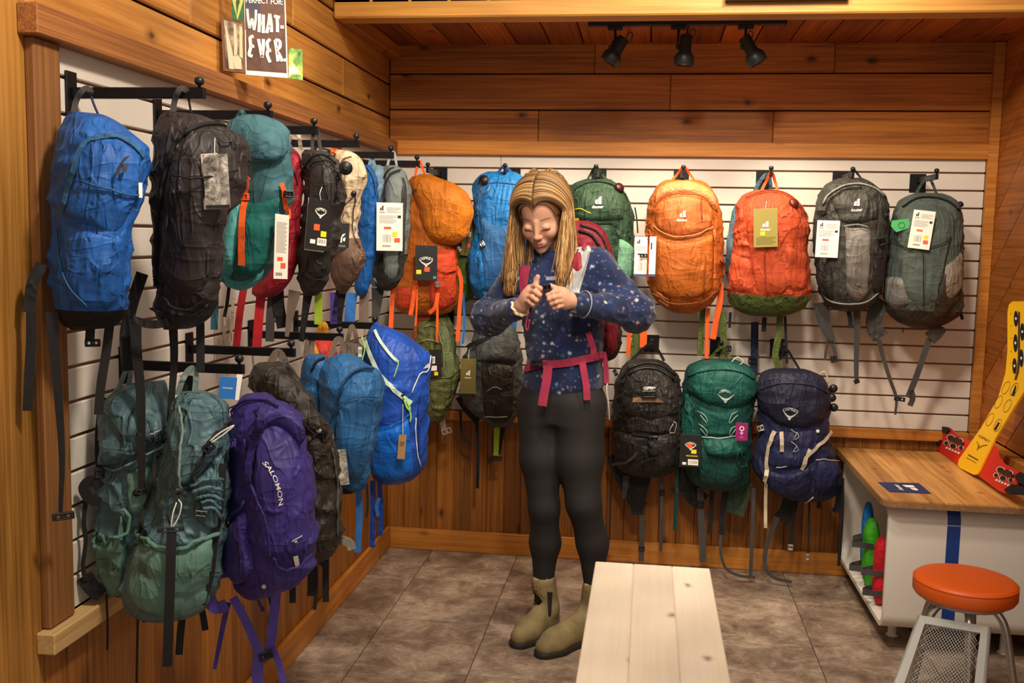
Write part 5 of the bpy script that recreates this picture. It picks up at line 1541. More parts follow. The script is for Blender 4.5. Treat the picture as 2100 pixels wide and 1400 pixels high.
p.patch('gathered_panel', [(456, 920), (420, 960), (392, 990)], [(452, 1080), (430, 1090), (396, 1060)], mS, 0.006, 0.014)
for k in range(5):
    p.line('gather_fold', [(392 + k * 6, 1000 + k * 10), (420 + k * 4, 985 + k * 14), (452, 985 + k * 20)], 0.004, mS, 0.010)
p.line('seam', [(375, 835), (380, 880), (372, 960), (370, 1010)], 0.003, F('pale_slate_trim', '#6c7c78'), 0.014)
p.line('seam', [(466, 860), (430, 905), (395, 970), (370, 1018)], 0.0035, M_BLACKWEB, 0.016)
p.line('compression_strap', [(330, 930), (320, 990), (300, 1060), (285, 1120)], 0.0045, M_BLACKWEB, 0.010)
p.cord('compression_cord', [(430, 905, 0.17), (450, 888, 0.17), (480, 872, 0.17), (455, 893, 0.17), (432, 908, 0.17)], 1.6, M_CORD)
p.buckle(428, 917, 24, 20, 40, 0.17)
p.buckle(412, 1053, 26, 14, -10, 0.17)
p.cord('compression_cord', [(362, 1030, 0.16), (354, 1055, 0.17), (352, 1082, 0.17), (366, 1060, 0.17), (372, 1035, 0.17), (366, 1024, 0.16)], 1.4, M_CORD)
p.buckle(350, 1085, 50, 12, 0, 0.17)
p.hang('compression_strap', [(352, 1085, 0.17), (350, 1160, 0.18), (347, 1250, 0.18), (343, 1366, 0.16)], 19, M_BLACKWEB)
p.hang('compression_strap', [(458, 950, 0.13), (452, 1040, 0.14), (440, 1110, 0.14), (432, 1180, 0.14), (414, 1240, 0.13)], 14, M_BLACKWEB)
p.loop([(364, 810), (372, 785), (384, 762, 0.0), (396, 755, 0.0), (402, 775), (398, 815)], 12, F('pale_slate_trim', '#6c7c78'))
p.hang('back_padding', [(385, 770, -0.02), (384, 800, -0.02), (380, 830, -0.02)], 30, mK2)
p.hang('strap_end', [(412, 1240), (418, 1270), (421, 1292)], 14, M_BLACKWEB)
p.hang('strap_end', [(374, 1262, -0.02), (370, 1300, -0.02), (367, 1342, -0.02)], 16, M_BLACKWEB)
p.hang('shoulder_strap', [(345, 1040, 0.02), (320, 1090, 0.04), (300, 1140, 0.04), (280, 1185, 0.02)], 16, mK2)

mP = F('violet_cloth', '#362a74', 0.9, 0.5, 0.4)
mPd = F('dark_violet_cloth', '#281c60', 1.0, 0.55, 0.3)
p = Pack('daypack', 'violet daypack with white vertical lettering, front of the lower left row', (0.365, -2.615), 42,
    [(806, 506, 548), (812, 494, 560), (832, 480, 576), (880, 462, 608), (939, 459, 628), (1012, 458, 638), (1084, 460, 637), (1133, 462, 633), (1167, 468, 614), (1201, 476, 566), (1216, 488, 540), (1224, 500, 525)], 0.15, mP, seed=40, wr=0.007, n=2.4)
p.patch('front_panel', [(530, 880), (546, 846), (575, 842), (604, 870), (622, 900)], [(520, 1100), (552, 1160), (585, 1165), (610, 1160), (634, 1120)], mP, 0.006, 0.016)
p.patch('front_flap', [(524, 860), (540, 838), (572, 836), (608, 872)], [(536, 890), (556, 872), (585, 880), (620, 920)], mP, 0.020, 0.014, 14, 6)
p.patch('side_pocket', [(460, 1085), (480, 1075), (504, 1040)], [(470, 1180), (494, 1195), (522, 1170)], mP, 0.008, 0.014, 10, 12)
p.line('pocket_lip', [(460, 1070), (478, 1062), (496, 1045), (508, 1030)], 0.0035, mPd, 0.012)
p.strip('webbing', [(546, 842), (530, 890), (522, 940), (519, 974)], 15, mPd, 0.018)
p.line('seam', [(506, 900), (512, 960), (530, 1020), (550, 1080), (556, 1140)], 0.003, mPd, 0.008)
p.line('seam', [(560, 1140), (590, 1160), (612, 1156), (632, 1130)], 0.003, mPd, 0.016)
p.line('zipper', [(474, 850), (500, 826), (540, 822), (570, 836)], 0.003, mPd, 0.006)
p.text('SALOMON', 568, 988, 94, M_PRINTW, 69, arc=9, bold=0.01, hs=0.66, off=0.004)
p.line('print_mark', [(598, 1111), (608, 1104), (618, 1097)], 0.0016, M_PRINTG, 0.004)
p.line('print_mark', [(604, 1112), (608, 1109)], 0.002, M_PRINTG, 0.004)
p.polys('white_tab', [[(600, 1138), (609, 1136), (613, 1156), (604, 1160)]], M_PRINTW, 0.006)
p.buckle(484, 912, 16, 20, 20, 0, mPd, True, 0.01)
p.toggle(541, 1202, 5, M_PRINTG, 0.12)
p.hang('strap_end', [(524, 1216), (538, 1250), (540, 1244)], 6, mPd)
p.hang('hip_belt', [(470, 1170, 0.0), (440, 1180, 0.01), (428, 1215, 0.02), (440, 1245, 0.02), (466, 1240, 0.03)], 26, M_PURPLEWEB)
p.hang('strap_end', [(468, 1235), (458, 1280), (448, 1330), (440, 1372)], 12, mP, wend=8)
p.hang('strap_end', [(478, 1225, 0.02), (500, 1265, 0.02), (520, 1310, 0.02), (532, 1340, 0.02)], 18, M_PURPLEWEB)
p.hang('strap_end', [(568, 1200, 0.0), (562, 1260, 0.0), (555, 1320, 0.0), (545, 1350, 0.0)], 20, M_PURPLEWEB)
p.hang('strap_end', [(534, 1340, 0.02), (528, 1370, 0.02), (530, 1420, 0.02)], 24, M_PURPLEWEB)
p.hang('strap_end', [(560, 1330, 0.01), (575, 1370, 0.01), (582, 1420, 0.01)], 14, M_PURPLEWEB)
p.buckle(546, 1344, 30, 20, 15, 0.02)
p.hang('hip_belt', [(548, 1195, -0.02), (556, 1225, -0.02), (560, 1240, -0.02)], 14, mPd)

mKb = F('brown_black_cloth', '#2c2520', 1.0, 0.5, 0.6)
p = Pack('daypack', 'slouching brown black pack right behind the violet daypack', (0.315, -2.11), 46,
    [(742, 530, 580), (750, 516, 596), (776, 504, 616), (819, 515, 642), (872, 530, 673), (926, 540, 685), (979, 545, 692), (1069, 550, 693), (1122, 558, 688), (1142, 578, 672), (1152, 600, 650)], 0.14, mKb, seed=41, wr=0.011, n=2.3)
p.patch('drooping_lid', [(530, 775), (570, 762), (605, 785), (636, 830)], [(560, 800), (600, 848), (630, 880), (674, 895)], mKb, 0.012, 0.020)
p.line('lid_seam', [(590, 820), (622, 862), (650, 888), (674, 890)], 0.003, mK2, 0.02)
p.line('seam', [(680, 920), (690, 1000), (690, 1100)], 0.003, M_GREYWEB, 0.004)
p.text('Yaba', 649, 884, 20, M_PRINTW, -36, off=0.006)
p.loop([(548, 770), (555, 745), (570, 722, 0.0), (585, 745), (590, 770)], 16, M_TAUPE)
p.hang('gear_loop', [(584, 735, 0.1), (590, 755, 0.12), (600, 770, 0.12)], 10, mKb)
p.hang('hip_belt', [(686, 1108, 0.0), (704, 1108, 0.02), (718, 1115, 0.02), (722, 1126, 0.02)], 18, F('pale_padding', '#8e867c'), th=0.008)
p.hang('strap_end', [(600, 1150), (600, 1200), (600, 1236)], 14, M_BLACKWEB)
p.hang('strap_end', [(638, 1150), (638, 1190), (637, 1222)], 15, M_BLACKWEB)
p.hang('strap_end', [(668, 1130), (668, 1180), (668, 1234)], 14, M_BLACKWEB)
p.hang('strap_end', [(648, 1160), (648, 1210), (645, 1250)], 8, M_BLACKWEB)
p.hang('hip_belt', [(560, 1175, 0.0), (610, 1165, 0.03), (650, 1150, 0.03), (672, 1162, 0.03)], 14, mK2)
mCol = plain('sky_card', '#2a74c8', 0.5)
p.card(467, 795, 34, 46, mCol, 6, 10, 0.0, [('text', 'Columbia', 0.5, 0.5, 0.6, M_PRINTW)], at=0.10)
p.card(488, 790, 12, 62, M_CARDW, 10, 30, 0.0, at=0.09)

mDu = F('dusk_blue_cloth', '#23598c', 1.0, 0.5, 0.35)
mDud = F('dusk_blue_trim', '#173c62', 1.0, 0.6, 0.2)
p = Pack('daypack', 'steel blue pack tucked behind the left shoulder of the dusk blue daypack', (0.20, -1.67), 40,
    [(726, 634, 664), (732, 624, 668), (750, 617, 672), (800, 614, 672), (850, 618, 668), (900, 632, 666), (920, 642, 658)], 0.10, mDu, seed=42)
p.line('zipper', [(640, 760), (650, 742), (664, 736)], 0.004, mK2, 0.006)
p.hang('haul_loop', [(626, 735), (630, 710), (636, 690), (640, 696), (638, 730)], 11, M_TAUPE)
p = Pack('daypack', 'dusk blue daypack with arched zip panel and photo tag, mid lower row', (0.325, -1.70), 38,
    [(725, 692, 718), (731, 678, 734), (744, 664, 748), (758, 655, 772), (783, 650, 780), (836, 650, 776), (890, 652, 766), (926, 660, 757), (961, 672, 752), (990, 690, 748), (1004, 704, 738)], 0.13, mDu, seed=43, wr=0.005)
p.patch('front_panel', [(696, 840), (704, 800), (724, 768), (752, 758), (776, 776)], [(688, 900), (700, 960), (716, 985), (736, 985), (748, 960)], mDu, 0.004, 0.014)
p.line('zipper', [(682, 885), (690, 840), (700, 800), (716, 772), (740, 758), (764, 760)], 0.0045, mDud, 0.010)
p.line('seam', [(696, 830), (720, 818), (750, 814), (772, 816)], 0.002, mDud, 0.014)
p.line('zip_pull', [(684, 880), (688, 895), (690, 908)], 0.002, M_PRINTG, 0.012)
p.loop([(676, 736), (684, 712), (690, 696, 0.0), (700, 698), (706, 730)], 10, M_TAUPE)
p.card(700, 958, 26, 76, M_PHOTOCARD, -6, 4, 0.016)
p.hang('strap_end', [(735, 1000), (737, 1060), (733, 1132)], 14, M_BLUEWEB)
p.hang('strap_end', [(752, 990), (754, 1030), (752, 1060)], 5, M_BLACKWEB)
p.hang('strap_end', [(694, 1005), (696, 1030), (694, 1058)], 10, M_BLACKWEB)
p.hang('lower_strap', [(690, 1004, 0.03), (715, 1008, 0.04), (740, 998, 0.03)], 10, mK2)
p.polys('blue_tab', [[(740, 995), (748, 992), (752, 1010), (744, 1014)]], M_BLUEWEB, 0.006)

mBb = F('bright_blue_cloth', '#1c4db0', 0.92, 0.4, 0.3)
mBb2 = F('azure_pocket_cloth', '#0f66cc', 1.0, 0.45, 0.3)
mMint = F('mint_zip_tape', '#c4dccb', 1.0, 0.5, 0.1)
p = Pack('trekking_pack', 'bright blue pack with two mint zips and kraft paper tag', (0.345, -1.30), 30,
    [(668, 764, 792), (674, 758, 808), (686, 752, 832), (711, 745, 864), (733, 744, 884), (758, 744, 880), (819, 747, 874), (890, 752, 875), (943, 756, 869), (976, 764, 850), (990, 780, 826)], 0.14, mBb, seed=44, wr=0.005, n=2.5)
p.patch('side_pocket', [(762, 884), (790, 876), (815, 868), (838, 850)], [(760, 972), (790, 984), (820, 984), (850, 972)], mBb2, 0.006, 0.012)
p.line('pocket_lip', [(762, 883), (790, 875), (815, 867), (838, 848)], 0.003, mBb2, 0.012)
p.strip('zipper', [(752, 700), (762, 730), (780, 768), (810, 800), (832, 818), (844, 826)], 9, mMint, 0.006)
p.strip('zipper', [(770, 678), (778, 696), (790, 714), (804, 732), (816, 742)], 6, mMint, 0.006)
mLg = plain('lime_cord', '#a8d878', 0.6)
p.line('zip_pull', [(826, 812), (838, 830), (842, 842), (832, 832), (828, 818)], 0.0035, mLg, 0.012)
p.line('zip_pull', [(838, 838), (842, 850), (840, 864)], 0.003, mLg, 0.012)
p.line('zip_pull', [(812, 738), (816, 745), (812, 760), (808, 774)], 0.002, mLg, 0.012)
p.toggle(825, 810, 5, M_PLASTIC)
p.toggle(796, 723, 4, M_PLASTIC)
p.line('corner_piping', [(882, 730), (876, 760), (862, 765), (850, 790), (844, 805)], 0.002, M_PRINTW, 0.004)
p.line('corner_piping', [(852, 856), (852, 890), (856, 930), (862, 955)], 0.002, M_PRINTW, 0.004)
p.polys('corner_patch', [[(866, 756), (880, 752), (878, 744), (872, 748)]], M_PRINTW, 0.006)
p.line('side_seam', [(880, 760), (864, 800), (858, 850), (860, 940)], 0.003, F('deep_cobalt_trim', '#143a8c'), 0.004)
p.card(824, 916, 16, 52, plain('kraft_card', '#a07c50', 0.7), 4, 4, 0.02, [('lines', 0.2, 0.3, 0.8, 0.5, 3, M_INK)], [(826, 828, 0.16), (826, 865, 0.17)], label='kraft paper tag')
p.loop([(762, 675), (766, 668), (773, 663), (778, 670)], 6, mBb)
p.hang('strap_end', [(764, 985), (765, 1050), (763, 1122)], 11, F('cobalt_web', '#143f98'))
p.hang('strap_end', [(778, 985), (781, 1040), (780, 1098)], 10, F('cobalt_web', '#143f98'))
p.hang('strap_end', [(778, 1020, 0.02), (772, 1040, 0.02), (776, 1058, 0.02)], 7, M_BLUEWEB)
p.cord('compression_cord', [(742, 690, 0.05), (748, 715, 0.05), (742, 740, 0.05)], 1.6, mLg)
p.buckle(738, 722, 8, 22, 0, 0.05, mMint)

# small packs seen only between the others on the low pegs
mTp = F('taupe_cloth', '#5a4c42', 1.0, 0.6, 0.5)
p = Pack('daypack', 'taupe pack between the dusk blue and bright blue packs, mostly hidden', (0.16, -1.30), 35,
    [(700, 705, 735), (712, 698, 744), (740, 694, 748), (800, 694, 748), (860, 700, 740), (880, 710, 730)], 0.09, mTp, seed=45)
p.hang('haul_loop', [(712, 705, 0.02), (716, 685, 0.03), (722, 668, 0.03), (730, 690, 0.03), (732, 705, 0.02)], 9, M_TAUPE)
p = Pack('daypack', 'red and orange pack peeking above the dusk blue daypack', (0.12, -1.50), 35,
    [(690, 640, 672), (702, 634, 684), (730, 632, 690), (790, 634, 688), (840, 642, 676)], 0.07, F('scarlet_cloth', '#b02a1c'), seed=46)
p.hang('haul_loop', [(650, 695, 0.03), (654, 680, 0.04), (662, 664, 0.05), (668, 672, 0.05), (664, 690, 0.04)], 11, F('amber_web', '#d08a24'))
p.hang('strap', [(640, 700, 0.08), (650, 725, 0.09), (656, 745, 0.09)], 9, F('amber_web', '#d08a24'))
# ================================================================== the person, grown from smooth blended volumes
class Field:
    def __init__(self, xs, ys, zs):
        self.g = [np.asarray(a, dtype=np.float32) for a in (xs, ys, zs)]
        self.D = np.full([len(a) for a in self.g], 1e3, dtype=np.float32)
    def add(self, fn, lo, hi, k=0.01, op='u', m=0.03):
        sl = []
        for a, l, h in zip(self.g, lo, hi):
            i0 = max(0, int(np.searchsorted(a, l - m - k)) - 1)
            i1 = min(len(a), int(np.searchsorted(a, h + m + k)) + 1)
            if i1 <= i0: return
            sl.append(slice(i0, i1))
        X = self.g[0][sl[0]][:, None, None]
        Y = self.g[1][sl[1]][None, :, None]
        Z = self.g[2][sl[2]][None, None, :]
        d = fn(X, Y, Z).astype(np.float32)
        o = self.D[tuple(sl)]
        if op == 'u':
            h = np.clip(0.5 + 0.5 * (o - d) / k, 0, 1)
            r = o * (1 - h) + d * h - k * h * (1 - h)
        elif op == 's':
            h = np.clip(0.5 - 0.5 * (o + d) / k, 0, 1)
            r = o * (1 - h) - d * h + k * h * (1 - h)
        else:
            r = np.maximum(o, d)
        self.D[tuple(sl)] = r
    def cone(self, a, b, r1, r2, k=0.01, op='u'):
        a, b = np.array(a, dtype=float), np.array(b, dtype=float)
        ba = b - a
        L2 = max(1e-9, float(ba @ ba))
        def fn(X, Y, Z):
            t = np.clip(((X - a[0]) * ba[0] + (Y - a[1]) * ba[1] + (Z - a[2]) * ba[2]) / L2, 0, 1)
            return np.sqrt((X - a[0] - t * ba[0]) ** 2 + (Y - a[1] - t * ba[1]) ** 2 + (Z - a[2] - t * ba[2]) ** 2) - (r1 + (r2 - r1) * t)
        R = max(r1, r2)
        self.add(fn, np.minimum(a, b) - R, np.maximum(a, b) + R, k, op)
    def chain(self, pts, rs, k=0.01):
        for i in range(len(pts) - 1): self.cone(pts[i], pts[i + 1], rs[i], rs[i + 1], k)
    def ell(self, c, r, M=None, k=0.01, op='u'):
        """ellipsoid; M columns are its axes in world space"""
        c = np.array(c, dtype=float)
        Mx = np.eye(3) if M is None else np.array([[M[i][j] for j in range(3)] for i in range(3)])
        def fn(X, Y, Z):
            dx, dy, dz = X - c[0], Y - c[1], Z - c[2]
            q = [dx * Mx[0][j] + dy * Mx[1][j] + dz * Mx[2][j] for j in range(3)]
            k0 = np.sqrt(sum((q[j] / r[j]) ** 2 for j in range(3)))
            k1 = np.sqrt(sum((q[j] / (r[j] * r[j])) ** 2 for j in range(3))) + 1e-9
            return k0 * (k0 - 1) / k1
        R = max(r)
        self.add(fn, c - R, c + R, k, op)
    def loft(self, rows, yaw, k=0.02, p=2.3):
        """upright trunk: rows (z, cx, cy, rx, ry)"""
        zz = np.array([r[0] for r in rows])
        cs = [np.array([r[i] for r in rows]) for i in range(1, 5)]
        cy_, sy_ = math.cos(yaw), math.sin(yaw)
        def fn(X, Y, Z):
            z = np.clip(Z, zz[0], zz[-1])
            cx, cy, rx, ry = [np.interp(z, zz, c) for c in cs]
            dx, dy = X - cx, Y - cy
            u, v = dx * cy_ + dy * sy_, -dx * sy_ + dy * cy_
            e = (np.abs(u / rx) ** p + np.abs(v / ry) ** p) ** (1 / p)
            d2 = (e - 1) * np.minimum(rx, ry)
            dz = np.abs(Z - z)
            return np.where(dz > 0, np.sqrt(np.maximum(d2, 0) ** 2 + dz ** 2), d2)
        R = max(max(r[3], r[4]) for r in rows)
        lo = np.array([min(r[1] for r in rows) - R, min(r[2] for r in rows) - R, zz[0]])
        hi = np.array([max(r[1] for r in rows) + R, max(r[2] for r in rows) + R, zz[-1]])
        self.add(fn, lo, hi, k)
    def mesh(self):
        D = self.D
        ins = D < 0
        nx, ny, nz = D.shape
        c = np.zeros((nx - 1, ny - 1, nz - 1), dtype=np.uint8)
        for i in (0, 1):
            for j in (0, 1):
                for l in (0, 1): c += ins[i:nx - 1 + i, j:ny - 1 + j, l:nz - 1 + l]
        act = np.argwhere((c > 0) & (c < 8))
        idx = np.full(c.shape, -1, dtype=np.int32)
        idx[act[:, 0], act[:, 1], act[:, 2]] = np.arange(len(act))
        acc = np.zeros((len(act), 3))
        cnt = np.zeros(len(act))
        cor = [(i, j, l) for i in (0, 1) for j in (0, 1) for l in (0, 1)]
        for a in cor:
            for ax in range(3):
                if a[ax]: continue
                b = list(a); b[ax] = 1
                da = D[act[:, 0] + a[0], act[:, 1] + a[1], act[:, 2] + a[2]]
                db = D[act[:, 0] + b[0], act[:, 1] + b[1], act[:, 2] + b[2]]
                m = (da < 0) != (db < 0)
                t = np.where(m, da / np.where(m, da - db, 1), 0)
                pos = act + np.array(a)
                pos = pos.astype(float)
                pos[:, ax] += t
                acc[m] += pos[m]
                cnt[m] += 1
        acc /= cnt[:, None]
        V = np.stack([np.interp(acc[:, i], np.arange(len(self.g[i])), self.g[i]) for i in range(3)], axis=1)
        quads = []
        for ax in range(3):
            s0 = [slice(None)] * 3; s1 = [slice(None)] * 3
            s0[ax] = slice(0, -1); s1[ax] = slice(1, None)
            ch = ins[tuple(s0)] != ins[tuple(s1)]
            e = np.argwhere(ch)
            o1, o2 = [q for q in range(3) if q != ax]
            e = e[(e[:, o1] > 0) & (e[:, o2] > 0) & (e[:, o1] < D.shape[o1] - 1) & (e[:, o2] < D.shape[o2] - 1)]
            flip = ins[e[:, 0], e[:, 1], e[:, 2]]
            def cell(d1, d2):
                q = e.copy(); q[:, o1] -= d1; q[:, o2] -= d2
                return idx[q[:, 0], q[:, 1], q[:, 2]]
            f = np.stack([cell(0, 0), cell(1, 0), cell(1, 1), cell(0, 1)], axis=1)
            if ax == 1: flip = ~flip
            f[~flip] = f[~flip][:, ::-1]
            quads.append(f)
        Q = np.concatenate(quads)
        Q = Q[(Q >= 0).all(axis=1)]
        return V, Q
def np_mesh(name, V, Q, mat, parent, col=None, smooth_it=0):
    org = origin_of(parent)
    if smooth_it:
        E = np.concatenate([Q[:, [0, 1]], Q[:, [1, 2]], Q[:, [2, 3]], Q[:, [3, 0]]])
        for _ in range(smooth_it):
            S = np.zeros_like(V); n_ = np.zeros(len(V))
            for a, b in ((0, 1), (1, 0)):
                np.add.at(S, E[:, a], V[E[:, b]]); np.add.at(n_, E[:, a], 1)
            V = V * 0.5 + 0.5 * S / np.maximum(n_, 1)[:, None]
    me = bpy.data.meshes.new(name)
    W = V - np.array(org)
    me.vertices.add(len(W)); me.vertices.foreach_set('co', W.astype(np.float32).ravel())
    me.loops.add(Q.size); me.loops.foreach_set('vertex_index', Q.astype(np.int32).ravel())
    me.polygons.add(len(Q))
    me.polygons.foreach_set('loop_start', np.arange(0, Q.size, 4, dtype=np.int32))
    me.polygons.foreach_set('use_smooth', np.ones(len(Q), dtype=bool))
    me.update(calc_edges=True)
    me.validate()
    me.materials.append(mat)
    if col is not None:
        at = me.color_attributes.new('tint', 'FLOAT_COLOR', 'POINT')
        at.data.foreach_set('color', np.concatenate([col, np.ones((len(col), 1))], axis=1).astype(np.float32).ravel())
    o = bpy.data.objects.new(name, me)
    COL.objects.link(o)
    o.parent = parent
    return o, V
def W(px, py, Y): return on(px, py, 1, Y)
def ax_range(lo, hi, step, flo, fhi, fstep):
    a = list(np.arange(lo, flo, step)) + list(np.arange(flo, fhi, fstep)) + list(np.arange(fhi, hi, step))
    return np.array(sorted(set(np.round(a, 5))))

# ---- joints
R_SH, R_EL, R_WR = W(1066, 574, -0.88), W(1004, 650, -0.93), W(1058, 634, -1.12)
L_SH, L_EL, L_WR = W(1222, 552, -0.96), W(1303, 640, -1.00), W(1184, 622, -1.15)
NECK = W(1138, 548, -0.915)
RL = [W(1106, 838, -0.93), W(1108, 940, -0.945), W(1116, 1040, -0.955), W(1118, 1112, -0.925), W(1114, 1205, -0.925)]
RLr = [0.082, 0.074, 0.055, 0.056, 0.035]
LL = [W(1188, 838, -0.95), W(1188, 940, -0.965), W(1197, 1032, -0.985), W(1215, 1112, -0.955), W(1220, 1212, -0.95)]
LLr = [0.098, 0.087, 0.062, 0.057, 0.037]
person = thing('person', (0.95, -0.95, 0.0), 'person in navy patterned fleece looking down and fastening a red backpack', 'person')

# head frame
yaw_h, pit = math.radians(-8), math.radians(29)
fh = Vector((math.sin(yaw_h), -math.cos(yaw_h), 0))
H_F = fh * math.cos(pit) + Vector((0, 0, -math.sin(pit)))
H_U = fh * math.sin(pit) + Vector((0, 0, math.cos(pit)))
H_L = H_U.cross(H_F).normalized()
rl_ = math.radians(3)
H_L, H_U = H_L * math.cos(rl_) + H_U * math.sin(rl_), H_U * math.cos(rl_) - H_L * math.sin(rl_)
HC = W(1111, 436, -0.985)
HS = 1.08
HM = Matrix((H_L, H_F, H_U)).transposed()
def hp(x, y, z): return HC + (H_L * x + H_F * y + H_U * z) * HS

# ---- body: head, neck, trunk, limbs and hands in one skin
B = Field(ax_range(0.56, 1.30, 0.012, 0.735, 0.965, 0.0023), ax_range(-1.26, -0.74, 0.012, -1.235, -0.875, 0.0023), ax_range(0.06, 1.72, 0.012, 1.235, 1.70, 0.0023))
hs = lambda r: [q * HS for q in r]
B.ell(hp(0, -0.012, 0.028), hs((0.073, 0.092, 0.083)), HM, 0.01)
B.ell(hp(0, 0.026, -0.030), hs((0.057, 0.061, 0.080)), HM, 0.02)
B.ell(hp(0, 0.046, -0.082), hs((0.033, 0.036, 0.030)), HM, 0.025)
B.ell(hp(0, 0.072, -0.103), hs((0.014, 0.014, 0.012)), HM, 0.02)
for s in (-1, 1):
    B.ell(hp(0.036 * s, 0.056, -0.040), hs((0.022, 0.027, 0.025)), HM, 0.02)
    B.ell(hp(0.031 * s, 0.103, -0.014), hs((0.015, 0.0135, 0.011)), HM, 0.018, 's')
    B.ell(hp(0.030 * s, 0.076, -0.014), hs((0.0145, 0.0130, 0.0105)), HM, 0.005)
    B.cone(hp(0.017 * s, 0.0875, -0.020), hp(0.044 * s, 0.0795, -0.0185), 0.0022, 0.0018, 0.003)
    B.ell(hp(0.0105 * s, 0.092, -0.046), hs((0.0062, 0.0085, 0.0058)), HM, 0.006)
    B.ell(hp(0.074 * s, -0.012, -0.022), hs((0.008, 0.018, 0.030)), HM, 0.006)
B.cone(hp(0, 0.082, 0.006), hp(0, 0.1005, -0.038), 0.0065, 0.0085, 0.014)
B.ell(hp(0, 0.1015, -0.042), hs((0.0088, 0.0085, 0.0080)), HM, 0.006)
B.ell(hp(0.0060, 0.098, -0.0525), hs((0.003, 0.004, 0.003)), HM, 0.003, 's')
B.ell(hp(-0.0060, 0.098, -0.0525), hs((0.003, 0.004, 0.003)), HM, 0.003, 's')
B.ell(hp(0, 0.080, -0.070), hs((0.024, 0.014, 0.016)), HM, 0.012)
B.cone(hp(-0.018, 0.086, -0.0675), hp(0, 0.0945, -0.0655), 0.003, 0.0048, 0.003)
B.cone(hp(0.018, 0.086, -0.0675), hp(0, 0.0945, -0.0655), 0.003, 0.0048, 0.003)
B.cone(hp(-0.013, 0.087, -0.0765), hp(0.013, 0.087, -0.0765), 0.0050, 0.0050, 0.003)
B.cone(hp(0, 0.093, -0.0765), hp(0, 0.091, -0.0775), 0.0050, 0.0050, 0.003)
B.cone(hp(-0.017, 0.094, -0.0712), hp(0.017, 0.094, -0.0712), 0.0012, 0.0012, 0.002, 's')
# neck and trunk
B.cone(hp(0, -0.018, -0.075), NECK, 0.050, 0.056, 0.02)
yaw_b = math.radians(-14)
tr = [(0.90, 1152, 800, 0.125, 0.09), (1.06, 1157, 740, 0.115, 0.08), (1.24, 1150, 640, 0.125, 0.085), (1.40, 1146, 560, 0.12, 0.075)]
B.loft([(z, W(px, py, -0.93).x, -0.93, rx, ry) for z, px, py, rx, ry in tr], yaw_b, 0.03)
B.cone(R_SH, L_SH, 0.045, 0.045, 0.03)
B.chain([R_SH, R_EL, R_WR], [0.045, 0.036, 0.026], 0.02)
B.chain([L_SH, L_EL, L_WR], [0.045, 0.036, 0.026], 0.02)
B.chain(RL, [r - 0.014 for r in RLr], 0.02)
B.chain(LL, [r - 0.014 for r in LLr], 0.02)
# hands: crop coordinates of a close view -> pixels
def hx(cx, cy, Y): return W(940 + cx / 2.691, 340 + cy / 2.691, Y)
# hand on the left of the picture: back of the hand to the viewer, thumb pointing up
B.chain([hx(325, 795, -1.125), hx(352, 768, -1.145), hx(384, 722, -1.165)], [0.026, 0.025, 0.026], 0.012)
B.chain([hx(378, 735, -1.160), hx(400, 690, -1.168)], [0.026, 0.023], 0.012)
fr_ = [([(404, 668, -1.172), (432, 664, -1.205), (456, 678, -1.212), (462, 700, -1.196)], 0.0088),
       ([(394, 698, -1.175), (424, 694, -1.214), (448, 712, -1.220), (450, 734, -1.200)], 0.0092),
       ([(382, 722, -1.175), (408, 724, -1.214), (432, 742, -1.218), (434, 760, -1.198)], 0.0088),
       ([(368, 744, -1.170), (392, 750, -1.204), (412, 766, -1.208), (416, 780, -1.190)], 0.0078)]
for pts, r in fr_: B.chain([hx(*q) for q in pts], [r * 1.12, r, r * 0.94, r * 0.84], 0.0045)
B.chain([hx(392, 716, -1.150), hx(414, 676, -1.176), hx(430, 645, -1.186), hx(438, 612, -1.190)], [0.014, 0.0112, 0.0102, 0.0088], 0.006)
# hand on the right of the picture: a loose fist, thumb on top
B.chain([hx(660, 748, -1.145), hx(618, 742, -1.160), hx(585, 728, -1.170)], [0.025, 0.025, 0.027], 0.012)
B.chain([hx(590, 755, -1.166), hx(575, 705, -1.172)], [0.026, 0.024], 0.012)
fl_ = [([(560, 694, -1.182), (520, 700, -1.214), (494, 712, -1.214), (490, 726, -1.190)], 0.0088),
       ([(566, 720, -1.186), (528, 726, -1.222), (502, 736, -1.220), (500, 748, -1.194)], 0.0092),
       ([(572, 746, -1.184), (538, 752, -1.218), (514, 760, -1.216), (512, 770, -1.192)], 0.0088),
       ([(580, 770, -1.178), (550, 778, -1.208), (528, 784, -1.206), (528, 792, -1.186)], 0.0078)]
for pts, r in fl_: B.chain([hx(*q) for q in pts], [r * 1.12, r, r * 0.94, r * 0.84], 0.0045)
B.chain([hx(590, 712, -1.160), hx(556, 684, -1.182), hx(530, 674, -1.192), hx(508, 660, -1.196)], [0.014, 0.0112, 0.0100, 0.0086], 0.006)
V, Q = B.mesh()
d = V - np.array(HC)
lx, ly, lz = [(d @ np.array(a)) / HS for a in (H_L, H_F, H_U)]
col = np.tile(np.array([[0.50, 0.265, 0.175]]), (len(V), 1))
def blend(mask, c):
    global col
    m = np.clip(mask, 0, 1)[:, None]
    col = col * (1 - m) + np.array([c]) * m
face = (ly > 0.03) & (np.abs(lz) < 0.16)
cheek = np.exp(-(((np.abs(lx) - 0.036) / 0.018) ** 2 + ((lz + 0.042) / 0.018) ** 2)) * face
blend(0.35 * cheek, (0.62, 0.24, 0.17))
nose = np.exp(-((lx / 0.014) ** 2 + ((lz + 0.045) / 0.014) ** 2)) * (ly > 0.085)
blend(0.30 * nose, (0.64, 0.25, 0.18))
lip = np.exp(-((np.abs(lx) / 0.018) ** 6)) * np.exp(-(((lz + 0.0715) / 0.0085) ** 6)) * (ly > 0.075)
blend(0.85 * lip, (0.50, 0.16, 0.13))
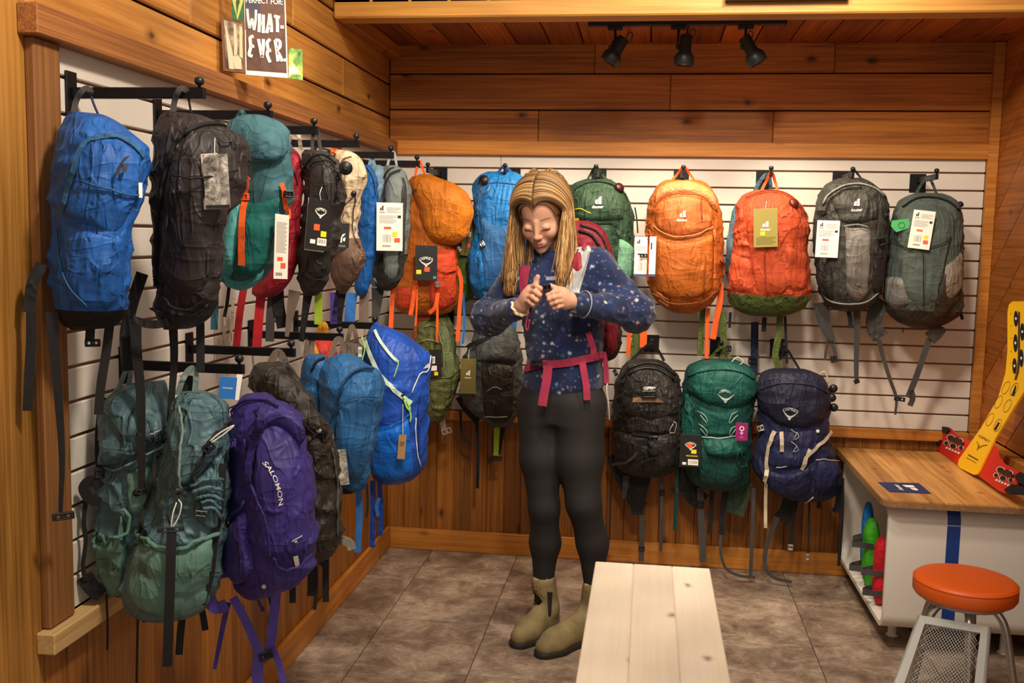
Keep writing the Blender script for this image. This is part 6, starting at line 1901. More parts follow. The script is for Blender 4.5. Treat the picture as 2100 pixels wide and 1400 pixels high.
brow = np.exp(-(((np.abs(lx) - 0.030) / 0.017) ** 6)) * np.exp(-(((lz - 0.0125 + 0.10 * np.abs(np.abs(lx) - 0.032)) / 0.0036) ** 4)) * (ly > 0.05)
blend(0.85 * brow, (0.17, 0.085, 0.04))
lash = np.exp(-(((np.abs(lx) - 0.0305) / 0.0145) ** 8)) * np.exp(-(((lz + 0.0195) / 0.0026) ** 4)) * (ly > 0.062)
blend(0.85 * lash, (0.06, 0.035, 0.025))
lid = np.exp(-(((np.abs(lx) - 0.030) / 0.016) ** 4)) * np.exp(-(((lz + 0.010) / 0.010) ** 4)) * (ly > 0.06)
blend(0.25 * lid, (0.42, 0.20, 0.14))
# finger tips and knuckles a little redder
kn = np.zeros(len(V))
for pts, r in fr_ + fl_:
    for q in (pts[1], pts[3]):
        c0 = np.array(hx(*q))
        kn = np.maximum(kn, np.exp(-(((V - c0) ** 2).sum(axis=1)) / 0.00012))
blend(0.35 * kn, (0.66, 0.26, 0.19))
def skin_mat():
    N = NT('skin')
    at = N.n('ShaderNodeAttribute', attribute_name='tint')
    tc = N.n('ShaderNodeTexCoord')
    nz = N.n('ShaderNodeTexNoise', i_Scale=240.0, i_Detail=3.0)
    N.l(tc, 'Object', nz, 'Vector')
    r = ramp(N, (nz, 0), [(0.35, 0.92), (0.65, 1.05)])
    m = mix_col(N, (at, 'Color'), (r, 0), 1.0, blend='MULTIPLY')
    N.l(m, 2, N.b, 'Base Color')
    N.b.inputs['Roughness'].default_value = 0.62
    N.b.inputs['Specular IOR Level'].default_value = 0.3
    N.b.inputs['Subsurface Weight'].default_value = 0.12
    N.b.inputs['Subsurface Radius'].default_value = (0.01, 0.004, 0.002)
    bp = N.n('ShaderNodeBump', i_Strength=0.08, i_Distance=0.001)
    N.l(nz, 0, bp, 'Height')
    N.l(bp, 0, N.b, 'Normal')
    return N.m
body, _ = np_mesh('body', V, Q, skin_mat(), person, col, 1)
# finger nails
M_NAIL = plain('nail', '#d8a090', 0.3)
def nail(c, n_, t_, w=0.0050, h=0.0060):
    n_, t_ = n_.normalized(), t_.normalized()
    s_ = t_.cross(n_).normalized()
    vs = [c + n_ * 0.0004]
    for k in range(10):
        a_ = 2 * math.pi * k / 10
        vs.append(c + s_ * (w * math.cos(a_)) + t_ * (h * math.sin(a_)) - n_ * (0.0014 * math.cos(a_) ** 2))
    mk('finger_nail', vs, [(0, k + 1, (k + 1) % 10 + 1) for k in range(10)], M_NAIL, person)
nail(hx(440, 616, -1.1985), Vector((0.05, -1, 0.15)), hx(438, 612, -1.19) - hx(430, 645, -1.186))
nail(hx(508, 657, -1.2045), Vector((0, -0.9, 0.35)), hx(508, 660, -1.196) - hx(530, 674, -1.192))

# ---- fleece jacket
def fleece_mat():
    N = NT('patterned_fleece')
    tc = N.n('ShaderNodeTexCoord')
    base = N.n('ShaderNodeTexNoise', i_Scale=14.0, i_Detail=4.0)
    N.l(tc, 'Object', base, 'Vector')
    cb = ramp(N, (base, 0), [(0.3, lin('#121936')), (0.7, lin('#1e2a50'))])
    dn = N.n('ShaderNodeTexNoise', i_Scale=60.0, i_Detail=2.0)
    N.l(tc, 'Object', dn, 'Vector')
    sc = N.n('ShaderNodeVectorMath', operation='SCALE')
    sc.inputs[3].default_value = 0.012
    N.l(dn, 'Color', sc, 0)
    ad = N.n('ShaderNodeVectorMath', operation='ADD')
    N.l(tc, 'Object', ad, 0)
    N.l(sc, 0, ad, 1)
    last = (cb, 0)
    for scale, thr, share, cols in ((30.0, 0.36, 0.45, ['#3a4a74', '#50608a', '#2c3c66']), (42.0, 0.33, 0.36, ['#9aa2b4', '#b8864e', '#6c84ac', '#aca496', '#707890']), (74.0, 0.34, 0.34, ['#7c8498', '#7c5c40', '#4c5c80', '#6c7690']), (30.0, 0.24, 0.34, ['#d8a868', '#ccd0d8', '#d8d0c0'])):
        v = N.n('ShaderNodeTexVoronoi', i_Scale=scale)
        N.l(ad, 0, v, 'Vector')
        r1 = ramp(N, (v, 'Distance'), [(thr * 0.4, 0.62), (thr, 0.0)])
        sp = N.n('ShaderNodeSeparateColor')
        N.l(v, 'Color', sp, 0)
        gate = ramp(N, (sp, 0), [(share, 1.0), (share + 0.01, 0.0)], 'CONSTANT')
        mu = N.n('ShaderNodeMath', operation='MULTIPLY')
        N.l(r1, 0, mu, 0)
        N.l(gate, 0, mu, 1)
        cc = ramp(N, (sp, 1), [(i / len(cols), lin(c)) for i, c in enumerate(cols)], 'CONSTANT')
        mm = mix_col(N, last, (cc, 0), (mu, 0))
        last = (mm, 2)
    N.t.links.new(last[0].outputs[last[1]], N.b.inputs['Base Color'])
    N.b.inputs['Roughness'].default_value = 0.9
    N.b.inputs['Specular IOR Level'].default_value = 0.15
    N.b.inputs['Sheen Weight'].default_value = 0.25
    fz = N.n('ShaderNodeTexNoise', i_Scale=420.0, i_Detail=2.0)
    N.l(tc, 'Object', fz, 'Vector')
    b1 = N.n('ShaderNodeBump', i_Strength=0.5, i_Distance=0.003)
    N.l(fz, 0, b1, 'Height')
    N.l(b1, 0, N.b, 'Normal')
    return N.m
M_FLEECE = fleece_mat()
J = Field(np.arange(0.52, 1.40, 0.0052), np.arange(-1.26, -0.70, 0.0052), np.arange(0.90, 1.56, 0.0052))
jr = [(0.945, 1154, 798, 0.138, 0.108), (0.975, 1154, 786, 0.154, 0.118), (1.02, 1156, 764, 0.150, 0.116), (1.06, 1158, 742, 0.138, 0.108), (1.12, 1157, 706, 0.148, 0.114), (1.24, 1151, 640, 0.152, 0.118), (1.34, 1148, 588, 0.155, 0.112), (1.41, 1146, 556, 0.140, 0.092), (1.45, 1144, 536, 0.105, 0.075)]
J.loft([(z, W(px, py, -0.93).x, -0.925, rx, ry) for z, px, py, rx, ry in jr], yaw_b, 0.04)
J.cone(R_SH, L_SH + Vector((-0.01, 0, 0.0)), 0.062, 0.066, 0.06)
J.chain([R_SH, R_EL, R_WR], [0.068, 0.060, 0.038], 0.045)
J.chain([L_SH, L_EL, L_WR], [0.070, 0.062, 0.040], 0.045)
# stand-up collar round the neck
ca = NECK.lerp(hp(0, -0.018, -0.075), 0.45)
J.cone(NECK + Vector((0, 0, -0.03)), ca, 0.074, 0.066, 0.03)
J.cone(NECK + (ca - NECK) * 0.4, ca + (ca - NECK) * 0.6, 0.052, 0.054, 0.006, 's')
# sleeve mouths
for wr_, el_ in ((R_WR, R_EL), (L_WR, L_EL)):
    dv = (wr_ - el_).normalized()
    J.cone(wr_ + dv * 0.030, wr_ + dv * 0.09, 0.030, 0.045, 0.006, 's')
VJ, QJ = J.mesh()
# folds
Nn = np.zeros_like(VJ)
e1, e2 = VJ[QJ[:, 1]] - VJ[QJ[:, 0]], VJ[QJ[:, 3]] - VJ[QJ[:, 0]]
fn_ = np.cross(e1, e2)
for k in range(4): np.add.at(Nn, QJ[:, k], fn_)
Nn /= np.linalg.norm(Nn, axis=1)[:, None] + 1e-9
if (Nn * (VJ - VJ.mean(axis=0))).sum() < 0:
    Nn = -Nn
disp = np.zeros(len(VJ))
elb = [np.array(R_EL), np.array(L_EL)]
for i, v in enumerate(VJ):
    a_ = noise.noise(Vector((v[0] * 11, v[1] * 11, v[2] * 8))) * 0.006
    near = max(math.exp(-((v - e) @ (v - e)) / 0.012) for e in elb)
    r_ = 1 - abs(noise.noise(Vector((v[0] * 16 + v[2] * 10, v[1] * 14, v[2] * 26))))
    b_ = (r_ ** 5 - 0.35) * (0.0035 + 0.010 * near)
    disp[i] = a_ + b_
VJ = VJ + Nn * disp[:, None]
jacket, VJ = np_mesh('fleece_jacket', VJ, QJ, M_FLEECE, person, None, 1)
JB = BVHTree.FromPolygons([tuple(v) for v in VJ], [tuple(q) for q in QJ])

# ---- leggings
def legging_mat():
    N = NT('black_leggings')
    tc = N.n('ShaderNodeTexCoord')
    nz = N.n('ShaderNodeTexNoise', i_Scale=700.0, i_Detail=1.0)
    N.l(tc, 'Object', nz, 'Vector')
    cr = ramp(N, (nz, 0), [(0.35, lin('#0f0c0d')), (0.65, lin('#191415'))])
    N.l(cr, 0, N.b, 'Base Color')
    N.b.inputs['Roughness'].default_value = 0.8
    N.b.inputs['Sheen Weight'].default_value = 0.0
    bp = N.n('ShaderNodeBump', i_Strength=0.15, i_Distance=0.001)
    N.l(nz, 0, bp, 'Height')
    N.l(bp, 0, N.b, 'Normal')
    return N.m
G = Field(np.arange(0.68, 1.20, 0.006), np.arange(-1.12, -0.76, 0.006), np.arange(0.12, 1.06, 0.006))
G.chain(RL, RLr, 0.03)
G.chain(LL, LLr, 0.03)
cxh = W(1152, 800, -0.93).x
G.loft([(0.84, cxh, -0.925, 0.128, 0.098), (0.92, cxh, -0.925, 0.150, 0.110), (1.0, cxh, -0.925, 0.135, 0.1)], yaw_b, 0.05)
VG, QG = G.mesh()
np_mesh('leggings', VG, QG, legging_mat(), person, None, 1)

# ---- boots
def suede_mat():
    N = NT('olive_suede')
    tc = N.n('ShaderNodeTexCoord')
    nz = N.n('ShaderNodeTexNoise', i_Scale=18.0, i_Detail=6.0)
    N.l(tc, 'Object', nz, 'Vector')
    cr = ramp(N, (nz, 0), [(0.3, lin('#665839')), (0.7, lin('#86754f'))])
    N.l(cr, 0, N.b, 'Base Color')
    N.b.inputs['Roughness'].default_value = 0.85
    n2 = N.n('ShaderNodeTexNoise', i_Scale=300.0)
    N.l(tc, 'Object', n2, 'Vector')
    bp = N.n('ShaderNodeBump', i_Strength=0.2, i_Distance=0.001)
    N.l(n2, 0, bp, 'Height')
    N.l(bp, 0, N.b, 'Normal')
    return N.m
M_SUEDE = suede_mat()
M_SOLE = plain('dark_rubber', '#221c1a', 0.7)
M_GORE = fabric('boot_elastic', '#1c1614', 1.0, 0.8, 0.1)
def boot(ank, heel, toe):
    heel, toe = Vector((heel[0], heel[1], 0)), Vector((toe[0], toe[1], 0))
    dv = (toe - heel).normalized()
    f = Field(np.arange(min(heel.x, toe.x, ank.x) - 0.08, max(heel.x, toe.x, ank.x) + 0.08, 0.004), np.arange(min(heel.y, toe.y, ank.y) - 0.08, max(heel.y, toe.y, ank.y) + 0.08, 0.004), np.arange(0.004, 0.26, 0.004))
    hz = heel + dv * 0.045
    top = Vector((ank.x, ank.y, 0.205))
    mid = hz + dv * 0.012
    f.cone(top, mid + Vector((0, 0, 0.10)), 0.048, 0.045, 0.02)
    f.cone(mid + Vector((0, 0, 0.11)), hz + Vector((0, 0, 0.045)), 0.045, 0.042, 0.02)
    f.cone(mid + dv * 0.01 + Vector((0, 0, 0.085)), toe - dv * 0.085 + Vector((0, 0, 0.048)), 0.042, 0.040, 0.025)
    f.cone(hz + Vector((0, 0, 0.04)), toe - dv * 0.09 + Vector((0, 0, 0.038)), 0.038, 0.044, 0.02)
    f.cone(toe - dv * 0.095 + Vector((0, 0, 0.040)), toe - dv * 0.042 + Vector((0, 0, 0.034)), 0.045, 0.036, 0.02)
    f.cone(top + Vector((0, 0, 0.015)), top + Vector((0, 0, -0.10)), 0.040, 0.036, 0.004, 's')
    zc = lambda X, Y, Z: 0.016 - Z + 0 * X + 0 * Y
    f.add(zc, (-9, -9, -9), (9, 9, 9), 0.01, 'i')
    v, q = f.mesh()
    o, v = np_mesh('ankle_boot', v, q, M_SUEDE, person, None, 1)
    # sole
    g = Field(f.g[0], f.g[1], np.arange(-0.006, 0.034, 0.002))
    g.cone(hz + Vector((0, 0, 0.01)), toe - dv * 0.09 + Vector((0, 0, 0.01)), 0.043, 0.049, 0.02)
    g.cone(toe - dv * 0.095 + Vector((0, 0, 0.01)), toe - dv * 0.042 + Vector((0, 0, 0.01)), 0.050, 0.041, 0.02)
    g.add(lambda X, Y, Z: np.abs(Z - 0.0105) - 0.0098 + 0 * X + 0 * Y, (-9, -9, -9), (9, 9, 9), 0.004, 'i')
    v2, q2 = g.mesh()
    np_mesh('sole', v2, q2, M_SOLE, o)
    return o, BVHTree.FromPolygons([tuple(k) for k in v], [tuple(k) for k in q]), top, dv
b1, bb1, top1, dv1 = boot(RL[-1], (0.905, -0.865), (0.772, -1.095))
b2, bb2, top2, dv2 = boot(LL[-1], (1.085, -0.895), (0.868, -1.165))
def boot_patch(bb, o, top_line, bot_line, name, mat, off=0.0015):
    T, Bt = resample(top_line, 7), resample(bot_line, 7)
    vs, fs = [], []
    for j in range(9):
        for i in range(7):
            x = T[i][0] + (Bt[i][0] - T[i][0]) * j / 8
            y = T[i][1] + (Bt[i][1] - T[i][1]) * j / 8
            h = bb.ray_cast(CAM, ray(x, y).normalized())
            if h[0] is None:
                h = bb.find_nearest(on(x, y, 1, top1.y))
            n_ = h[1] if h[1].dot(ray(x, y)) < 0 else -h[1]
            vs.append(h[0] + n_ * off)
    for j in range(8):
        for i in range(6): fs.append((j * 7 + i, j * 7 + 7 + i, j * 7 + 8 + i, j * 7 + 1 + i))
    mk(name, vs, fs, mat, o)
boot_patch(bb1, b1, [(1122, 1212), (1128, 1214), (1133, 1213)], [(1124, 1262), (1127, 1264), (1130, 1260)], 'elastic_panel', M_GORE)
for o, tp_, dv_ in ((b1, top1, dv1), (b2, top2, dv2)):
    for sg in (0.044, -0.044):
        c_ = tp_ + dv_ * sg
        v, f = ribbon_data(smooth_path([c_ + Vector((0, 0, -0.02)), c_ + dv_ * (sg * 0.12) + Vector((0, 0, 0.018)), c_ - dv_ * (sg * 0.12) + Vector((0, 0, 0.016)), c_ - dv_ * (sg * 0.1) + Vector((0, 0, -0.012))], 5), [dv_.cross(Vector((0, 0, 1)))] * 16, 0.018, 0.002)
        mk('pull_tab', v, f, plain('tan_tab', '#9a8458', 0.7), o, False)

# ---- bracelet (beige scrunchie) on the wrist at the left
bc, bd = hx(338, 782, -1.132), (hx(352, 768, -1.145) - hx(325, 795, -1.125)).normalized()
t_, s_, q_ = frame_of(bd)
pts = [bc + (s_ * math.cos(a) + q_ * math.sin(a)) * (0.031 + 0.002 * math.sin(9 * a)) + t_ * (0.002 * math.sin(7 * a)) for a in [2 * math.pi * k / 40 for k in range(40)]]
tube('scrunchie', pts, [0.0062 + 0.0012 * math.sin(13 * k) for k in range(40)], fabric('beige_scrunchie', '#d8c4a0', 1.0, 0.8, 0.6), person, 8, True)
# grey cuff trim on the sleeve at the right
cd = (L_WR - L_EL).normalized()
t_, s_, q_ = frame_of(cd)
for off in (-0.028,):
    pts = [L_WR + cd * off + (s_ * math.cos(a) + q_ * math.sin(a)) * 0.047 for a in [2 * math.pi * k / 32 for k in range(32)]]
    tube('cuff_trim', pts, 0.003, fabric('grey_cuff', '#7c8090', 1.0), person, 6, True)

# ---- hair: parted in the middle, long and straight
random.seed(5)
def hair_mat():
    N = NT('blond_hair')
    at = N.n('ShaderNodeAttribute', attribute_name='tint')
    N.l(at, 'Color', N.b, 'Base Color')
    N.b.inputs['Roughness'].default_value = 0.38
    N.b.inputs['Specular IOR Level'].default_value = 0.45
    N.b.inputs['Anisotropic'].default_value = 0.5
    return N.m
M_HAIR = hair_mat()
hv, hf, hc = [], [], []
def strand(pts, w, c0):
    sp = smooth_path(pts, 4)
    m = len(sp)
    sides = []
    for i in range(m):
        t_ = (sp[min(i + 1, m - 1)] - sp[max(i - 1, 0)]).normalized()
        out = (sp[i] - HC)
        out.z *= 0.3
        out = out + Vector((0, -0.05, 0))
        s_ = t_.cross(out)
        if s_.length < 1e-5: s_ = Vector((1, 0, 0))
        sides.append(s_.normalized())
    ws = [w * (0.75 + 0.25 * math.sin(math.pi * min(1, 1.6 * i / m))) * (1 - 0.75 * max(0, i / (m - 1) - 0.78) / 0.22) for i in range(m)]
    v, f = ribbon_data(sp, sides, ws, 0.0012)
    b = len(hv)
    hv.extend(v)
    hf.extend([tuple(i + b for i in q) for q in f])
    for i in range(m):
        t = i / (m - 1)
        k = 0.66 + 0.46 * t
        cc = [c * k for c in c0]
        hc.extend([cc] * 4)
RX_, RY_, RZ_ = 0.083, 0.104, 0.097
def skull(a, y, s, grow=0.0):
    """point on the hair shell; a angle from the parting towards the ear, y along the parting"""
    c = math.sqrt(max(0.03, 1 - (y / (RY_ + grow)) ** 2))
    return hp(s * (RX_ + grow) * math.sin(a) * c, y - 0.012, 0.026 + (RZ_ + grow) * math.cos(a) * c)
Zs = {}
for k in range(3400):
    s = -1 if k % 2 else 1
    y0 = random.uniform(-0.088, 0.094) if k % 3 else random.uniform(0.045, 0.096)
    if k >= 3000: y0 = random.uniform(-0.100, -0.070)
    lay = random.uniform(-0.004, 0.012)
    front = (y0 + 0.09) / 0.18
    amax = 1.62 if front < 0.6 else 1.62 - 0.10 * (front - 0.6)
    if k >= 3000: amax = random.uniform(0.25, 1.6)
    pts = []
    for i in range(6):
        a = (0.03 + (amax - 0.03) * i / 5)
        y = y0 - (0.020 + 0.022 * front) * (i / 5) ** 1.3 * front + 0.02 * (1 - front) * (i / 5)
        g = lay + 0.012 * (i / 5)
        pts.append(skull(a, y, s, g))
    p0 = pts[-1]
    # free fall: side hair drops to the chest, ends uneven
    zend = random.uniform(1.30, 1.40) if s < 0 else random.uniform(1.325, 1.42)
    if front < 0.35: zend += 0.03
    drop = p0.z - zend
    out = 0.010 * s + random.gauss(0, 0.009)
    wv, wf, wo = random.uniform(0.0, 0.0045), random.uniform(3, 7), random.uniform(0, 6)
    inn = (-0.016 if s > 0 else 0.010) * front
    for i in range(1, 7):
        t = i / 6
        q = p0 + Vector((out * t + inn * t * t + wv * math.sin(wf * t + wo) * min(1, 3 * t), -0.012 * t * front + random.uniform(-0.002, 0.002), -drop * t))
        if front > 0.15:
            h = JB.ray_cast(Vector((q.x, q.y - 0.5, q.z)), Vector((0, 1, 0)))
            if h[0] is not None and h[0].y - 0.010 - lay < q.y: q.y = h[0].y - 0.010 - 0.6 * abs(lay)
        pts.append(q)
    tone = random.choice([(0.40, 0.21, 0.07), (0.28, 0.135, 0.042), (0.50, 0.29, 0.11), (0.16, 0.075, 0.025), (0.10, 0.048, 0.018), (0.62, 0.40, 0.18)])
    strand(pts, random.uniform(0.0018, 0.0038), tone)
# shell under the strands
nu, nv = 28, 20
b = len(hv)
for j in range(nv + 1):
    a = -1.75 + 3.5 * j / nv
    for i in range(nu + 1):
        y = -0.100 + 0.192 * i / nu
        fr = max(0.0, (y + 0.01) / 0.1)
        aa = a * (1 - 0.0 * fr)
        yy = y - 0.030 * fr * (abs(a) / 1.75) ** 1.2
        hv.append(skull(abs(aa), yy, 1 if aa >= 0 else -1, -0.004))
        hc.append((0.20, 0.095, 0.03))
for j in range(nv):
    for i in range(nu):
        q = b + j * (nu + 1) + i
        hf.append((q, q + 1, q + nu + 2, q + nu + 1))
hair = mk('long_hair', hv, hf, M_HAIR, person, True)
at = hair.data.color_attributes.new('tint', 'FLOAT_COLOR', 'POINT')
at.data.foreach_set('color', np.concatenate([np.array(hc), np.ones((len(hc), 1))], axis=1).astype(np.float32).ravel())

# ================================================================== the red pack being tried on
mWr = F('maroon_cloth', '#7c1626', 1.0, 0.55, 0.3)
mWd = F('charcoal_red_cloth', '#2e2224', 1.0, 0.6, 0.3)
M_ROSE = fabric('rose_webbing', '#8e2440', 1.05, 0.6, 0.08, 0.3, 600)
M_PADW = fabric('pale_grey_padding', '#b8b4b0', 0.95, 0.7, 0.1)
M_PADG = fabric('grey_strap_mesh', '#8e8e90', 1.0, 0.7, 0.1)
p = Pack('worn_backpack', 'maroon backpack worn by the person, with rose hip belt and grey shoulder straps', (1.035, -0.70), 0,
    [(452, 1172, 1206), (460, 1152, 1226), (476, 1138, 1242), (510, 1124, 1254), (560, 1110, 1264), (640, 1102, 1272), (700, 1106, 1274), (730, 1128, 1262), (742, 1156, 1240)], 0.07, mWr, seed=60, back=1.8, base=660, base_mat=mWd)
p.line('zipper', [(1190, 462), (1222, 474), (1240, 500), (1250, 540)], 0.004, mWd, 0.006)
p.line('zipper', [(1186, 474), (1214, 484), (1230, 508)], 0.005, F('dark_lining', '#1a1416'), 0.008)
p.patch('side_pocket', [(1240, 655), (1256, 652), (1268, 660)], [(1240, 715), (1254, 728), (1264, 716)], mWr, 0.006, 0.012, 8, 8)
p.bvh = [JB]
pad = p.patch('shoulder_strap', [(1188, 498), (1202, 494), (1216, 500)], [(1146, 604), (1166, 606), (1188, 604)], M_PADW, 0.012, 0.004, 10, 18, None, True, 0.0, 'pale grey padded shoulder strap')
p.patch('strap_mesh', [(1197, 515), (1204, 514), (1211, 516)], [(1160, 601), (1171, 602), (1183, 601)], M_PADG, 0.0015, 0.001, 8, 14, pad, True, 0.0, edge=0.0002)
p.patch('strap_edge', [(1186, 505), (1188, 504), (1190, 505)], [(1150, 602), (1153, 602), (1156, 602)], plain('strap_black', '#1c1c20', 0.7), 0.002, 0.001, 3, 14, pad, True, 0.0, edge=0.0004)
p.patch('strap_patch', [(1176, 522), (1186, 516), (1192, 520)], [(1172, 546), (1184, 556), (1194, 548)], mWr, 0.0025, 0.001, 6, 8, pad, True, 0.0, edge=0.0008)
p.strip('load_lifter', [(1212, 492), (1206, 502), (1202, 512)], 10, M_ROSE, 0.017)
p.strip('shoulder_strap', [(1080, 545), (1076, 575), (1078, 600), (1084, 630)], 20, M_ROSE, 0.008, label='rose webbing of the other shoulder strap')
p.strip('strap_webbing', [(1204, 682), (1210, 698), (1215, 715), (1214, 735)], 12, M_ROSE, 0.010)
belt = p.strip('hip_belt', [(1048, 786), (1058, 772), (1078, 757), (1108, 748), (1140, 746), (1180, 740), (1220, 730), (1246, 722)], 15, M_ROSE, 0.009, n=26, label='rose webbing hip belt')
p.buckle(1104, 748, 26, 15, 4, 0, M_PLASTIC, True, 0.014)
p.buckle(1120, 747, 8, 16, 4, 0, M_ROSE, True, 0.016)
p.buckle(1228, 727, 9, 15, 4, 0, M_ROSE, True, 0.014)
p.ax = Vector((0.97, -1.07, 0))
def drop(pl, w, tw):
    p.hang('webbing_end', pl, w, M_ROSE, tw)
drop([(1124, 750), (1121, 780), (1116, 806), (1112, 832)], 17, 0.012)
drop([(1194, 742), (1198, 765), (1202, 790), (1204, 820)], 13, 0.002)
drop([(1238, 722, -0.08), (1242, 750, -0.08), (1244, 786, -0.08)], 10, -0.08)
p.patch('chest_label', [(1120, 567), (1131, 567), (1142, 567)], [(1120, 575), (1131, 575), (1142, 575)], fabric('label_grey', '#8c88a0'), 0.003, 0.0005, 4, 3, jacket, False, 0.0, edge=0.0025)
# chest strap between the two hands
p.hang('sternum_strap', [(1108, 592, 0.130), (1118, 592, 0.135), (1128, 594, 0.135)], 12, M_BLACKWEB, 0.13)
p.buckle(1122, 590, 15, 15, 10, 0.142)
p.cord('sternum_cord', [(1084, 640, 0.12), (1080, 658, 0.11), (1078, 672, 0.11), (1082, 676, 0.11), (1086, 655, 0.12)], 1.5, M_ROSE)


# ================================================================== track with three spot heads
M_LAMPBODY = plain('lamp_black', '#2a2c2c', 0.42, 0.2)
ty = on(1400, 46, 2, 2.374).y
tx0, tx1 = on(1208, 46, 2, 2.374).x, on(1610, 46, 2, 2.374).x
t = thing('track_rail', ((tx0 + tx1) / 2, ty, 2.385), 'black ceiling track carrying three black spotlights', 'light track')
box('rail', tx0, tx1, ty - 0.017, ty + 0.017, 2.362, 2.3845, M_LAMPBODY, t, 0.002)
box('end_cap', tx0 - 0.004, tx0, ty - 0.018, ty + 0.018, 2.361, 2.3846, M_LAMPBODY, t, 0.001)
box('end_cap', tx1, tx1 + 0.004, ty - 0.018, ty + 0.018, 2.361, 2.3846, M_LAMPBODY, t, 0.001)
M_LENS = plain('lamp_reflector', '#c8c4b8', 0.2, 0.8)
def spot_head(px_top, cx0, cy0, cx1, cy1, label, watts, target):
    """stem at px_top, housing from (cx0, cy0) to mouth (cx1, cy1) in pixels"""
    top = Vector((on(px_top, 50, 1, ty).x, ty, 2.362))
    a, b = on(cx0, cy0, 1, ty - 0.02), on(cx1, cy1, 1, ty - 0.02)
    t_ = thing('spotlight', top, label, 'spotlight', 'spotlights on the ceiling track')
    box('adapter', top.x - 0.03, top.x + 0.03, ty - 0.012, ty + 0.012, 2.346, 2.3619, M_LAMPBODY, t_, 0.002)
    tube('stem', [top + Vector((0, 0, -0.014)), Vector((top.x, ty, 2.31)), (a * 0.6 + b * 0.4) + Vector((-0.032, 0, 0))], 0.005, M_LAMPBODY, t_, 8)
    d = (b - a)
    L = d.length
    d.normalize()
    r = 0.026
    prof = [(0.004, -0.003), (r * 0.86, 0.0), (r * 0.92, 0.004), (r * 0.92, L * 0.52), (r * 1.0, L * 0.56), (r * 1.42, L * 0.68), (r * 1.5, L * 0.74), (r * 1.46, L * 0.98), (r * 1.40, L), (r * 1.30, L), (r * 1.2, L * 0.92)]
    h = lathe('housing', prof, a, M_LAMPBODY, t_, d, 24)
    auto_sharp(h, 35)
    lathe('lens', [(0.001, 0.0), (r * 1.25, 0.0005), (r * 1.25, 0.003), (0.001, 0.004)], a + d * (L * 0.93), M_LENS, t_, d, 20)
    k = (a * 0.6 + b * 0.4)
    lathe('pivot_knob', [(0.009, -0.006), (0.009, 0.006)], k + Vector((-0.03, -0.004, 0)), M_LAMPBODY, t_, (1, 0.2, 0), 12)
    tube('power_cord', [a + Vector((0.008, 0, 0.0)), a + Vector((0.020, -0.006, 0.022)), a + Vector((0.034, -0.004, 0.012)), a + Vector((0.026, 0, -0.012))], 0.0022, M_LAMPBODY, t_, 6, False, None, 6)
    e = b + d * 0.004
    lo = lamp('spot_beam', 'SPOT', e, watts, WARM, target, 0.03, 80, 0.7)
    lo.parent = t_
    lo.location = e - top
spot_head(1262, 1280, 78, 1248, 128, 'left spotlight on the ceiling track, tilted to the left', 34, (0.55, -0.1, 0.9))
spot_head(1392, 1408, 72, 1402, 134, 'middle spotlight on the ceiling track, pointing straight down', 38, (1.2, -0.1, 1.1))
spot_head(1530, 1526, 76, 1556, 130, 'right spotlight on the ceiling track, tilted to the right', 36, (1.95, -0.1, 1.1))
# second rail on the face of the beam, only its lower edge in view
a, b = on(1490, 2, 1, -0.87), on(1740, 2, 1, -0.87)
t = thing('track_rail', ((a.x + b.x) / 2, -0.87, a.z), 'black rail on the front of the beam, cut by the top of the picture', 'light track')
box('rail', a.x, b.x, -0.885, -0.8505, a.z - 0.001, a.z + 0.022, M_LAMPBODY, t, 0.002)
box('end_cap', a.x - 0.004, a.x, -0.886, -0.8505, a.z - 0.002, a.z + 0.023, M_LAMPBODY, t, 0.001)

# ================================================================== collage of cards on the left wall
e0 = on(455, 90, 0, 0.012)
al = math.radians(18)
DX, DN = Vector((math.cos(al), math.sin(al), 0)), Vector((math.sin(al), -math.cos(al), 0))
def wp(px, py, out=0.0): return on_plane(px, py, e0 + DN * out, DN)
coll = thing('collage_sign', wp(540, 158), 'collage of a brown lettered poster, framed photo and green cards on the left wall', 'sign')
def slab(name, quad, out, th, mat, parent, label=None):
    f = [wp(x, y, out) for x, y in quad]
    bk = [v - DN * th for v in f]
    m_ = len(f)
    return mk(name, f + bk, [tuple(range(m_)), tuple(range(2 * m_ - 1, m_ - 1, -1))] + [(i, i + m_, (i + 1) % m_ + m_, (i + 1) % m_) for i in range(m_)], mat, parent, False, label)
def grad_card(name, cols, scale, detail=4.0):
    N = NT(name)
    tc = N.n('ShaderNodeTexCoord')
    nz = N.n('ShaderNodeTexNoise', i_Scale=scale, i_Detail=detail, i_Distortion=0.8)
    N.l(tc, 'Object', nz, 'Vector')
    cr = ramp(N, (nz, 0), [(0.34 + 0.32 * i / (len(cols) - 1), lin(c)) for i, c in enumerate(cols)])
    N.l(cr, 0, N.b, 'Base Color')
    N.b.inputs['Roughness'].default_value = 0.5
    return N.m
M_POSTER = grad_card('poster_board', ['#4a2c1e', '#5c3a28', '#6a4430'], 18.0)
M_POSTER2 = grad_card('poster_blue_board', ['#2c3450', '#4a4048', '#5c4638'], 14.0)
M_PAINTW = plain('brush_white', '#eee6da', 0.6)
M_FRAME = wood('photo_frame_wood', '#8a5636', '#5e3820', 'Z', 0.5, 0.0, 0.9, 20.0, 0.05)
po = slab('poster', [(500, -34), (584, -34), (591, 160), (504, 153)], 0.012, 0.006, M_PAINTW, coll, 'tall poster with brush lettering')
slab('poster_field', [(502, -30), (582, -30), (588, 150), (506, 144)], 0.0124, 0.001, M_POSTER, po)
slab('poster_field', [(502, -30), (545, -30), (530, 30), (516, 62), (503, 60)], 0.0130, 0.001, M_POSTER2, po)
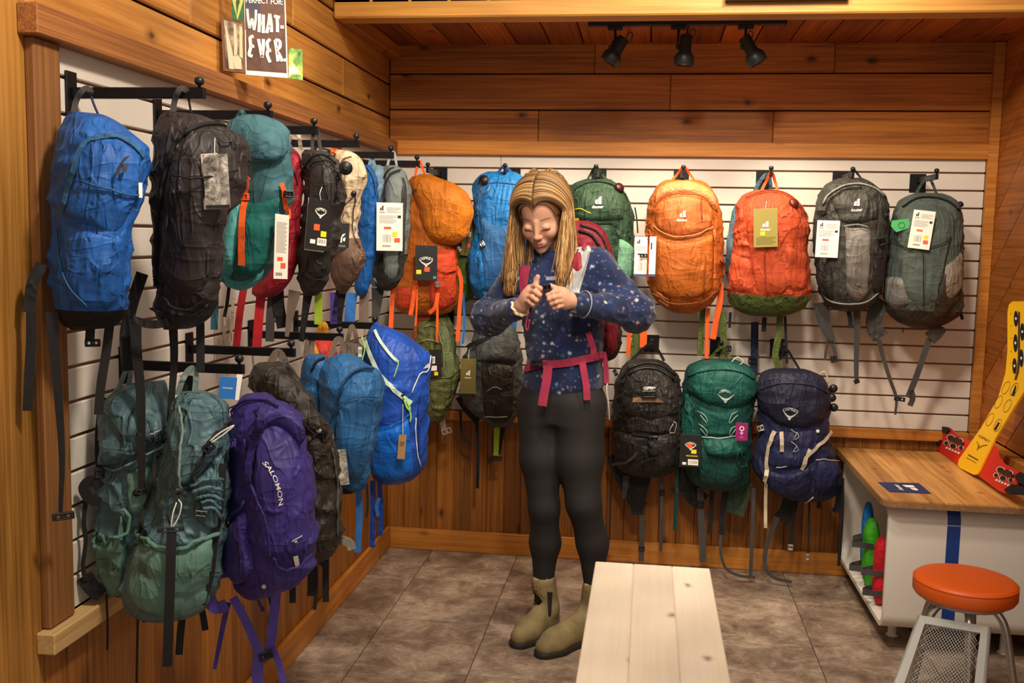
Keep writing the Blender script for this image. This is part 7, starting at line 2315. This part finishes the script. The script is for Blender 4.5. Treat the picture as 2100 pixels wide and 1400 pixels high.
fr = slab('framed_photo', [(453, 35), (500, 44), (504, 150), (458, 145)], 0.016, 0.014, M_FRAME, coll, 'small framed sepia photo')
slab('photo_print', [(459, 41), (497, 49), (500, 144), (463, 140)], 0.0165, 0.001, grad_card('sepia_photo', ['#3a2c22', '#8e785e', '#c9b696'], 16.0, 3.0), fr)
M_BONE = plain('sepia_light', '#d2bf9e', 0.6)
for q in ([(461, 52), (464, 52), (478, 112), (480, 142), (470, 141)], [(479, 48), (484, 50), (487, 92), (486, 116), (480, 114)], [(491, 52), (496, 56), (498, 120), (491, 116)], [(478, 116), (486, 111), (495, 122), (496, 142), (481, 141)]):
    slab('photo_shape', q, 0.0172, 0.0006, M_BONE, fr)
slab('leaf_card', [(474, -34), (499, -34), (500, 43), (475, 38)], 0.010, 0.004, grad_card('green_leaf_card', ['#17442c', '#2c6a3c', '#1d5236'], 10.0), coll, 'green card with a pale leaf')
slab('leaf_print', [(476, 0), (487, 41), (499, 2), (494, -20), (480, -20)], 0.0104, 0.0006, plain('pale_leaf', '#b4c060', 0.6), coll)
slab('leaf_vein', [(484, 4), (486, 32), (489, 12), (492, 4), (488, -10)], 0.0112, 0.0006, plain('leaf_vein', '#3c4c28', 0.6), coll)
slab('flower_card', [(592, 98), (620, 102), (621, 165), (592, 160)], 0.014, 0.004, grad_card('green_flower_card', ['#2c5a28', '#6a9a3c', '#b8c860', '#e8ecd0'], 26.0, 3.0), coll, 'small green card with white flowers')
def stroke(pl, wpx, name='brush_letter'):
    pts = [wp(x, y, 0.0138) for x, y in pl]
    sp = smooth_path(pts, 4) if len(pts) > 2 else [pts[0], pts[1]]
    v, f = ribbon_data(sp, [(sp[min(i + 1, len(sp) - 1)] - sp[max(i - 1, 0)]).cross(DN) for i in range(len(sp))], wpx * 0.00145, 0.0008)
    return v, f
def letter(strokes, wpx=7):
    v, f = join_data([stroke(s, wpx) for s in strokes])
    mk('brush_letter', v, f, M_PAINTW, po, False)
# WHAT-
letter([[(507, 18), (509, 40), (512, 58)], [(512, 58), (514, 48), (517, 38)], [(517, 38), (519, 50), (521, 62)], [(521, 62), (524, 44), (525, 20)]], 4.5)
letter([[(532, 28), (532, 48), (531, 66)], [(540, 30), (540, 50), (540, 68)], [(532, 48), (540, 48)]], 6)
letter([[(553, 28), (551, 48), (547, 68)], [(553, 28), (556, 48), (557, 66)], [(550, 54), (556, 54)]], 6)
letter([[(562, 33), (574, 36)], [(568, 36), (569, 50), (569, 66)]], 6)
letter([[(575, 55), (582, 56)]], 6)
# EVER.
letter([[(520, 74), (513, 78), (514, 96), (511, 112), (518, 115)], [(514, 96), (521, 94)]], 6)
letter([[(530, 80), (534, 100), (537, 118)], [(537, 118), (540, 98), (540, 80)]], 6)
letter([[(554, 80), (548, 88), (550, 102), (548, 112), (554, 128)], [(549, 104), (556, 103)]], 6)
letter([[(564, 82), (567, 100), (570, 126)], [(564, 82), (573, 84), (574, 96), (568, 103), (574, 114), (579, 126)]], 6)
letter([[(584, 120), (586, 126)]], 6)
# PERFECT FOR:
def small(txt, x0, x1, y):
    vs, fs = text_geo(txt, 0.02)
    tw = max(v[0] for v in vs) - min(v[0] for v in vs)
    k = (x1 - x0) / tw
    mk('small_lettering', [wp((x0 + x1) / 2 + v[0] * k, y - v[1] * k * 1.25 + v[0] * k * 0.06, 0.0138) for v in vs], fs, M_PAINTW, po, False)
small('PERFECT FOR:', 504, 580, 2)

# ================================================================== pine bench in the foreground
M_PINE = wood('pale_pine', '#efdfca', '#e8d6bd', 'Y', 0.45, 0.6, 1.0, 8.0, 0.05, 0.03, flat=True, kscale=5.0)
bn = thing('pine_bench', (1.266, -2.0, 0.0), 'pale pine bench standing in front of the person', 'bench')
for x0, x1 in ((1.079, 1.205), (1.2053, 1.331), (1.3313, 1.453)):
    box('top_board', x0, x1, -2.70, -1.386, 0.412, 0.45, M_PINE, bn, 0.003)
M_PINE_Z = wood('pale_pine_upright', '#ecd8bc', '#dcc29e', 'Z', 0.5, 0.4, 1.0, 8.0, 0.06, 0.06)
for y in (-1.60, -2.50):
    box('leg_panel', 1.10, 1.432, y - 0.018, y + 0.018, 0.0005, 0.411, M_PINE_Z, bn, 0.003)
box('stretcher', 1.245, 1.285, -2.481, -1.619, 0.22, 0.30, M_PINE, bn, 0.003)

# ================================================================== white display cabinet with wooden top
M_CABW = plain('cabinet_white', '#d8d0c6', 0.42)
M_CABIN = plain('cabinet_white_inside', '#d6cec2', 0.5)
M_TOPW = wood('cabinet_top_wood', '#d09a58', '#9c6430', 'Y', 0.42, 0.5, 1.0, 7.0, 0.35, 0.15, flat=True, kscale=5.0)
M_PLY = wood('ply_edge', '#a88058', '#785438', 'Y', 0.6, 0.0, 0.9, 40.0, 0.05)
cab = thing('display_cabinet', (2.38, -0.48, 0.0), 'white cabinet with rounded edges and a wooden top in the right corner', 'cabinet')
CX0, CX1, CY0, CY1, CZ0, CZ1 = 2.122, 2.66, -0.905, -0.045, 0.095, 0.572
def rrect(y0, y1, z0, z1, r, n=6):
    pts = []
    for cy, cz, a0 in ((y0 + r, z0 + r, math.pi), (y1 - r, z0 + r, 1.5 * math.pi), (y1 - r, z1 - r, 0.0), (y0 + r, z1 - r, 0.5 * math.pi)):
        for i in range(n + 1):
            a_ = a0 + 0.5 * math.pi * i / n
            pts.append((cy + r * math.cos(a_), cz + r * math.sin(a_)))
    return pts
o_, i_ = rrect(CY0, CY1, CZ0, CZ1, 0.06), rrect(CY0 + 0.018, CY1 - 0.018, CZ0 + 0.018, CZ1 - 0.018, 0.045)
m_ = len(o_)
vs = [(CX0, y, z) for y, z in o_] + [(CX1, y, z) for y, z in o_] + [(CX0, y, z) for y, z in i_] + [(CX1, y, z) for y, z in i_]
fs = []
for k in range(m_):
    l = (k + 1) % m_
    fs += [(k, l, l + m_, k + m_), (k + 2 * m_, k + 3 * m_, l + 3 * m_, l + 2 * m_), (k, k + 2 * m_, l + 2 * m_, l), (k + m_, l + m_, l + 3 * m_, k + 3 * m_)]
auto_sharp(mk('cabinet_body', vs, fs, M_CABW, cab, True), 50)
box('back_panel', 2.50, 2.512, CY0 + 0.02, CY1 - 0.02, CZ0 + 0.02, CZ1 - 0.02, M_CABIN, cab, 0)
# top: plank slab with rounded near corner
def top_outline():
    x0, x1, y0, y1, r = 2.088, 2.664, -0.955, -0.035, 0.05
    pts = [(x1, y0), (x1, y1), (x0, y1)]
    for k in range(9):
        a_ = math.pi + 0.5 * math.pi * k / 8
        pts.append((x0 + r + r * math.cos(a_), y0 + r + r * math.sin(a_)))
    return pts
tp = top_outline()
n_ = len(tp)
mk('ply_slab', [(x, y, 0.574) for x, y in tp] + [(x, y, 0.5955) for x, y in tp], [tuple(range(n_ - 1, -1, -1)), tuple(range(n_, 2 * n_))] + [(k, (k + 1) % n_, (k + 1) % n_ + n_, k + n_) for k in range(n_)], M_PLY, cab, False)
for x0, x1 in ((2.088, 2.20), (2.20, 2.30), (2.30, 2.42), (2.42, 2.54), (2.54, 2.664)):
    poly = clip(clip(tp, 0, x1 - 0.0006, True), 0, x0 + 0.0006, False)
    q = len(poly)
    mk('top_board', [(x, y, 0.5955) for x, y in poly] + [(x, y, 0.601) for x, y in poly], [tuple(range(q - 1, -1, -1)), tuple(range(q, 2 * q))] + [(k, (k + 1) % q, (k + 1) % q + q, k + q) for k in range(q)], M_TOPW, cab, False)
M_BLUESTRIPE = plain('blue_stripe', '#1e3c82', 0.45)
sx0, sx1 = 2.328, 2.374
st = [(y, z) for y, z in o_ if y < CY0 + 0.062]
st = sorted(st, key=lambda q: -q[1])
up_ = [q for q in st if q[1] > CZ1 - 0.0605]
lo_ = [q for q in st if q[1] <= CZ1 - 0.059]
def stripe(pts, name):
    vs = []
    for y, z in pts:
        n2 = Vector((0, y - (CY0 + 0.06), 0))
        d_ = Vector((0, -1, 0)) if CZ0 + 0.06 < z < CZ1 - 0.06 else (Vector((0, y, z)) - Vector((0, CY0 + 0.06, CZ1 - 0.06 if z > 0.3 else CZ0 + 0.06))).normalized()
        for x in (sx0, sx1): vs.append((x, y + d_.y * 0.0012, z + d_.z * 0.0012))
    fs = [(2 * k, 2 * k + 2, 2 * k + 3, 2 * k + 1) for k in range(len(pts) - 1)]
    mk(name, vs, fs, M_BLUESTRIPE, cab, False)
stripe(up_ + [(CY0, CZ1 - 0.064)], 'blue_band')
stripe([(CY0, CZ1 - 0.067)] + [q for q in lo_ if q[1] < 0.3], 'blue_band')
for x, y in ((2.21, -0.70), (2.59, -0.80), (2.21, -0.14), (2.59, -0.14)):
    lathe('foot', [(0.024, 0.0005), (0.024, 0.005), (0.016, 0.009), (0.015, 0.0945)], (x, y, 0.0), M_CABW, cab, seg=18)
# leaflet on the top
M_NAVYCARD = plain('navy_card', '#1c2a58', 0.5)
qd = [on(x, y, 2, 0.6025) for x, y in ((1800, 988), (1884, 990), (1910, 1012), (1824, 1008))]
lf = mk('leaflet', qd + [v - Vector((0, 0, 0.001)) for v in qd], [(3, 2, 1, 0), (4, 5, 6, 7)] + [(k, (k + 1) % 4, (k + 1) % 4 + 4, k + 4) for k in range(4)], M_NAVYCARD, None, False, None, (2.2, -0.77, 0.6015))
tag(lf, 'navy leaflet with white emblem lying on the cabinet top', 'leaflet')
def lp(u, v): return qd[0].lerp(qd[1], u).lerp(qd[3].lerp(qd[2], u), v) + Vector((0, 0, 0.0006))
for pl in EMB_D: mk('emblem', [lp(0.52 + 0.26 * b_, 0.75 - 0.5 * a_) for a_, b_ in pl], [tuple(range(len(pl)))], M_PRINTW, lf, False)
vs_, fs_ = text_geo('deuter', 0.02)
mk('lettering', [lp(0.36 - v[1] * 0.11, 0.5 - v[0] * 0.15) for v in vs_], fs_, M_PRINTW, lf, False)

# ---- gear stored in the cabinet
def pod(name, label, c, r, mat, straps, cat='sandal'):
    t_ = thing(name, (c[0], c[1], c[2] - r[2]), label, cat, 'strapped gear inside the cabinet')
    vs, fs = [], []
    nu, nv = 24, 18
    for j in range(nv + 1):
        b_ = -math.pi / 2 + math.pi * j / nv
        for k in range(nu):
            a_ = 2 * math.pi * k / nu
            e_ = 0.75
            cx = math.copysign(abs(math.cos(b_)) ** e_, 1) * math.copysign(abs(math.cos(a_)) ** e_, math.cos(a_))
            cy = math.copysign(abs(math.cos(b_)) ** e_, 1) * math.copysign(abs(math.sin(a_)) ** e_, math.sin(a_))
            cz = math.sin(b_)
            w_ = 1 - 0.16 * math.exp(-((cz) / 0.35) ** 2)
            vs.append((c[0] + r[0] * cx * w_, c[1] + r[1] * cy * w_, c[2] + r[2] * cz))
    for j in range(nv):
        for k in range(nu):
            l = (k + 1) % nu
            fs.append((j * nu + k, j * nu + l, (j + 1) * nu + l, (j + 1) * nu + k))
    mk('padded_shell', vs, fs, mat, t_)
    for zz, out in straps:
        pts = [Vector((c[0], c[1] - r[1] * 0.9, c[2] + zz)), Vector((c[0] - r[0] - out * 0.5, c[1] - r[1] * 0.7, c[2] + zz)), Vector((c[0] - r[0] - out, c[1], c[2] + zz - 0.01)), Vector((c[0] - r[0] - out * 0.5, c[1] + r[1] * 0.7, c[2] + zz - 0.01)), Vector((c[0], c[1] + r[1] * 0.9, c[2] + zz))]
        sp = smooth_path(pts, 6)
        v, f = ribbon_data(sp, [Vector((0, 0, 1))] * len(sp), 0.022, 0.004)
        mk('strap', v, f, M_GREYWEB, t_, False)
pod('padded_gear', 'bright blue padded item with grey strap at the back of the cabinet', (2.185, -0.30, 0.27), (0.026, 0.032, 0.155), fabric('pod_blue', '#1272c0'), [(0.0, 0.03)], 'gear')
pod('padded_gear', 'lime green padded item with grey straps inside the cabinet', (2.165, -0.47, 0.258), (0.034, 0.06, 0.143), fabric('pod_green', '#3ca01c'), [(0.04, 0.04), (-0.06, 0.045)], 'gear')
pod('padded_gear', 'red padded item with grey straps at the front of the cabinet', (2.160, -0.68, 0.25), (0.032, 0.05, 0.135), fabric('pod_red', '#c01826'), [(0.0, 0.04), (-0.08, 0.03)], 'gear')

# ================================================================== yellow and red fitting tool leaning on the right wall
PN = Vector((-1.0, 0.0, 0.17)).normalized()
P0 = Vector((2.536, -0.3, 0.606))
def sp_(px, py, out=0.0): return on_plane(px, py, P0 + PN * out, PN)
ft = thing('fitting_tool', sp_(1990, 975), 'yellow and red back-length measuring tool leaning on the cabinet', 'measuring tool')
def plate(name, outline, out, th, mat, parent, smooth_n=0, label=None):
    pts = [sp_(x, y, out) for x, y in outline]
    if smooth_n: pts = smooth_path(pts, smooth_n, True)
    q = len(pts)
    bk = [v - PN * th for v in pts]
    return mk(name, pts + bk, [tuple(range(q)), tuple(range(2 * q - 1, q - 1, -1))] + [(i, i + q, (i + 1) % q + q, (i + 1) % q) for i in range(q)], mat, parent, False, label)
M_TY = plain('tool_yellow', '#ffc61c', 0.45)
M_TR = plain('tool_red', '#d42820', 0.45)
M_FOAM = plain('black_foam', '#16161a', 0.8)
red = plate('hip_belt_plate', [(1934, 874), (1948, 877), (1962, 892), (1985, 902), (2015, 905), (2042, 915), (2046, 935), (2058, 950), (2080, 962), (2094, 970), (2080, 1004), (2060, 1011), (2048, 1006), (2002, 972), (1966, 955), (1921, 922), (1919, 912), (1926, 890)], 0.004, 0.006, M_TR, ft)
yel = plate('back_length_plate', [(2076, 618), (2122, 617), (2140, 632), (2146, 680), (2132, 740), (2104, 796), (2076, 840), (2040, 900), (2008, 966), (2004, 972), (1996, 973), (1968, 959), (1964, 952), (1966, 942), (2011, 878), (2046, 817), (2062, 764), (2066, 720), (2066, 640), (2069, 624)], 0.012, 0.007, M_TY, ft)
def oval(cx, cy, rx, ry, out, mat, parent, name, rot=0.0, n=16):
    c_, s_ = math.cos(rot), math.sin(rot)
    plate(name, [(cx + rx * math.cos(a_) * c_ - ry * math.sin(a_) * s_, cy + rx * math.cos(a_) * s_ + ry * math.sin(a_) * c_) for a_ in [2 * math.pi * k / n for k in range(n)]], out, 0.002, mat, parent)
for cx, cy, ry in ((2083, 653, 16), (2082, 703, 18), (2080, 750, 16), (2096, 680, 18), (2094, 734, 18)):
    oval(cx, cy, 4.0, ry, 0.0145, M_FOAM, yel, 'length_slot')
    oval(cx, cy, 1.6, 3, 0.0155, M_PRINTW, yel, 'slot_dot')
plate('adjuster_slot', [(2088, 638), (2091, 640), (2091, 740), (2089, 762), (2084, 778), (2080, 778), (2085, 760), (2087, 735)], 0.0142, 0.002, plain('slot_brown', '#4c3820', 0.6), yel)
M_TINK = plain('tool_ink', '#5c4818', 0.6)
def ring_on(cx, cy, rx, ry, rot, parent):
    pts = [sp_(cx + rx * math.cos(a_) * math.cos(rot) - ry * math.sin(a_) * math.sin(rot), cy + rx * math.cos(a_) * math.sin(rot) + ry * math.sin(a_) * math.cos(rot), 0.0125) for a_ in [2 * math.pi * k / 18 for k in range(18)]]
    tube('ring_print', pts, 0.0010, M_TINK, parent, 5, True)
for cx, cy in ((2063, 795), (2080, 798), (2048, 824), (2066, 832), (2030, 860), (2046, 872)):
    ring_on(cx, cy, 6, 14, 0.45, yel)
plate('hip_mark', [(2082, 790), (2084, 791), (2080, 812), (2074, 810)], 0.0132, 0.001, M_FOAM, yel)
plate('hip_mark', [(2047, 865), (2050, 867), (2042, 882), (2038, 880)], 0.0132, 0.001, M_FOAM, yel)
pts = [sp_(x, y, 0.0128) for x, y in ((2004, 905), (2008, 918), (2014, 914), (2024, 912))]
tube('bird_print', pts, 0.0016, M_TINK, yel, 5, False, None, 5)
pts = [sp_(x, y, 0.0128) for x, y in ((2009, 912), (2006, 918), (2004, 923))]
tube('bird_print', pts, 0.002, M_TINK, yel, 5, False, None, 5)
def tool_text(s, cx, cy, w, ang, mat):
    vs_, fs_ = text_geo(s, 0.01)
    tw = max(v[0] for v in vs_) - min(v[0] for v in vs_)
    k = w / tw
    c_, s_ = math.cos(math.radians(ang)), math.sin(math.radians(ang))
    mk('lettering', [sp_(cx + v[0] * k * c_ + v[1] * k * s_, cy + v[0] * k * s_ - v[1] * k * c_, 0.0128) for v in vs_], fs_, mat, yel, False)
tool_text('OSPREY', 2018, 899, 26, 30, M_TINK)
tube('print_line', [sp_(1986, 932, 0.0128), sp_(2006, 943, 0.0128)], 0.0022, M_TINK, yel, 5)
tube('print_line', [sp_(1982, 938, 0.0128), sp_(2002, 949, 0.0128)], 0.0010, M_TINK, yel, 5)
for k, y in enumerate((643, 668, 694, 720, 745)):
    tool_text('%d' % (21 - k), 2073, y, 3, 0, plain('tool_red_ink', '#c83020', 0.6))
M_BUT = plain('button_black', '#1a1614', 0.5)
for dx, dy, cx, cy in ((0, 0, 1958, 906), (75, 62, 2060, 972)):
    for ox, oy, rx, ry in ((-8, -8, 8, 6), (10, -2, 5, 5), (-4, 8, 6, 5), (-18, 2, 4, 4), (12, 12, 4, 4)):
        oval(cx + ox, cy + oy, rx + 1.2, ry + 1.2, 0.0062, M_PRINTW, red, 'size_button', 0.5, 12)
        oval(cx + ox, cy + oy, rx, ry, 0.0085, M_BUT, red, 'size_button', 0.5, 12)
    for k in range(5):
        oval(cx - 17 + k * 6, cy + 12 + k * 2.6, 2.2, 2.2, 0.0065, M_PRINTW, red, 'size_dot', 0, 8)
    plate('slide_lock', [(cx - 14, cy - 4), (cx + 4, cy - 10), (cx + 16, cy + 2), (cx + 14, cy + 6), (cx - 2, cy)], 0.012, 0.006, plain('lock_brown', '#3c2214', 0.6), red)
plate('foam_tip', [(1932, 874), (1941, 875), (1945, 882), (1938, 888), (1931, 884)], 0.014, 0.012, M_FOAM, red)
plate('foam_tip', [(1922, 900), (1928, 902), (1924, 912), (1919, 910)], 0.014, 0.012, M_FOAM, red)
plate('belt_strap', [(2080, 975), (2092, 967), (2130, 990), (2128, 1008), (2086, 988)], 0.010, 0.005, M_FOAM, red)
plate('belt_strap', [(2058, 1004), (2075, 992), (2130, 1003), (2128, 1016), (2070, 1013)], 0.012, 0.005, M_FOAM, red)

# ================================================================== fitting stool with orange seat and mesh ramp
M_ORANGE = plain('orange_vinyl', '#d2581a', 0.42, nscale=220.0, bump=0.12)
M_TUBE = plain('silver_tube', '#b4b2ac', 0.28, 0.85)
M_PAINTG = plain('silver_paint', '#a8a8a4', 0.38, 0.35)
SC = Vector((2.272, -1.315, 0.0))
stl = thing('fitting_stool', SC, 'round orange stool with silver legs and a perforated footrest ramp', 'stool')
R_ = 0.158
prof = [(0.001, 0.386), (R_ * 0.90, 0.386), (R_ * 0.96, 0.390), (R_ * 1.0, 0.400), (R_ * 1.0, 0.432), (R_ * 0.985, 0.441), (R_ * 0.95, 0.447), (R_ * 0.85, 0.450), (R_ * 0.5, 0.452), (0.001, 0.4525)]
lathe('seat_cushion', prof, (SC.x, SC.y, 0.0), M_ORANGE, stl, seg=48)
tube('seat_piping', [Vector((SC.x + R_ * 0.992 * math.cos(a_), SC.y + R_ * 0.992 * math.sin(a_), 0.4385)) for a_ in [2 * math.pi * k / 48 for k in range(48)]], 0.0024, M_ORANGE, stl, 6, True)
lathe('seat_plate', [(0.001, 0.374), (0.13, 0.374), (0.135, 0.386), (0.001, 0.386)], (SC.x, SC.y, 0.0), M_PAINTG, stl, seg=32)
for ang in (200, 262, 330, 60, 130):
    a_ = math.radians(ang)
    d_ = Vector((math.cos(a_), math.sin(a_), 0))
    tube('leg', [SC + d_ * 0.07 + Vector((0, 0, 0.374)), SC + d_ * 0.105 + Vector((0, 0, 0.35)), SC + d_ * 0.13 + Vector((0, 0, 0.30)), SC + d_ * 0.16 + Vector((0, 0, 0.15)), SC + d_ * 0.19 + Vector((0, 0, 0.012))], 0.0125, M_TUBE, stl, 12, False, None, 6)
    lathe('rubber_foot', [(0.014, 0.0), (0.016, 0.002), (0.016, 0.014), (0.012, 0.02)], SC + d_ * 0.19, M_PLASTIC, stl, seg=14)
# ramp: a framed sheet of perforated steel sloping towards the viewer
TL, TR = on(1888, 1266, 2, 0.335), on(2026, 1289, 2, 0.335)
axis_ = (TR - TL)
per = Vector((axis_.y, -axis_.x, 0)).normalized()
if per.y > 0: per = -per
BL = TL + per * 0.46 - axis_ * 0.52 + Vector((0, 0, -0.29))
BR = TR + per * 0.46 - axis_ * 0.10 + Vector((0, 0, -0.29))
tube('ramp_frame', [TL, TR, BR, BL], 0.011, M_PAINTG, stl, 10, True)
RN = (TR - TL).cross(BL - TL).normalized()
if RN.z < 0: RN = -RN
def rampq(u, v): return TL.lerp(TR, u).lerp(BL.lerp(BR, u), v)
fw = 0.10
for (u0, v0), (u1, v1), (u2, v2), (u3, v3) in (((0, 0), (1, 0), (1 - fw, 0.055), (fw, 0.055)), ((0, 0), (fw, 0.055), (fw, 0.96), (0, 1)), ((1, 0), (1, 1), (1 - fw, 0.96), (1 - fw, 0.055)), ((0, 1), (fw, 0.96), (1 - fw, 0.96), (1, 1))):
    q = [rampq(u0, v0), rampq(u1, v1), rampq(u2, v2), rampq(u3, v3)]
    v8 = [p_ + RN * 0.012 for p_ in q] + [p_ + RN * 0.006 for p_ in q]
    mk('ramp_border', v8, [(0, 1, 2, 3), (7, 6, 5, 4)] + [(k, k + 4, (k + 1) % 4 + 4, (k + 1) % 4) for k in range(4)], M_PAINTG, stl, False)
# perforated sheet: strands of steel between staggered holes, one joined part
wires = []
nu, nv = 44, 120
for k in range(-nv, nu + nv, 2):
    for sgn in (1, -1):
        pts = []
        for j in range(0, nv + 1, 8):
            u = (k + sgn * j * 0.55) / nu if sgn > 0 else (k - j * 0.55 + nv * 0.0) / nu
            if fw <= u <= 1 - fw: pts.append(rampq(u, 0.055 + (0.96 - 0.055) * j / nv) + RN * 0.008)
        if len(pts) >= 2:
            wires.append(tube_data(pts, 0.0011, 4))
v, f = join_data(wires)
o = mk('perforated_sheet', v, f, M_PAINTG, stl, True)
o['kind'] = 'stuff'

# ================================================================== orange floor disc with lettering, beyond the stool ramp
dc = Vector((2.19, -1.93, 0.0))
disc = thing('floor_disc', dc, 'orange round balance disc lying on the floor under the stool ramp', 'disc')
lathe('pad', [(0.001, 0.0005), (0.165, 0.0005), (0.17, 0.006), (0.168, 0.016), (0.155, 0.022), (0.001, 0.024)], dc, plain('orange_rubber', '#cf4a1e', 0.5), disc, seg=48)
lathe('inner_pad', [(0.001, 0.0235), (0.125, 0.0225), (0.13, 0.025), (0.125, 0.0275), (0.001, 0.028)], dc, plain('beige_pad', '#a89a74', 0.6), disc, seg=40)
tube('white_mark', [dc + Vector((-0.15, 0.03, 0.024)), dc + Vector((-0.14, 0.05, 0.025)), dc + Vector((-0.135, 0.035, 0.025)), dc + Vector((-0.12, 0.07, 0.026))], 0.0025, M_PRINTW, disc, 6, False, None, 5)
